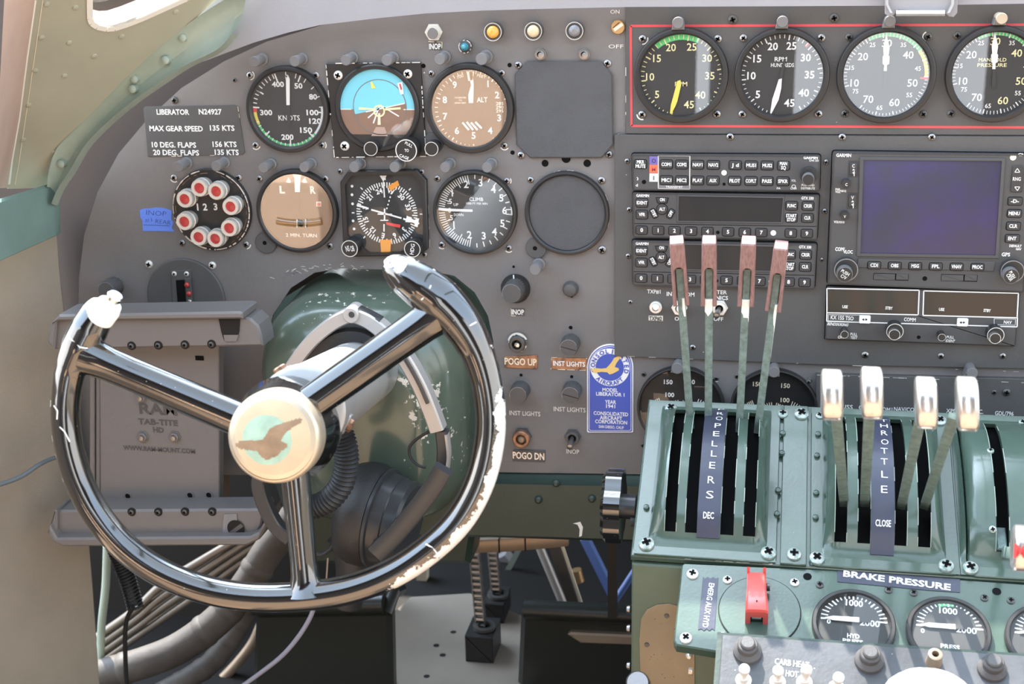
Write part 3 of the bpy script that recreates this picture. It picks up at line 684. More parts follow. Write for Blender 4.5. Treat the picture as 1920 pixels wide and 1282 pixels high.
T(G.d, P, 'CLIMB', 893, 373.5, 6.5, 'white', G.h, 26); T(G.d, P, '1000 FT PER MIN', 894, 381.5, 4, 'white', G.h, 40); T(G.d, P, 'UP', 855, 383.5, 5, 'white', G.h, 9); T(G.d, P, 'DOWN', 860, 402.5, 5, 'white', G.h, 18)
needle(G, [(822, 389), (840, 391), (886, 393), (886, 397), (840, 396), (822, 394)], 'white', [(886, 393), (925, 394), (925, 397), (886, 397)])
gdone(G)

# ================================================================== FOUR ENGINE GAUGES
def engine(name, label, cx, cy, dc, sc_, numm, major, needle_pts, arcs, base=H1, tick=None, sm='screw'):
    G = gauge(name, label, cx, cy, 89.5 if cx < 1600 else 93, base, ri=.86, screws_=[(x, y, 7.5) for x, y in sc_], sm=sm, group='engine gauges in the red outlined panel', deep=.009, hd=.003)
    cu, cv = P.uv(*dc, G.h); k = G.px
    for ra, rb, a0, a1, m in arcs: G.d.arc(P, cu, cv, ra * k, rb * k, a0, a1, G.h, m)
    tick(G, cu, cv, k)
    return G, cu, cv, k
def tach_ticks(m):
    def f(G, cu, cv, k):
        for i in range(46):
            a = 256 - i * 7.0 - 0; big = i % 5 == 0
            G.d.ticks(P, cu, cv, (67 if big else 70) * k, 77 * k, a, a, 0, (2.4 if big else 1.5) * k, G.h + .0002, m)
    return f
def map_ticks(G, cu, cv, k):
    for i in range(66):
        a = 196 - i * 4.95; big = i % 5 == 0
        G.d.ticks(P, cu, cv, (71 if big else 73) * k, 80 * k, a, a, 0, (2.2 if big else 1.3) * k, G.h + .0002, 'white')
G, cu, cv, k = engine('tachometer', 'RPM engine gauge with yellow numbers and green arc, at the left end of red panel', 1276, 142.5, (1278, 144), [(1205, 73), (1346, 73), (1204, 214.5), (1344, 214)], 'paleyellow', None, None, [(68, 78, 131, 65, 'green_arc')], tick=tach_ticks('paleyellow'))
num(G, [('20', 1258, 89), ('25', 1297, 88), ('15', 1232, 109.5), ('10', 1219, 144), ('5', 1232, 177), ('45', 1291.7, 196), ('40', 1313, 178), ('35', 1331, 142), ('30', 1326, 109)], 13.5, 'paleyellow', .012)
T(G.d, P, 'RPM', 1277, 157.5, 8, 'paleyellow', G.h, 23)
needle(G, [(1270, 152), (1276, 150), (1277, 160), (1270, 190), (1266, 200), (1259, 213), (1256, 213), (1258, 196), (1262, 182)], 'yellow'); gdone(G)
G, cu, cv, k = engine('tachometer', 'engine gauge lettered RPM HUNDREDS with all white numbers', 1466, 142, (1466, 142), [(1394, 71.5), (1540, 71), (1392, 214), (1534.5, 213.5)], 'white', None, None, [(68, 78, 54, 50, 'redline')], tick=tach_ticks('white'))
num(G, [('20', 1449, 87), ('25', 1484, 86), ('15', 1420, 110), ('10', 1409, 142), ('5', 1421, 177), ('45', 1480, 193), ('40', 1507, 174), ('35', 1518, 140), ('30', 1511, 108)], 13.5, 'white', .02)
T(G.d, P, 'RPM', 1464, 111, 8, 'white', G.h, 23); T(G.d, P, 'HUNDREDS', 1467, 122, 7, 'white', G.h, 43)
needle(G, [(1460, 149), (1466, 147), (1465, 165), (1460, 187), (1447, 212), (1444, 212), (1448, 186), (1455, 165)], 'white', [(1463, 135), (1470, 110), (1474, 110), (1468, 140), (1466, 148), (1461, 148)]); gdone(G)
MAPN = [('30', 1663, 81, 1), ('35', 1694, 84, 0), ('40', 1703, 103, 1), ('45', 1721, 128.5, 0), ('50', 1711, 155.5, 1), ('55', 1705, 178, 0), ('60', 1677, 192, 1), ('65', 1649, 202, 0), ('70', 1628, 186, 1), ('75', 1604, 171, 0), ('10', 1602.5, 155.5, 1), ('15', 1597, 127, 0), ('20', 1618, 106, 1), ('25', 1636, 84, 0)]
for (nm, lab, cx, dx, dy, nm_m) in (('manifold_pressure_gauge', 'pale bluish reflecting pressure gauge numbered to 75, third in red panel', 1662, 0, 0, 'white'), ('manifold_pressure_gauge', 'engine gauge lettered MANIFOLD PRESSURE at the right end of the red panel', 1867, 203.5, -3.5, 'paleyellow')):
    sc_ = [(1592, 70), (1740, 69), (1584, 213), (1731, 214)] if dx == 0 else [(1795, 67), (1783, 213)]
    arcs = [(73, 80.5, 118, 38, 'green_arc'), (72, 79, 38, -3, 'yellow'), (64, 80, -3, -6, 'red')]
    G, cu, cv, k = engine(nm, lab, cx, 141 + dy * .3, (1661 + dx, 141 + dy), sc_, nm_m, None, None, arcs, tick=map_ticks, sm='screwdark')
    for s_, x, y, big in MAPN: T(G.d, P, s_, x + dx * (1 + .02 * 0), y + dy, 13.5 if big else 8, nm_m if big and x > 1640 else 'white', G.h + .0003, bold=.01)
    if dx:
        T(G.d, P, 'MANIFOLD', 1861, 112, 6.5, 'paleyellow', G.h, 52); T(G.d, P, 'PRESSURE', 1860, 122, 6.5, 'paleyellow', G.h, 55)
    needle(G, [(x + dx, y + dy) for x, y in [(1657, 133), (1663, 133), (1663, 122), (1667, 120), (1668, 106), (1666, 104), (1668, 90), (1664, 72), (1662, 62), (1660, 72), (1656, 90), (1657, 104), (1655, 106), (1655, 120), (1658, 122)]], 'white', [(x + dx, y + dy) for x, y in [(1656, 168), (1664, 168), (1663, 133), (1658, 133)]])
    gdone(G)

# ---- two fuel gauges half hidden behind the levers
for cx, cy, lab, n3, pm in ((1276, 767, 'large dark gauge numbered 100 and 150, behind left propeller levers', [('150', 1253, 716), ('100', 1256, 740), ('50', 1238, 763), ('0', 1300, 716)], 'white'), (1451, 771, 'large dark gauge numbered 50 to 150, behind right propeller levers', [('150', 1473, 723), ('100', 1472, 750), ('50', 1464, 763), ('150', 1420, 720), ('0', 1437, 763)], 'cream')):
    G = gauge('fuel_gauge', lab, cx, cy, 80, 0, ri=.93, bez='bezel', dialm='bezel', glass='glass_dull', group='twin fuel gauges low on the panel', screws_=[(cx - 69, cy - 66, 5), (cx + 67, cy - 58, 5), (cx - 70, cy + 67, 5)], sm='screwdark')
    k = G.px
    for cu, cv, a0, a1 in ((*P.uv(cx, cy + 6, G.h), 128, 152), ): pass
    for (ox, oy, a0, a1, ro) in ((-3, 8, 143, 95, 40), (-1, 8, 78, 37, 40)):
        u, v = P.uv(cx + ox, cy + oy, G.h)
        G.d.ticks(P, u, v, 20 * k, 27 * k, a0, a1, 5, 1.4 * k, G.h, pm)
        G.d.ticks(P, u - .012 * (1 if a0 > 100 else -1), v - .004, 30 * k, 40 * k, a0 - 5, a0 - 30 if a0 > 100 else a1, 5, 1.5 * k, G.h, pm)
    num(G, n3, 8, pm); gdone(G)

# ================================================================== POST LIGHTS
POSTS = [(476, 116, 9.5, 'left one above the KNOTS airspeed gauge'), (552, 115, 9.5, 'right one above the KNOTS airspeed gauge'), (648, 113, 9.5, 'left one above the horizon instrument'), (725, 113, 10, 'right one above the horizon instrument'),
         (824, 111.5, 10, 'left one above the altimeter'), (902.5, 111, 11, 'right one above the altimeter'), (332.7, 313, 9.5, 'left one above the red indicator lights'), (404.6, 312, 9, 'right one above the red indicator lights'),
         (493.5, 315, 9, 'left one above the turn gauge'), (570, 314, 9, 'right one above the turn gauge'), (663.6, 313.7, 9.5, 'left one above the compass instrument'), (739.5, 313.7, 9.5, 'right one above the compass instrument'),
         (834.3, 314.3, 9.5, 'left one above the CLIMB gauge'), (913, 314.3, 9.5, 'right one above the CLIMB gauge'), (1003, 506, 10.5, 'alone below the round blanking cap')]
for x, y, r, lab in POSTS:
    h = .024; u, v = P.uv(x, y, h); k = P.sc(x, y, h)[0]
    root = thing('post_light', 'small grey post light, ' + lab, 'post light', P.w(u, v, 0), 'small post lights on the panel')
    s = MB(); s.lathe(P, u, v, [(r * 1.15 * k, 0), (r * 1.15 * k, .0025), (r * .86 * k, .003), (r * .86 * k, .014), (r * .8 * k, .0142)], 'post', 24, cap=(False, False)); s.build('stem', root)
    s = MB(); s.lathe(P, u, v, [(r * .84 * k, .0135), (r * k, .0142), (r * k, h - .0006), (r * .93 * k, h)], 'post', 28); s.arc(P, u, v, r * .72 * k, r * .78 * k, 0, 360, h + .0001, 'lampgrey', 24); s.build('cap', root)
for x, y, lab, m, b in ((1271, 43, 'grey eyebrow lamp over the yellow numbered tachometer', 'post', H1), (1467, 41, 'grey eyebrow lamp over the white numbered tachometer', 'post', H1), (1669, 40, 'grey eyebrow lamp under the folded metal clip', 'post', H1), (1878.7, 35, 'cream faced eyebrow lamp over the right end engine gauge', 'postcream', H1),
                        (1269.5, 691, 'dark eyebrow lamp over the left fuel gauge', 'post', 0), (1451, 698, 'dark eyebrow lamp over the right fuel gauge', 'post', 0), (1823, 700, 'dark eyebrow lamp behind the right end throttle knob', 'post', H2)):
    h = b + .020; u, v = P.uv(x, y, h); k = P.sc(x, y, h)[0]
    root = thing('eyebrow_lamp', lab, 'post light', P.w(u, v - 14 * k, b), 'eyebrow lamps over gauges')
    s = MB(); s.lathe(P, u, v, [(9.4 * k, b), (9.4 * k, h - .003), (11 * k, h - .003), (11 * k, h - .0008), (10 * k, h)], m, 24); s.build('lamp_body', root)
    s = MB(); s.plate(P, [(u - 10 * k, v), (u - 13 * k, v - 14 * k), (u + 11 * k, v - 14 * k), (u + 10 * k, v)], b, b + .0125, 'post', .0005); s.build('mounting_tab', root)

# ================================================================== LAMPS, SWITCHES AND KNOBS ON THE PANEL
for x, y, r, lens, lab in ((924, 60, 17, 'lampamber', 'round warning lamp with amber lens in clear ring'), (999.6, 58.6, 17, 'lampcream', 'round warning lamp with cream lens'), (1077, 58, 17, 'lampgrey', 'round warning lamp with dark grey lens')):
    h = .010; u, v = P.uv(x, y, h); k = P.sc(x, y, h)[0]; root = thing('warning_lamp', lab, 'warning lamp', P.w(u, v - r * k, 0), 'warning lamps along the panel top')
    s = MB(); s.lathe(P, u, v, [(r * k, 0), (r * k, h - .002), (r * .94 * k, h), (r * .74 * k, h), (r * .68 * k, h - .003)], 'knobgrey', 36, cap=(False, False)); s.arc(P, u, v, r * .90 * k, r * .97 * k, 0, 360, h + .0001, 'offwhite', 40); s.build('ring', root)
    s = MB(); s.lathe(P, u, v, [(r * .70 * k, h - .004), (r * .66 * k, h + .001), (r * .5 * k, h + .003), (r * .2 * k, h + .004)], lens, 28); s.build('lens', root)
h = .009; u, v = P.uv(870.6, 88, h); k = P.sc(870, 88)[0]
root = thing('indicator_lamp', 'small blue jewelled lamp with worn collar above the altimeter', 'warning lamp', P.w(u, v - .006, 0))
s = MB(); s.lathe(P, u, v, [(12 * k, 0), (12.5 * k, .004), (11 * k, .006), (8.2 * k, h - .001), (7.6 * k, h - .002)], 'knobgrey', 12, cap=(False, False)); nicks(s, P, circ(u, v, 11.5 * k, 20), .0062, .4, .0006); s.build('collar', root, smooth=20)
s = MB(); s.lathe(P, u, v, [(8 * k, h - .004), (7.2 * k, h), (5 * k, h + .003), (2 * k, h + .0045)], 'lampblue', 24); s.build('lens', root)

def toggle(name, label, px, py, r, tip, base=0.0, metal='screw', nut=True, tipm=None, tipr=.36, group=None, guard=None):
    u, v = P.uv(px, py, base); k = P.sc(px, py)[0]
    root = thing(name, label, 'switch', P.w(u, v - r * k, base), group)
    s = MB(); s.lathe(P, u, v, [(r * k, base), (r * k, base + .0025)], metal, 6 if nut else 28); s.lathe(P, u, v, [(r * .82 * k, base + .0025), (r * .78 * k, base + .0060), (r * .5 * k, base + .0062), (r * .42 * k, base + .003)], metal, 24, cap=(False, False))
    s.flat(P, circ(u, v, r * .5 * k, 16), base + .0035, 'dark'); s.build('bushing', root, smooth=30)
    a = P.w(u, v, base + .003); b = P.at(*tip[:2], base + tip[2]); d = (b - a)
    s = MB(); s.tube([a, a + d * .5, a + d * .85, a + d * .97, b], [r * tipr * .72 * k, r * tipr * .8 * k, r * tipr * k, r * tipr * .95 * k, r * tipr * .55 * k], tipm or metal, 14); s.build('lever', root)
    return root
T1 = 'toggle switches on the panel'
toggle('toggle_switch', 'large toggle switch above the INOP tag, its square nut worn pale', 813.7, 60, 16.5, (811, 64, .014), metal='offwhite', tipm='post', tipr=.6, group=T1)
toggle('toggle_switch', 'small bright toggle switch above the square plate, left of two', 1014, 101, 10.5, (1014, 104, .012), nut=False, tipr=.5, group=T1)
toggle('toggle_switch', 'small bright toggle switch above the square plate, right of two', 1096, 101, 10.5, (1096, 104, .012), nut=False, tipr=.5, group=T1)
toggle('toggle_switch', 'toggle switch pointing down above the lower INOP lettering', 1074, 818, 16, (1068, 839, .020), metal='knobgrey', tipm='screw', group=T1)
toggle('toggle_switch', 'round toggle switch between TXP#1 and TXP#2 lettering', 1229.7, 575, 11.5, (1229.5, 576, .012), base=H2, nut=False, metal='screwwhite', tipr=.5, group=T1)
toggle('toggle_switch', 'toggle switch behind the first propeller lever below INTERCOM', 1274, 576, 15, (1276, 579, .014), base=H2, metal='screwwhite', tipr=.5, group=T1)
toggle('toggle_switch', 'toggle switch pointing down below the AVIONICS lettering', 1349, 576, 16, (1343, 593, .018), base=H2, metal='screwwhite', tipm='screw', group=T1)

root = thing('slotted_rotary_switch', 'round brass slotted rotary switch between ON and OFF lettering', 'switch', at(1158.6, 64))
s = MB(); u, v = P.uv(1158.6, 51, .004); k = P.sc(1158, 51)[0]; s.lathe(P, u, v, [(13.5 * k, 0), (13 * k, .004), (12 * k, .005)], 'brass', 28); s.line(P, (u - 7 * k, v - 5 * k), (u + 9 * k, v + 6 * k), 6 * k, .0053, 'cream'); s.line(P, (u - 9 * k, v - 1 * k), (u + 3 * k, v + 9 * k), 1.2 * k, .0054, 'shadowed'); s.build('rotor', root)

def knob(name, label, px, py, r, h0, h1, skirt=None, flutes=48, m='knobgrey', group='knobs on the lower panel', half=False, pointer=True):
    u, v = P.uv(px, py, h1); k = P.sc(px, py, h1)[0]; root = thing(name, label, 'knob', P.w(u, v - r * k, h0), group)
    if skirt:
        s = MB(); s.lathe(P, *P.uv(*skirt[:2], h0 + .003), [(skirt[2] * k, h0), (skirt[2] * k, h0 + .002), (skirt[2] * .78 * k, h0 + .008)], 'bezel', 40); 
        su, sv = P.uv(*skirt[:2], h0 + .008); s.line(P, (su - .001, sv + skirt[2] * .60 * k), (su - .0014, sv + skirt[2] * .98 * k), .0012, h0 + .0082, 'white'); s.build('skirt', root)
    s = MB(); s.lathe(P, u, v, [(r * .98 * k, h0), (r * k, h0 + .001), (r * .96 * k, h1 - .002), (r * .88 * k, h1)], m, flutes, (.06, 0, 2))
    s.arc(P, u, v, r * .84 * k, r * .89 * k, 20, 200, h1 + .0002, 'lampgrey', 24)
    if half: s.line(P, (u - r * .8 * k, v + .1 * r * k), (u + r * .8 * k, v - .3 * r * k), .0005, h1 + .0002, 'dark')
    s.build('grip', root, smooth=50); return root
knob('rotary_knob', 'large fluted rotary knob with white pointer line above an INOP tag', 959, 550, 20, 0, .026, skirt=(966, 542, 28))
knob('dimmer_knob', 'fluted dimmer knob above the copper INST LIGHTS plate', 1066, 652, 18, 0, .018, half=True)
knob('dimmer_knob', 'fluted dimmer knob above white INST LIGHTS lettering beside the blue plaque', 1069, 741, 18, 0, .018, half=True)
knob('dimmer_knob', 'fluted dimmer knob next to the yoke rim, above white INST LIGHTS lettering', 971, 741, 18, 0, .018)
knob('round_control', 'dark round knob on the panel behind the white topped left yoke horn', 199, 545, 17, 0, .020, flutes=24, group=None)
root = thing('plug_button', 'dark domed plug button between the knobs, right of the large rotary knob', 'plug', at(1070, 556))
s = MB(); u, v = P.uv(1069, 543, .004); k = P.sc(1069, 543)[0]; s.lathe(P, u, v, [(15 * k, 0), (14.5 * k, .003), (11 * k, .0065), (4 * k, .008)], 'panel2', 28); s.flat(P, circ(u + .001, v - 15 * k, 2.6 * k, 10), .0003, 'dark'); s.build('dome', root)
def pushbutton(label, px, py, r, ring, core, rubbed):
    u, v = P.uv(px, py, .008); k = P.sc(px, py)[0]; root = thing('push_button', label, 'button', P.w(u, v - r * k, 0), 'POGO push buttons')
    s = MB(); s.lathe(P, u, v + .001, [(r * 1.12 * k, 0), (r * 1.12 * k, .003)], 'knobgrey', 6); s.lathe(P, u, v, [(r * k, .003), (r * k, .008), (r * .9 * k, .009), (r * .62 * k, .009), (r * .58 * k, .004)], ring, 32, cap=(False, False))
    if rubbed: s.arc(P, u, v + .0008, r * 1.02 * k, r * 1.25 * k, 20, 170, .0034, 'offwhite'); nicks(s, P, circ(u, v, r * 1.1 * k, 24), .0036, .4, .001)
    s.build('ring', root, smooth=30)
    s = MB(); s.lathe(P, u, v - .0005, [(r * .55 * k, .003), (r * .5 * k, .006), (r * .3 * k, .0085), (r * .1 * k, .009)], core, 24); s.build('plunger', root)
pushbutton('chrome plunger push button with chipped white surround, above POGO UP plate', 969, 646, 15, 'screwdark', 'chrome', True)
pushbutton('copper ringed push button with brown centre above the POGO DN plate', 977, 824, 16, 'copper', 'hubbird', False)

# ================================================================== PLACARDS AND TAGS
def plate_sign(name, label, pts, h, m, lines, base=0.0, cat='placard', ch=.0003, nick=0):
    root = thing(name, label, cat, P.at(sum(p[0] for p in pts) / len(pts), max(p[1] for p in pts), base))
    s = MB(); pl = pxpoly(P, pts, base + h); s.plate(P, pl, base, base + h, m, ch)
    if nick: nicks(s, P, pl, base + h + .0001, nick, .0006, 'cream')
    for q in lines: T(s, P, q[0], q[1], q[2], q[3], q[5] if len(q) > 5 else 'white', base + h + .0003, q[4], bold=.025)
    s.build('sheet', root, smooth=0); return root
plate_sign('speed_placard', 'grey placard listing gear and flap speeds in white letters', [(269, 203), (272, 200), (440, 197), (446, 200), (459, 286), (455, 290), (277, 294)], .0012, 'panel2', [('LIBERATOR', 324, 210, 9.5, 61), ('N24927', 394, 209.5, 9.5, 43), ('MAX GEAR SPEED', 330, 241, 9.5, 100), ('135 KTS', 416.5, 240, 9.5, 46),
    ('10 DEG. FLAPS', 326, 271.5, 9.5, 83), ('156 KTS', 421, 270.5, 9.5, 45), ('20 DEG. FLAPS', 330, 286, 9.5, 86), ('135 KTS', 425, 285.5, 9.5, 45)], nick=.12)
plate_sign('embossed_tag', 'small pale INOP tag right under the large top toggle switch', [(803, 78), (829, 79), (828, 94), (804, 93)], .0005, 'knobgrey', [('INOP', 815.5, 87, 10, 22)], cat='tag', nick=.5)
plate_sign('embossed_tag', 'small dark INOP tag under the large fluted rotary knob', [(958, 578), (984, 578), (984, 592), (959, 592)], .0005, 'knobgrey', [('INOP', 971, 585, 9, 23)], cat='tag', nick=.3)
plate_sign('name_plate', 'copper coloured plate engraved POGO UP', [(945, 668), (1008, 666), (1008, 689), (1005, 692), (946, 689)], .0012, 'copper', [('POGO UP', 976, 678, 12, 60, 'cream')])
plate_sign('name_plate', 'worn copper plate lettered INST LIGHTS between two dimmer knobs', [(1034, 670), (1100, 671), (1099, 694), (1033, 692)], .0008, 'copper', [('INST LIGHTS', 1067, 682, 8.5, 60)], nick=.4)
plate_sign('name_plate', 'dark plate engraved POGO DN beside the yoke rim', [(962, 843), (1022, 844), (1022, 866), (961, 864)], .0012, 'panel2', [('POGO DN', 991, 854.5, 12, 59, 'lampring')])
plate_sign('embossed_tag', 'tiny pale tag lettered TXP#2 under the round toggle switch', [(1216, 592), (1243, 592), (1243, 602), (1216, 601)], .0005, 'offwhite', [('TXP#2', 1229, 597, 7, 24, 'dial')], base=H2, cat='tag')
root = thing('tape_strip', 'torn strip of blue masking tape with handwritten INOP', 'tape', at(295, 434))
s = MB(); tp = [(262, 394), (270, 391), (280, 391), (292, 389), (305, 390), (320, 394), (322, 396), (321, 410), (325, 418), (322, 426), (326, 434), (300, 433), (268, 433), (267, 414), (263, 407)]
rows = []; s.plate(P, pxpoly(P, tp, .0006), 0, .0006, 'tape')
for s_, x, y, hp, wp, ro in (('INOP', 293, 399.5, 9, 37, -3), ('#1', 278, 412.5, 7, 13, 8), ('REAR', 306, 416, 8, 28, -5)): T(s, P, s_, x, y, hp, 'ink', .0008, wp, ro, bold=-.02, shear=.12)
s.line(P, P.uv(270, 421), P.uv(318, 423), .0004, .0008, 'ink'); s.build('tape', root, smooth=0)

# ---- consolidated aircraft plaque (its right shoulder tucked behind the radio panel)
pq = thing('maker_plaque', 'bright blue arched plaque with gold eagle in a white lettered ring', 'plaque', at(1144, 811))
def arch(ins):
    l, r, b, t = 1100.5 + ins, 1187.5 - ins, 811 - ins, 645 + ins; pts = [(l, b - 2), (l + 2, b), (r - 2, b), (r, b - 2)]
    cx, rx = (l + r) / 2, (r - l) / 2; pts += [(cx + rx * math.cos(a), 689 - (689 - t) * math.sin(a)) for a in [PI * i / 20 for i in range(21)]]
    return pts
s = MB(); hq = .0012
s.plate(P, pxpoly(P, arch(0), hq), 0, hq, 'white', .0003); s.flat(P, pxpoly(P, arch(2.2), hq), hq + .0002, 'blue'); s.flat(P, pxpoly(P, arch(4), hq), hq + .0004, 'white'); s.flat(P, pxpoly(P, arch(5), hq), hq + .0006, 'blue')
pu, pv = P.uv(1143.5, 688, hq); k = P.sc(1143, 688)[0]
s.flat(P, circ(pu, pv, 37 * k, 48), hq + .0008, 'white'); s.flat(P, circ(pu, pv, 26.5 * k, 40), hq + .0010, 'blue')
def arctext(mb, fr, word, u, v, r, a0, a1, cap, h, m, inward=False, wk=None):
    n = len(word)
    for i, ch in enumerate(word):
        a = a0 + (a1 - a0) * (i / (n - 1)); text(mb, fr, ch, u + r * math.cos(R_(a)), v + r * math.sin(R_(a)), h, cap, m, wk, a + (90 if inward else -90), .03)
arctext(s, P, 'CONSOLIDATED', pu, pv, 31.5 * k, 192, -12, 8 * k, hq + .0012, 'blue'); arctext(s, P, 'AIRCRAFT', pu, pv, 31.5 * k, 228, 312, 7.5 * k, hq + .0012, 'blue', True)
bird = [(1107, 692), (1118, 689), (1128, 690), (1137, 689), (1142, 684), (1147, 678), (1152, 670), (1158, 667), (1166, 664), (1162, 672), (1156, 680), (1153, 687), (1160, 689), (1161, 693), (1154, 697), (1148, 700), (1143, 701), (1139, 697), (1128, 696), (1116, 698)]
s.flat(P, pxpoly(P, bird, hq), hq + .0014, 'gold')
for s_, y, hp, wp in (('MODEL', 731, 6.5, 29), ('LIBERATOR 1', 739, 6.5, 53), ('YEAR', 753.5, 6.5, 21), ('1941', 761.5, 6.5, 17), ('CONSOLIDATED', 775.5, 6.5, 65), ('AIRCRAFT', 783.5, 6.5, 42), ('CORPORATION', 791, 6.5, 60), ('SAN DIEGO, CALIF', 800.5, 5, 47)):
    T(s, P, s_, 1144 + (y - 731) * .03, y, hp, 'white', hq + .0008, wp, bold=.02)
s.build('sheet', pq, smooth=0)

# ---- round sensor plate low on the left
sp = thing('round_cover_plate', 'dark round cover plate with a slotted strip of red lamps, above tablet holder', 'cover plate', at(347, 630))
s = MB(); u, v = P.uv(348, 560, .003); k = P.sc(348, 560)[0]; s.lathe(P, u, v, [(72 * k, 0), (72 * k, .002), (70 * k, .003)], 'panel2', 56)
s.plate(P, pxpoly(P, [(320, 508), (357, 506), (362, 575), (325, 577)], .004), .003, .0042, 'panel2', .0004); s.flat(P, pxpoly(P, [(330, 525), (346, 524), (350, 575), (334, 576)], .004), .0045, 'dark'); s.build('disc', sp)
s = MB(); s.plate(P, pxpoly(P, [(346, 522), (357, 521), (361, 571), (351, 572)], .006), .004, .006, 'knobgrey', .0004); ls = s.build('lamp_strip', sp)
for x, y, m in ((350, 534.5, 'lens'), (354, 550.5, 'lens'), (356, 565.5, 'screw')):
    s = MB(); u, v = P.uv(x, y, .007); s.lathe(P, u, v, [(4.6 * k, .0058), (4.2 * k, .0075), (2 * k, .0085)], m, 16); s.build('red_lamp' if m == 'lens' else 'stud', ls)
screws([(280, 495, 7), (398.5, 497, 7)], sp, 0, 'screwwhite'); screws([(327, 513, 4.5), (350, 513, 4.5)], sp, .0042, 'screwwhite')

# ================================================================== RADIOS
def unit(name, label, pts, h0, h1, r=.002, m='radio', rim=True):
    pl = pxpoly(P, pts, h1); root = thing(name, label, 'radio', P.at(sum(p[0] for p in pts) / 4, max(p[1] for p in pts), h0))
    q = []; n = len(pl)
    for i in range(n):
        a, b, c = Vector(pl[i - 1]), Vector(pl[i]), Vector(pl[(i + 1) % n]); q += [tuple(b + (a - b).normalized() * r), tuple(b + ((a - b).normalized() + (c - b).normalized()) * r * .3), tuple(b + (c - b).normalized() * r)]
    if area2(q) < 0: q = q[::-1]
    s = MB(); s.plate(P, inset(q, -.0008), h0, h0 + .001, 'dark'); s.plate(P, q, h0, h1, m, .0012)
    if rim: s.ringplate(P, q, inset(q, .0012), h1 - .001, h1 + .0006, 'key', .0004)
    return root, s
def key(root, h, px, py, w_, hh, lines, rot=0, r=.0014, hp=6.2, m='key', name='button', poly=None, off=.0016):
    s = MB(); u, v = P.uv(px, py, h); a, b = P.sc(px, py, h); pl = poly or rrect(u, v, w_ * a, hh * b, r, 4, rot)
    s.plate(P, inset(pl, -.0005), h, h + .0002, 'dark'); s.plate(P, pl, h, h + off, m, .0005)
    for i, (t, wp) in enumerate(lines):
        dy = (i - (len(lines) - 1) / 2) * (hp + 1.6); T(s, P, t, px, py + dy, hp, 'white', h + off + .0003, wp if len(t) > 1 else None, rot, bold=.03)
    return s.build(name, root, smooth=30)
# -- audio panel
ha = H2 + .006
ap, s = unit('audio_panel', 'top radio of the stack, audio panel with COM and MIC keys', [(1184, 289), (1538.5, 291), (1537, 358.5), (1186, 357)], H2, ha)
T(s, P, 'GARMIN', 1520, 295.5, 5, 'white', ha + .0003, 27, bold=.04); T(s, P, 'GMA 350', 1526, 301, 3.6, 'white', ha + .0003, 18); T(s, P, 'VOL', 1488, 338.5, 4, 'white', ha + .0003, 9); T(s, P, 'CRSR', 1488, 353, 4, 'white', ha + .0003, 12)
T(s, P, 'PUSH AND', 1515, 347, 4, 'white', ha + .0003, 24); T(s, P, 'DISTRIBUTE', 1515, 353, 4, 'white', ha + .0003, 26); T(s, P, 'PA', 1460, 353, 3.4, 'white', ha + .0003, 7)
s.arc(P, *P.uv(1488, 345.5), .0014, .0019, 0, 360, ha + .0003, 'white', 16)
fx = pxpoly(P, [(1234.3, 291.5), (1293.5, 292), (1293, 354), (1234.5, 353)], ha)
for i in range(4): s.line(P, fx[i], fx[(i + 1) % 4], .0009, ha + .0003, 'offwhite')
s.flat(P, pxpoly(P, [(1235, 347), (1293, 348), (1293, 354), (1235, 353)], ha), ha + .0004, 'lampgrey'); T(s, P, 'TRANSMIT', 1264, 350.5, 3.6, 'white', ha + .0006, 32)
for x, y, r, m in ((1357.6, 323.7, 5.2, 'offwhite'), (1357.6, 345, 3, 'dark'), (1207.5, 341, 4, 'dark')): s.flat(P, circ(*P.uv(x, y, ha), r * P.sc(x, y)[0], 16), ha + .0003, m)
s.arc(P, *P.uv(1193, 335, ha), .0012, .0019, -60, 70, ha + .0003, 'white', 8); T(s, P, 'd', 1194, 347, 5, 'white', ha + .0003, 4)
s.build('face', ap, smooth=30)
for x, y, m, t in ((1225.8, 300.5, 'violet', 'O'), (1225.8, 316.2, 'markred', 'M'), (1225.8, 332.6, 'markwhite', 'I')):
    q = MB(); q.plate(P, pxrect(P, x - 8, y - 7.7, x + 7.5, y + 7.7, ha), ha - .0002, ha + .0006, m); T(q, P, t, x, y + 1, 7.5, {'O': 'ink', 'M': 'redline', 'I': 'lampgrey'}[t], ha + .0008, 3 if t == 'I' else 8, bold=.02); q.build('marker_light', ap, smooth=0)
for y0, y1, row in ((307.5, 310.5, ((1201, ('MKR', 'MUTE')), (1249.5, ('COM1',)), (1278.3, ('COM2',)), (1308, ('NAV1',)), (1337.6, ('NAV2',)), (1378.5, ('J d',)), (1408.5, ('MUS1',)), (1438.7, ('MUS2',)), (1469, ('MAN', 'SQ')))),
                    (337, 339.8, ((1249.5, ('MIC1',)), (1278.3, ('MIC2',)), (1308, ('PLAY',)), (1336.8, ('AUX',)), (1377.6, ('PILOT',)), (1408, ('COPLT',)), (1438, ('PASS',)), (1468, ('SPKR',))))):
    for x, ws in row: key(ap, ha, x, y0 + (y1 - y0) * (x - 1200) / 270, 22.5, 16, [(t, min(20, 4.6 * len(t))) for t in ws], hp=6.3)
facedknob(1516.5, 330, 16.5, ha, ha + .008, ap, rim=None, m='key', name='volume_ring', flute=.04); facedknob(1515.5, 337, 11.5, ha + .008, ha + .018, ap, rim=None, m='post', name='cursor_knob')
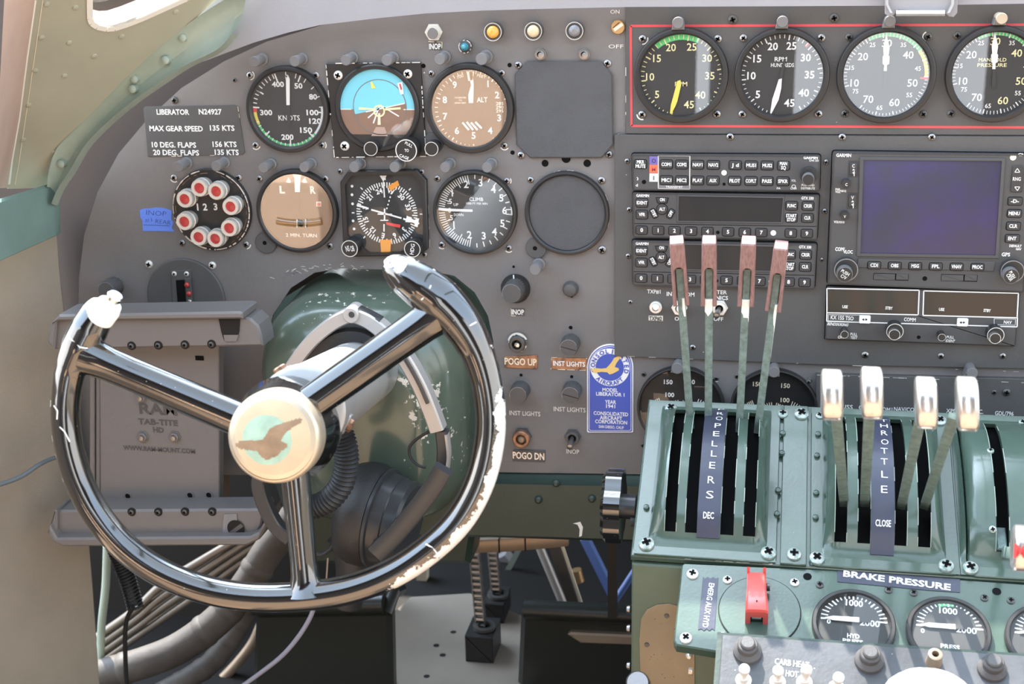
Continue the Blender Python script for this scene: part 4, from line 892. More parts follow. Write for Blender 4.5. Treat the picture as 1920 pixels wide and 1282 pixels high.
# -- transponders
def transponder(label, dx, dy, hide=()):
    ht = H2 + .006; ox = P.uv(1360 + dx, 404 + dy, ht); oo = P.uv(1360, 404, ht); du, dv = ox[0] - oo[0], ox[1] - oo[1]
    q_ = lambda x, y: (x + dx + (-3.4 if dy else 0) * (x - 1200) / 320, y + dy + (1.6 if dy else 0) * (x - 1200) / 320)
    root, s = unit('transponder', label, [q_(1185.5, 361), q_(1536.5, 365.5), q_(1532, 450), q_(1187, 445)], H2, ht)
    def t_(w_, x, y, hp, wp): T(s, P, w_, *q_(x, y), hp, 'white', ht + .0003, wp, bold=.03)
    t_('GARMIN', 1205, 366.5, 5, 24); t_('GTX 330', 1514, 371.5, 5, 23)
    s.flat(P, pxpoly(P, [q_(1188, 418.5), q_(1533, 424), q_(1533, 425), q_(1188, 419.5)], ht), ht + .0002, 'dark')
    for x, y, r, m in ((1346, 435.5, 3.4, 'dark'), (1450, 436.5, 5.4, 'offwhite')): s.flat(P, circ(*P.uv(*q_(x, y), ht), r * P.sc(x, y)[0], 16), ht + .0003, m)
    s.build('face', root, smooth=30)
    d = MB(); d.ringplate(P, pxpoly(P, [q_(1270, 365), q_(1471, 368.5), q_(1467, 419), q_(1269, 416)], ht), pxpoly(P, [q_(1273, 367.5), q_(1468, 371), q_(1464.5, 416), q_(1272, 413.5)], ht), ht, ht + .001, 'radio', .0003); d.flat(P, pxpoly(P, [q_(1272.5, 367), q_(1468.5, 370.5), q_(1465, 416.5), q_(1271.5, 414)], ht), ht + .0003, 'lcd'); d.build('display', root, smooth=30)
    K = lambda x, y, *a, **b: key(root, ht, *q_(x, y), *a, **b)
    for x, y, ws in ((1203.7, 380, ('IDENT',)), (1203.7, 402, ('VFR',)), (1484.4, 385.5, ('FUNC',)), (1515, 386, ('CRSR',)), (1483.7, 408, ('START', 'STOP')), (1514, 408.4, ('CLR',))): K(x, y, 21.5, 16, [(w_, 4 * len(w_)) for w_ in ws], hp=6)
    for i, x in enumerate((1203.2, 1234, 1264.6, 1295.8, 1326.4, 1365, 1396.3, 1427.5, 1482.7, 1512.8)): K(x, 431.2 + (x - 1203) * .0205, 21, 15, [(str(i), 5.5)], hp=6.8)
    u, v = P.uv(*q_(1241.5, 392), ht); k = P.sc(1241, 392)[0]
    K(1241.5, 392, 20, 20, [('ALT', 11)], hp=5.8, poly=circ(u, v, 10 * k, 24)); K(1241.8, 374.3, 22, 11, [('ON', 9)], hp=5.8, poly=[(u + x * k, v + y * k) for x, y in ((-11, 21), (11, 21), (8, 12), (0, 11), (-8, 12))][::-1])
    K(1226, 400, 18, 9.5, [('STBY', 15)], rot=-62, hp=5.5); K(1257.5, 400.6, 18, 9.5, [('OFF', 12)], rot=62, hp=5.5)
    return root
transponder('upper of the two transponder radios, fully in view under the audio panel', 0, 0)
transponder('lower transponder radio partly hidden by the pink brown lever handles', -1, 90)
# -- GPS navigator
hg = H2 + .007
gp, s = unit('gps_navigator', 'large navigator unit with a dark violet screen', [(1561.5, 284.5), (1936, 289.5), (1921, 548), (1551, 533)], H2, hg)
for w_, x, y, hp, wp in (('GARMIN', 1582, 291, 6, 28), ('GNS 530', 1925, 290, 5, 32), ('COM/', 1575, 467, 6.5, 18), ('VLOC', 1590, 472, 6, 18), ('GPS', 1886, 477, 6.5, 16), ('DEFAULT', 1904, 461, 4.4, 23), ('NAV', 1910, 467, 4, 10), ('PWR', 1571, 355, 4, 9), ('VOL', 1571, 359.5, 4.2, 10), ('PUSH SQ', 1581, 358, 3.8, 11), ('VOL', 1568, 416, 4.2, 9), ('PUSH ID', 1578, 416.5, 3.8, 11)): T(s, P, w_, x, y, hp, 'white', hg + .0003, wp, bold=.03)
s.flat(P, circ(*P.uv(1899.5, 295, hg), 6 * P.sc(1899, 295)[0], 18), hg + .0003, 'cream'); s.flat(P, circ(*P.uv(1734, 522, hg), 4.5 * P.sc(1734, 522)[0], 16), hg + .0003, 'dark')
s.plate(P, pxpoly(P, [(1609, 484), (1866, 490), (1863, 508), (1606, 501)], hg), hg, hg + .0012, 'radio', .0004)
s.build('face', gp, smooth=30)
d = MB(); d.ringplate(P, pxpoly(P, [(1612, 294), (1885, 296.5), (1872, 484), (1606, 480)], hg), pxpoly(P, [(1619, 299), (1878, 301), (1866, 478), (1613, 474)], hg), hg, hg + .0018, 'radio', .0005); d.flat(P, pxpoly(P, [(1617, 297), (1880, 299), (1868, 480), (1611, 476)], hg), hg + .0004, 'screen'); d.build('screen', gp, smooth=30)
for x, y, t in ((1639, 497, 'CDI'), (1677.5, 497.8, 'OBS'), (1716, 498.5, 'MSG'), (1754.5, 499.2, 'FPL'), (1793.5, 499.8, 'VNAV'), (1832.7, 500.5, 'PROC')): key(gp, hg + .0010, x, y, 24, 13, [(t, 4.8 * len(t))], hp=6.2)
for x, y, t in ((1903, 377, 'D'), (1901.7, 400, 'MENU'), (1900, 423.7, 'CLR'), (1898, 447, 'ENT')): key(gp, hg, x, y, 26, 14.5, [('-D-' if t == 'D' else t, 5.2 * len(t) if t != 'D' else 15)], hp=6.2)
o = MB(); o.plate(P, pxrect(P, 1896, 310, 1918, 360, hg, .0018), hg, hg + .0016, 'key', .0005); T(o, P, 'RNG', 1906.5, 335.5, 6.5, 'white', hg + .0019, 15)
for y0, sg in ((318.5, 1), (353, -1)):
    a = pxpoly(P, [(1902, y0 + 3.5 * sg), (1911.5, y0 + 3.5 * sg), (1907, y0 - 3.5 * sg)], hg)
    for i in range(3): o.line(P, a[i], a[(i + 1) % 3], .0006, hg + .0019, 'white')
o.build('range_rocker', gp, smooth=30)
for x, y, t in ((1600.3, 317, 'C'), (1598.5, 376.5, 'V')):
    o = MB(); o.plate(P, pxrect(P, x - 10, y - 16, x + 11, y + 15, hg), hg, hg + .0003, 'key'); o.plate(P, pxrect(P, x - 7.5, y - 12.5, x + 7, y + 10.5, hg, .0012), hg, hg + .0018, 'key', .0005); T(o, P, t, x, y - 6, 6, 'white', hg + .0021, 5)
    o.line(P, P.uv(x, y - 1.5), P.uv(x, y + 8), .0007, hg + .0021, 'white')
    for yy, sg in ((y - 2, 1), (y + 8.5, -1)): o.flat(P, pxpoly(P, [(x - 2.6, yy + 3.5 * sg), (x + 2.6, yy + 3.5 * sg), (x, yy)], hg), hg + .0022, 'white')
    o.build('flip_flop_button', gp, smooth=30)
for x, y, t, r in ((1587, 346, 'C', 9), (1584, 406, 'V', 8.5)): facedknob(x, y, r, hg, hg + .010, gp, rim=None, m='key', name='small_knob', flute=.05, words=[(t, 0, 0, 5, 4, 0)])
for x, y, ws in ((1584, 516, [('PUSH', 1, -4, 6, 17, -30), ('C/V', -2, 4, 6, 12, -30)]), (1896, 519, [('PUSH', 2, -3, 6, 16, -55), ('CRSR', -3, 2, 6, 16, -55)])):
    facedknob(x + 2.5, y - 10, 23, hg, hg + .007, gp, rim='lampgrey', m='key', name='outer_ring', flute=.04); facedknob(x, y - 1, 15.5, hg + .007, hg + .017, gp, rim=None, m='post', name='inner_knob', flute=.06, words=ws)
for x0, x1, y0 in ((1638, 1703, 513), (1765, 1832, 515)):
    o = MB(); o.plate(P, inset(pxrect(P, x0, y0, x1, y0 + 11.5, hg), -.0003), hg, hg + .0002, 'dark'); o.plate(P, pxrect(P, x0, y0, x0 + (x1 - x0) * .62, y0 + 11.5, hg), hg, hg + .0007, 'radio', .0003); o.plate(P, pxrect(P, x0 + (x1 - x0) * .65, y0, x1, y0 + 11.5, hg), hg, hg + .0007, 'radio', .0003); o.build('card_slot', gp, smooth=0)
# -- nav com
hk = H2 + .005
kx, s = unit('nav_com_radio', 'nav and comm radio with two white framed displays, lowest in the stack', [(1551, 538), (1913, 547), (1903, 650), (1547, 637)], H2, hk, r=.0005, rim=False)
def wline(pts, wd=2.2, closed=True):
    q = pxpoly(P, pts, hk)
    for i in range(len(q) if closed else len(q) - 1): s.line(P, q[i], q[(i + 1) % len(q)], wd * P.sc(1700, 580)[0], hk + .0003, 'white')
wline([(1550.5, 540.5), (1723.5, 544), (1721.5, 590), (1550.5, 586)]); wline([(1732, 545), (1909.5, 549.5), (1907, 595.5), (1730.5, 591)]); wline([(1550.5, 586), (1550, 602), (1907, 612.5), (1907.5, 595.5)], closed=False)
wline([(1553, 589.5), (1613, 590.5), (1612, 603), (1553, 601)], .8); wline([(1864, 597), (1904, 598), (1903.5, 609.5), (1864, 608)], .8)
for w_, x, y, hp, wp, sh in (('KX 155 TSO', 1579, 595.8, 7, 43, 0), ('COMM', 1706, 599, 6.5, 22, 0), ('NAV', 1889.5, 604, 6, 15, 0), ('BENDIX/KING', 1571, 608, 5, 39, .3), ('OFF', 1577, 632, 5, 12, 0), ('PULL', 1601, 626.5, 4.8, 13, 0), ('TEST', 1601, 633, 4.8, 13, 0), ('PULL', 1782, 632, 4.8, 14, 0), ('IDENT', 1782, 639, 4.8, 17, .2)): T(s, P, w_, x, y, hp, 'white', hk + .0004, wp, -1.5, bold=.02, shear=sh)
s.flat(P, circ(*P.uv(1722.5, 632, hk), 3.6 * P.sc(1722, 632)[0], 14), hk + .0003, 'dark'); s.build('face', kx, smooth=30)
for pts, ws in (([(1552.5, 543), (1721, 546.5), (1719.5, 588), (1552.5, 584.5)], ((1584.5, 575), (1667, 577.5))), ([(1734.5, 547.5), (1906.5, 552), (1904.5, 593), (1733, 589)], ((1765.6, 580), (1851, 582)))):
    d = MB(); d.flat(P, pxpoly(P, pts, hk), hk + .0005, 'lcdwarm')
    for (x, y), w_ in zip(ws, ('USE', 'STBY')): T(d, P, w_, x, y, 5.2, 'white', hk + .0007, 3.4 * len(w_), -1.5, bold=.03)
    d.build('display', kx, smooth=0)
for x, y in ((1621.5, 598), (1804.5, 603.5)):
    o = MB(); o.plate(P, pxrect(P, x - 10.5, y - 7.5, x + 10.5, y + 7.5, hk, .0012), hk, hk + .002, 'markwhite', .0004); a = hk + .0023
    o.line(P, P.uv(x - 4, y + 1, a), P.uv(x + 4, y + 1, a), .0004, a, 'dial')
    for sg in (-1, 1): o.flat(P, pxpoly(P, [(x + sg * 1.4, y - 1.5), (x + sg * 1.4, y + 3.5), (x + sg * 5.5, y + 1)], a), a, 'dial')
    o.build('transfer_button', kx, smooth=30)
for x, y in ((1677, 627.5), (1866, 634.5)):
    facedknob(x + 1, y - 6, 16.5, hk, hk + .012, kx, rim='offwhite', m='bezel', name='outer_knob', flute=.05); facedknob(x, y, 11, hk + .012, hk + .020, kx, rim='offwhite', m='screw', name='inner_knob', flute=.05)
for x, y in ((1583.5, 627), (1766, 632.5)): facedknob(x, y, 7.5, hk, hk + .012, kx, rim='offwhite', m='bezel', name='small_knob', flute=.08)

# ================================================================== SETTING: fuselage side, windows, shield, nose, cabin behind the camera
def atz(px, py, Z):
    d = ray(px, py); return CAM + d * ((Z - CAM.z) / d.z)
def lerp_(a, b, t): return a + (b - a) * t
# canvas lined side wall and the teal band above it
edge = [(106, 436), (112, 520), (121, 600), (142, 800), (167, 1028), (186, 1290)]
out_ = Vector((-.42, -1, 0)).normalized()
s = MB(); rows = []
for x, y in smoothline([(a, b, 0) for a, b in edge], 4) and [(p.x, p.y) for p in smoothline([(a, b, 0) for a, b in edge], 4)]:
    p = at(x, y, -.02); rows.append([p + Vector((-.03, .05, 0)), p + Vector((-.001, .003, 0)), p] + [p + out_ * t for t in (.006, .05, .12, .25, .6, 1.4)])
s.grid(rows, 'canvas'); struct(s.build('wall_left', smooth=40))
s = MB(); tr = []
for (x0, y0, x1, y1) in ((104, 341, 107, 441),):
    for t in (0, .04, .5, .96, 1):
        b = at(lerp_(x0, x1, t), lerp_(y0, y1, t), -.03); o_ = 0 if t in (0, 1) else .004
        q = at(-2, lerp_(373, 490, t), -.16) - b; tr.append([b + Vector((-.015, .03, 0)), b + Vector((o_, 0, 0))] + [b + q * k + Vector((o_, -o_, 0)) for k in (.1, .4, .7, 1, 1.6, 2.6)])
s.grid(tr, 'teal'); struct(s.build('trim_left', smooth=40))
# green skin above, with the corner of the windshield cut into it
up_edge = [(440, -40), (405, 0), (370, 32), (300, 87), (237, 145), (162, 222), (107, 277), (92, 310), (90, 352)]
pA, pB, pC = at(370, 32, -.06), at(107, 277, -.06), at(45, 150, -.135)
SK = Frame(pC, pA - pC, (pA - pC).cross((pB - pC)).cross(pA - pC) * (1 if (pA - pC).cross(pB - pC).y < 0 else 1))
if SK.N.y > 0: SK = Frame(pC, pA - pC, SK.V * -1) 
win = [(167, -60), (168, 34), (172, 43), (182, 50), (200, 54), (215, 53), (240, 45), (270, 33), (310, 15), (350, -3), (420, -60)]
sko = [(76, -60), (66, 0), (50, 110), (36, 220), (22, 300), (14, 352), (90, 352)] + [p for p in up_edge[::-1][1:]] 
full_ = [(76, -60), (66, 0), (50, 110), (36, 220), (22, 300), (14, 354), (92, 352)] + up_edge[::-1][1:-1] + [(440, -60)] + win[::-1]
s = MB(); poly3(s, SK, full_, -.004, 0, 'skin')
for x, y in ((88, 8), (142, 14), (78, 70), (130, 80), (228, 68), (177, 105), (66, 132), (121, 142), (54, 197), (102, 285), (44, 262), (330, 22)):
    s.lathe(SK, *SK.uv(x, y), [(.0030, -.0005), (.0026, .0009), (.0012, .0014)], 'skin', 14)
wl = pxpoly(SK, [(66, 0), (50, 110), (36, 220), (22, 300), (17, 345)]); wl2 = pxpoly(SK, [(80, 0), (64, 110), (48, 220), (36, 300), (28, 345)])
for i in range(4): s.line(SK, wl[i], wl[i + 1], .0022, .0004, 'offwhite'); s.line(SK, wl2[i], wl2[i + 1], .0005, .0004, 'cream')
struct(s.build('wall_front_left', smooth=30))
s = MB(); wi = pxpoly(SK, win); 
outw = wi; inn = [(u + (.0015), v + .0012) for u, v in wi]
for i in range(len(wi) - 1):
    a, b = wi[i], wi[i + 1]; s.line(SK, a, b, .0052, .0012, 'offwhite')
    s.add([SK.w(*a, .001), SK.w(*b, .001), SK.w(*b, -.022), SK.w(*a, -.022)], [(0, 1, 2, 3)], 'pink')
struct(s.build('trim_1', smooth=0))
s = MB(); s.add([SK.w(u, v, -.016) for u, v in pxpoly(SK, [(160, -60), (160, 50), (215, 62), (440, -60)])], [(0, 1, 2, 3)], 'glass_dull'); struct(s.build('window_1', smooth=0))
# window post at the far left edge
s = MB()
rows = []
for x0, x1, y in ((10, 76, -60), (8, 66, 0), (2, 50, 110), (-4, 36, 220), (-10, 22, 300), (-14, 14, 352)):
    a, b = SK.at(x1, y), at(x0, y, -.235); n_ = Vector((.4, -1, .1)).normalized() * .003
    rows.append([a + Vector((0, .01, 0)), a, lerp_(a, b, .25) + n_ * .8, lerp_(a, b, .55) + n_, lerp_(a, b, .85) + n_ * .5, b])
s.grid(rows, 'pink'); struct(s.build('trim_2', smooth=50))
s = MB(); a = [at(x, y, -.235) for x, y in ((12, -60), (-14, 352), (-300, 352), (-300, -60))]; s.add(a, [(0, 1, 2, 3)], 'glass_dull'); struct(s.build('window_2', smooth=0))
# curved rib following the panel edge
lo = [(440, 60), (410, 92), (350, 122), (300, 155), (250, 190), (200, 232), (162, 272), (135, 317), (112, 352), (100, 380)]
upx = [(460, -20), (420, 0), (370, 32), (300, 87), (237, 145), (190, 192), (140, 243), (107, 277), (92, 318), (88, 350)]
A_ = smoothline([(a, b, 0) for a, b in upx], 5); B_ = smoothline([(a, b, 0) for a, b in lo], 5); s = MB(); rows = []
for a, b in zip(A_, B_):
    pa, pb = at(a.x, a.y, -.062), at(b.x, b.y, -.058); q = at(b.x + 5, b.y + 5, -.045)
    rows.append([pa + Vector((0, .01, 0)), pa, lerp_(pa, pb, .12) + Vector((0, .006, 0)), lerp_(pa, pb, .55) + Vector((0, .010, 0)), lerp_(pa, pb, .9) + Vector((0, .004, 0)), pb + Vector((0, -.004, 0)), lerp_(pb, q, .6) + Vector((0, -.002, 0)), q, q + Vector((0, .004, 0))])
s.grid(rows, 'rib')
for x, y in ((313, 112), (252, 166), (345, 70), (255, 147), (118, 306)):
    s.lathe(P, *P.uv(x, y, .052), [(.0042, .050), (.0038, .0565), (.0016, .058)], 'rib', 16)
struct(s.build('trim_3', smooth=50))
# recess sheet between rib, lining and panel edge, gap shade in its brown
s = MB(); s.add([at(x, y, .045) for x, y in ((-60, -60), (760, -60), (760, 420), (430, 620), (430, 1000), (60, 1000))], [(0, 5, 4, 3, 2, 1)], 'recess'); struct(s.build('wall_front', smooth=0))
# grey shield along the panel top
gs = thing('glare_shield', 'smooth light grey shield strip along the very top of instrument panel', 'glare shield', at(1100, 14, -.035))
SHD = Frame((0, -.035, 0), (1, 0, 0), (0, 0, 1))
s = MB(); poly3(s, SHD, [(440, -60), (400, -20), (366, 32), (349, 62), (344, 82), (346, 99), (353, 111), (366, 117), (382, 115), (475, 80), (540, 61), (600, 47), (700, 35), (800, 25), (900, 20), (1000, 17), (1180, 13), (1500, 11.5), (1700, 10.5), (2350, 0), (2350, -60)], -.003, 0, 'gshield'); s.build('sheet', gs, smooth=30)
s = MB(); s.screw(SHD, *SHD.uv(385, 85), 6.5 * SHD.sc(385, 85)[0], 0, 'screw'); s.build('screw', gs)
cl = thing('folded_clip', 'folded grey sheet metal clip hanging over the shield above the pale gauge', 'clip', at(1727, 34, -.045))
s = MB(); CF = Frame((0, -.045, 0), (1, 0, 0), (0, 0, 1)); s.plate(CF, pxpoly(CF, [(1660, -60), (1797, -60), (1795, 24), (1788, 32), (1779, 31), (1768, 21), (1684, 18), (1676, 28), (1667, 31), (1659, 26)]), -.002, 0, 'gshield', .0004)
rows = [[CF.at(x, y, h) for x in (1680, 1684, 1767, 1772)] for y, h in ((18, 0), (19, .004), (26, .006), (30, .005))]; s.grid(rows[::-1], 'knobsil'); 
for x0 in (1663, 1786): s.strip([CF.at(x0, -60, .001), CF.at(x0, 8, .002), CF.at(x0 + (8 if x0 < 1700 else -8), 24, .004)], (.0012, 0, 0), (0, .002, 0), 'silver')
s.build('sheet', cl, smooth=30)
# cabin and nose
s = MB(); s.plate(Frame((0, 0, 0), (1, 0, 0), (0, 1, 0)), [(-2.8, -3.2), (1.9, -3.2), (1.4, 1.0), (-1.4, 1.0)], .27, .30, 'shadowed'); s.plate(Frame((0, 0, 0), (1, 0, 0), (0, 1, 0)), [(-1.3, -3.0), (1.3, -3.0), (1.3, -.50), (-1.3, -.50)], .30, .315, 'tanfloor'); struct(s.build('floor', smooth=0))  # unseen tan sheet added over the aft floor for brown reflections
s = MB(); s.plate(Frame((0, .95, 0), (1, 0, 0), (0, 0, 1)), [(-1.4, .3), (1.4, .3), (1.4, 1.18), (-1.4, 1.18)], 0, .02, 'dgrn'); s.add([Vector((-1.4, .34, .3)), Vector((-.50, .34, .3)), Vector((-.50, .34, .72)), Vector((-1.4, .34, .72))], [(0, 1, 2, 3)], 'shadowed'); struct(s.build('wall_nose', smooth=0))  # second piece: dark sheet added behind the hoses, standing in for shade
s = MB(); s.plate(Frame((0, 0, 1.185), (1, 0, 0), (0, 1, 0)), [(-.75, .0), (1.0, .0), (1.0, .97), (-.75, .97)], 0, .004, 'gshield'); struct(s.build('shade_deck', smooth=0))  # unseen deck added ahead of the panel to shade the nose
s = MB(); WB = Frame((0, -3.0, 0), (-1, 0, 0), (0, 0, 1))
def mir(px, py, d): p = at(px, py, d); return p.x, p.z
dx0, dx1 = mir(1490, 140, 3.0)[0], mir(1846, 140, 3.0)[0]; dz0, dz1 = mir(1660, 300, 3.0)[1], mir(1660, -60, 3.0)[1]
sx0, sx1 = mir(1306, 140, 3.0)[0], mir(1331, 140, 3.0)[0]
gaps = [(dx0, dx1, max(.31, dz0), 3), (sx0, sx1, max(.31, dz0), 3)] + [(mir(a, 360, 3.0)[0], mir(b, 360, 3.0)[0], mir(a, 402, 3.0)[1], mir(a, 322, 3.0)[1]) for a, b in ((1646, 1662), (1686, 1702))]   # unseen hatch, slit and two ports, openings shaped for dial and screen reflections
xs = sorted({-2.8, 1.9} | {g[0] for g in gaps} | {g[1] for g in gaps}); zs = sorted({.2, 2.05} | {z for g in gaps for z in g[2:] if z < 2})
for xa, xb in zip(xs, xs[1:]):
    for za, zb in zip(zs, zs[1:]):
        if not any(g[0] < (xa + xb) / 2 < g[1] and g[2] < (za + zb) / 2 < g[3] for g in gaps): s.add([Vector((xa, -3.0, za)), Vector((xb, -3.0, za)), Vector((xb, -3.0, zb)), Vector((xa, -3.0, zb))], [(3, 2, 1, 0)], 'aft')
struct(s.build('wall_back', smooth=0))
s = MB(); s.plate(Frame((0, 0, 0), (1, 0, 0), (0, 1, 0)), [(-1.6, -3.0), (dx0 - .02, -3.0), (dx0 - .02, -2.2), (-1.6, -2.2)], 2.02, 2.06, 'aft', back=True); s.plate(Frame((0, 0, 0), (1, 0, 0), (0, 1, 0)), [(dx0, -3.0), (1.6, -3.0), (1.6, -2.2), (dx0, -2.2)], 2.02, 2.06, 'aft', back=True); struct(s.build('ceiling', smooth=0))  # unseen aft roof pieces added for the dark band in yoke reflections
s = MB(); a = Vector((1.05, 0, 0)); rows = [[Vector((1.05 + .1 * j, y, z)) for y in (-.02, -1.0, -3.0)] for j, z in ((0, .3), (1, .7), (1, .9))]; s.grid(rows, 'canvas'); struct(s.build('wall_right', smooth=0))
# sunlit seat, unseen behind the left, added so two dials reflect tan
st = MB()
for x0_, x1_, y0_, y1_, d_ in ((797, 964, 100, 292, 2.1), (488, 628, 318, 480, 1.9)):
    a_, b_ = mir(x0_, (y0_ + y1_) / 2, d_), mir(x1_, (y0_ + y1_) / 2, d_); zt_, zb_ = mir((x0_ + x1_) / 2, y0_, d_)[1], mir((x0_ + x1_) / 2, y1_, d_)[1]
    SB = Frame((0, -d_, 0), (-1, 0, 0), (0, 0, 1)); st.plate(SB, rrect(-(a_[0] + b_[0]) / 2, (zt_ + zb_) / 2, abs(b_[0] - a_[0]), zt_ - zb_, .05, 6), -.05, .05, 'reflector', .02)
    st.plate(SB, rrect(-(a_[0] + b_[0]) / 2, (.3 + zb_) / 2, .10, zb_ - .3, .01, 2), -.04, .03, 'aft', .005)
struct(st.build('dial_reflectors', smooth=40))
# windshield bars out of view, ahead of and above the panel
s = MB()
for x in (-.42, .12, .66): s.tube([Vector((x, .55, 1.19)), Vector((x * .9, .05, 1.75)), Vector((x * .9, -1.2, 1.95))], .022, 'grn', 10)
struct(s.build('trim_6'))

# ================================================================== LOWER STRUCTURE UNDER THE PANEL
bm_ = thing('cross_beam', 'dark green riveted cross beam under the instrument panel', 'beam', at(950, 1008, -.012))
BF = Frame((0, -.012, 0), (1, 0, 0), (0, 0, 1))
s = MB(); rows = []
for x, yy in ((640, (884, 899, 905, 1000, 1003)), (925, (886, 901, 907, 1003, 1007)), (1205, (889, 906, 912, 1012, 1016))): rows.append([at(x, yy[0], .002), at(x, yy[1], -.006), at(x, yy[2], -.012), at(x, yy[3], -.012), at(x, yy[4], -.008), at(x, yy[4], .05)])
s.grid(rows, 'dgrn')
s.plate(BF, pxpoly(BF, [(1075, 981), (1088, 978), (1093, 988), (1091, 1004), (1086, 1006), (1087, 992), (1083, 983)]), 0, .0005, 'paintchip'); s.build('beam_web', bm_, smooth=30)
for x, y, r in ((1043, 905, 8), (1010, 936, 8), (1110, 934, 8)): s = MB(); k = BF.sc(x, y)[0]; s.lathe(BF, *BF.uv(x, y), [(r * k, -.0005), (r * .85 * k, .0025), (r * .4 * k, .004)], 'dgrn', 16); s.build('rivet', bm_)
sb = MB(); pth = smoothline([at(x, y, .10) for x, y in ((760, 1012), (845, 1026), (900, 1022), (960, 1019), (1020, 1014), (1066, 1009))], 5)
sb.strip(pth, (0, .004, 0), (0, 0, .008), 'strap')
for i in (5, 9, 13, 17): sb.strip([pth[i], pth[i] + (pth[i + 1] - pth[i]) * .22], (0, .0046, 0), (0, 0, .0086), 'shadowed')
tag(sb.build('segmented_band', smooth=40), 'tan segmented metal band curving below the green cross beam', 'band')
# ---- floor plate, pedals, chains
s = MB(); FZ = Frame((0, 0, .36), (1, 0, 0), (0, 1, 0)); fpx = [(736, 1150), (770, 1119), (880, 1112), (900, 1118), (990, 1160), (990, 1330), (720, 1330)]
poly3(s, FZ, fpx, -.004, 0, 'floorplate'); 
for x, y in ((818, 1210), (830, 1228), (800, 1268), (850, 1185)): s.flat(FZ, circ(*FZ.uv(x, y), .004, 10), .0004, 'shadowed')
tag(s.build('floor_plate', smooth=0), 'pale grey spotted floor plate between the two dark pedals', 'floor plate')
def pedal(label, pts, Y, rail, sun=None):
    root = thing('rudder_pedal', label, 'pedal', at((pts[0][0] + pts[1][0]) / 2, pts[2][1], Y), None)
    F_ = Frame((0, Y, 0), (1, 0, 0), (0, 0, 1)); s = MB(); s.plate(F_, pxpoly(F_, pts), -.018, 0, 'pedal', .006); s.build('pad', root)
    s = MB(); k = F_.sc(*rail[0])[0]; s.tube([F_.at(*rail[0], 0), F_.at((rail[0][0] + rail[1][0]) / 2, (rail[0][1] + rail[1][1]) / 2, .002), F_.at(*rail[1], 0)], rail[2] * k, 'pedal', 16); s.build('top_roll', root)
    if sun: s = MB(); s.plate(F_, pxpoly(F_, sun), 0, .008, 'strap', .002); s.build('sun_strip', root)  # tan strip stands in for sunlight falling on the pedal
pedal('wide dark pedal below the yoke at the bottom edge', [(478, 1150), (733, 1146), (737, 1330), (470, 1330)], .10, ((476, 1136), (720, 1132), 17))
s = MB(); s.tube([at(724, 1150, .10), at(738, 1110, .12), at(750, 1104, .16)], .008, 'pedal', 10); tag(s.build('pedal_bracket'), 'dark bent bracket at the corner of the wide left pedal', 'bracket')
pedal('dark pedal with a tan ribbed strip, left of the pedestal', [(976, 1150), (1200, 1160), (1200, 1330), (968, 1330)], .14, ((984, 1142), (1200, 1153), 18), [(1066, 1184), (1072, 1180), (1200, 1186), (1200, 1204), (1090, 1200)])
def chain(label, a, b, n):
    root = thing('roller_chain', label, 'chain', b); d = (b - a) / n; 
    for i in range(n):
        p = a + d * i; s = MB()
        for sx_ in (-1, 1): s.strip([p + Vector((sx_ * .0055, 0, 0)) - d * .05, p + Vector((sx_ * .0055, 0, 0)) + d * .95], (.0010, 0, 0), (0, .0045 if i % 2 else .0055, 0), 'chain')
        s.tube([p + Vector((-.006, 0, 0)) + d * .2, p + Vector((.006, 0, 0)) + d * .2], .0035, 'chain', 8); s.build('chain_link', root)
g1, g2 = FZ.at(898, 1242), FZ.at(925, 1168)
chain('steel roller chain running down to the nearer black block', at(890, 1036, g1.y + .03), at(904, 1202, g1.y + .03), 15)
chain('steel roller chain running down to the farther black block', at(924, 1034, g2.y + .03), at(934, 1140, g2.y + .03), 11)
for lab, x0, x1, y0, y1, Y in (('nearer black block with round socket at the foot of a chain', 872, 924, 1194, 1242, g1.y), ('farther black block behind the nearer chain block', 906, 944, 1132, 1168, g2.y)):
    F_ = Frame((0, Y, 0), (1, 0, 0), (0, 0, 1)); s = MB(); s.plate(F_, pxrect(F_, x0, y0, x1, y1), -.05, 0, 'block', .001); c = at((x0 + x1) / 2 + 3, y0, Y) + Vector((0, .022, .0005)); FT = Frame(c, (1, 0, 0), (0, 1, 0)); s.lathe(FT, 0, 0, [(.014, 0), (.014, .004), (.008, .004), (.008, -.006)], 'screwdark', 20, cap=(False, False)); tag(s.build('chain_block', smooth=30), lab, 'block')
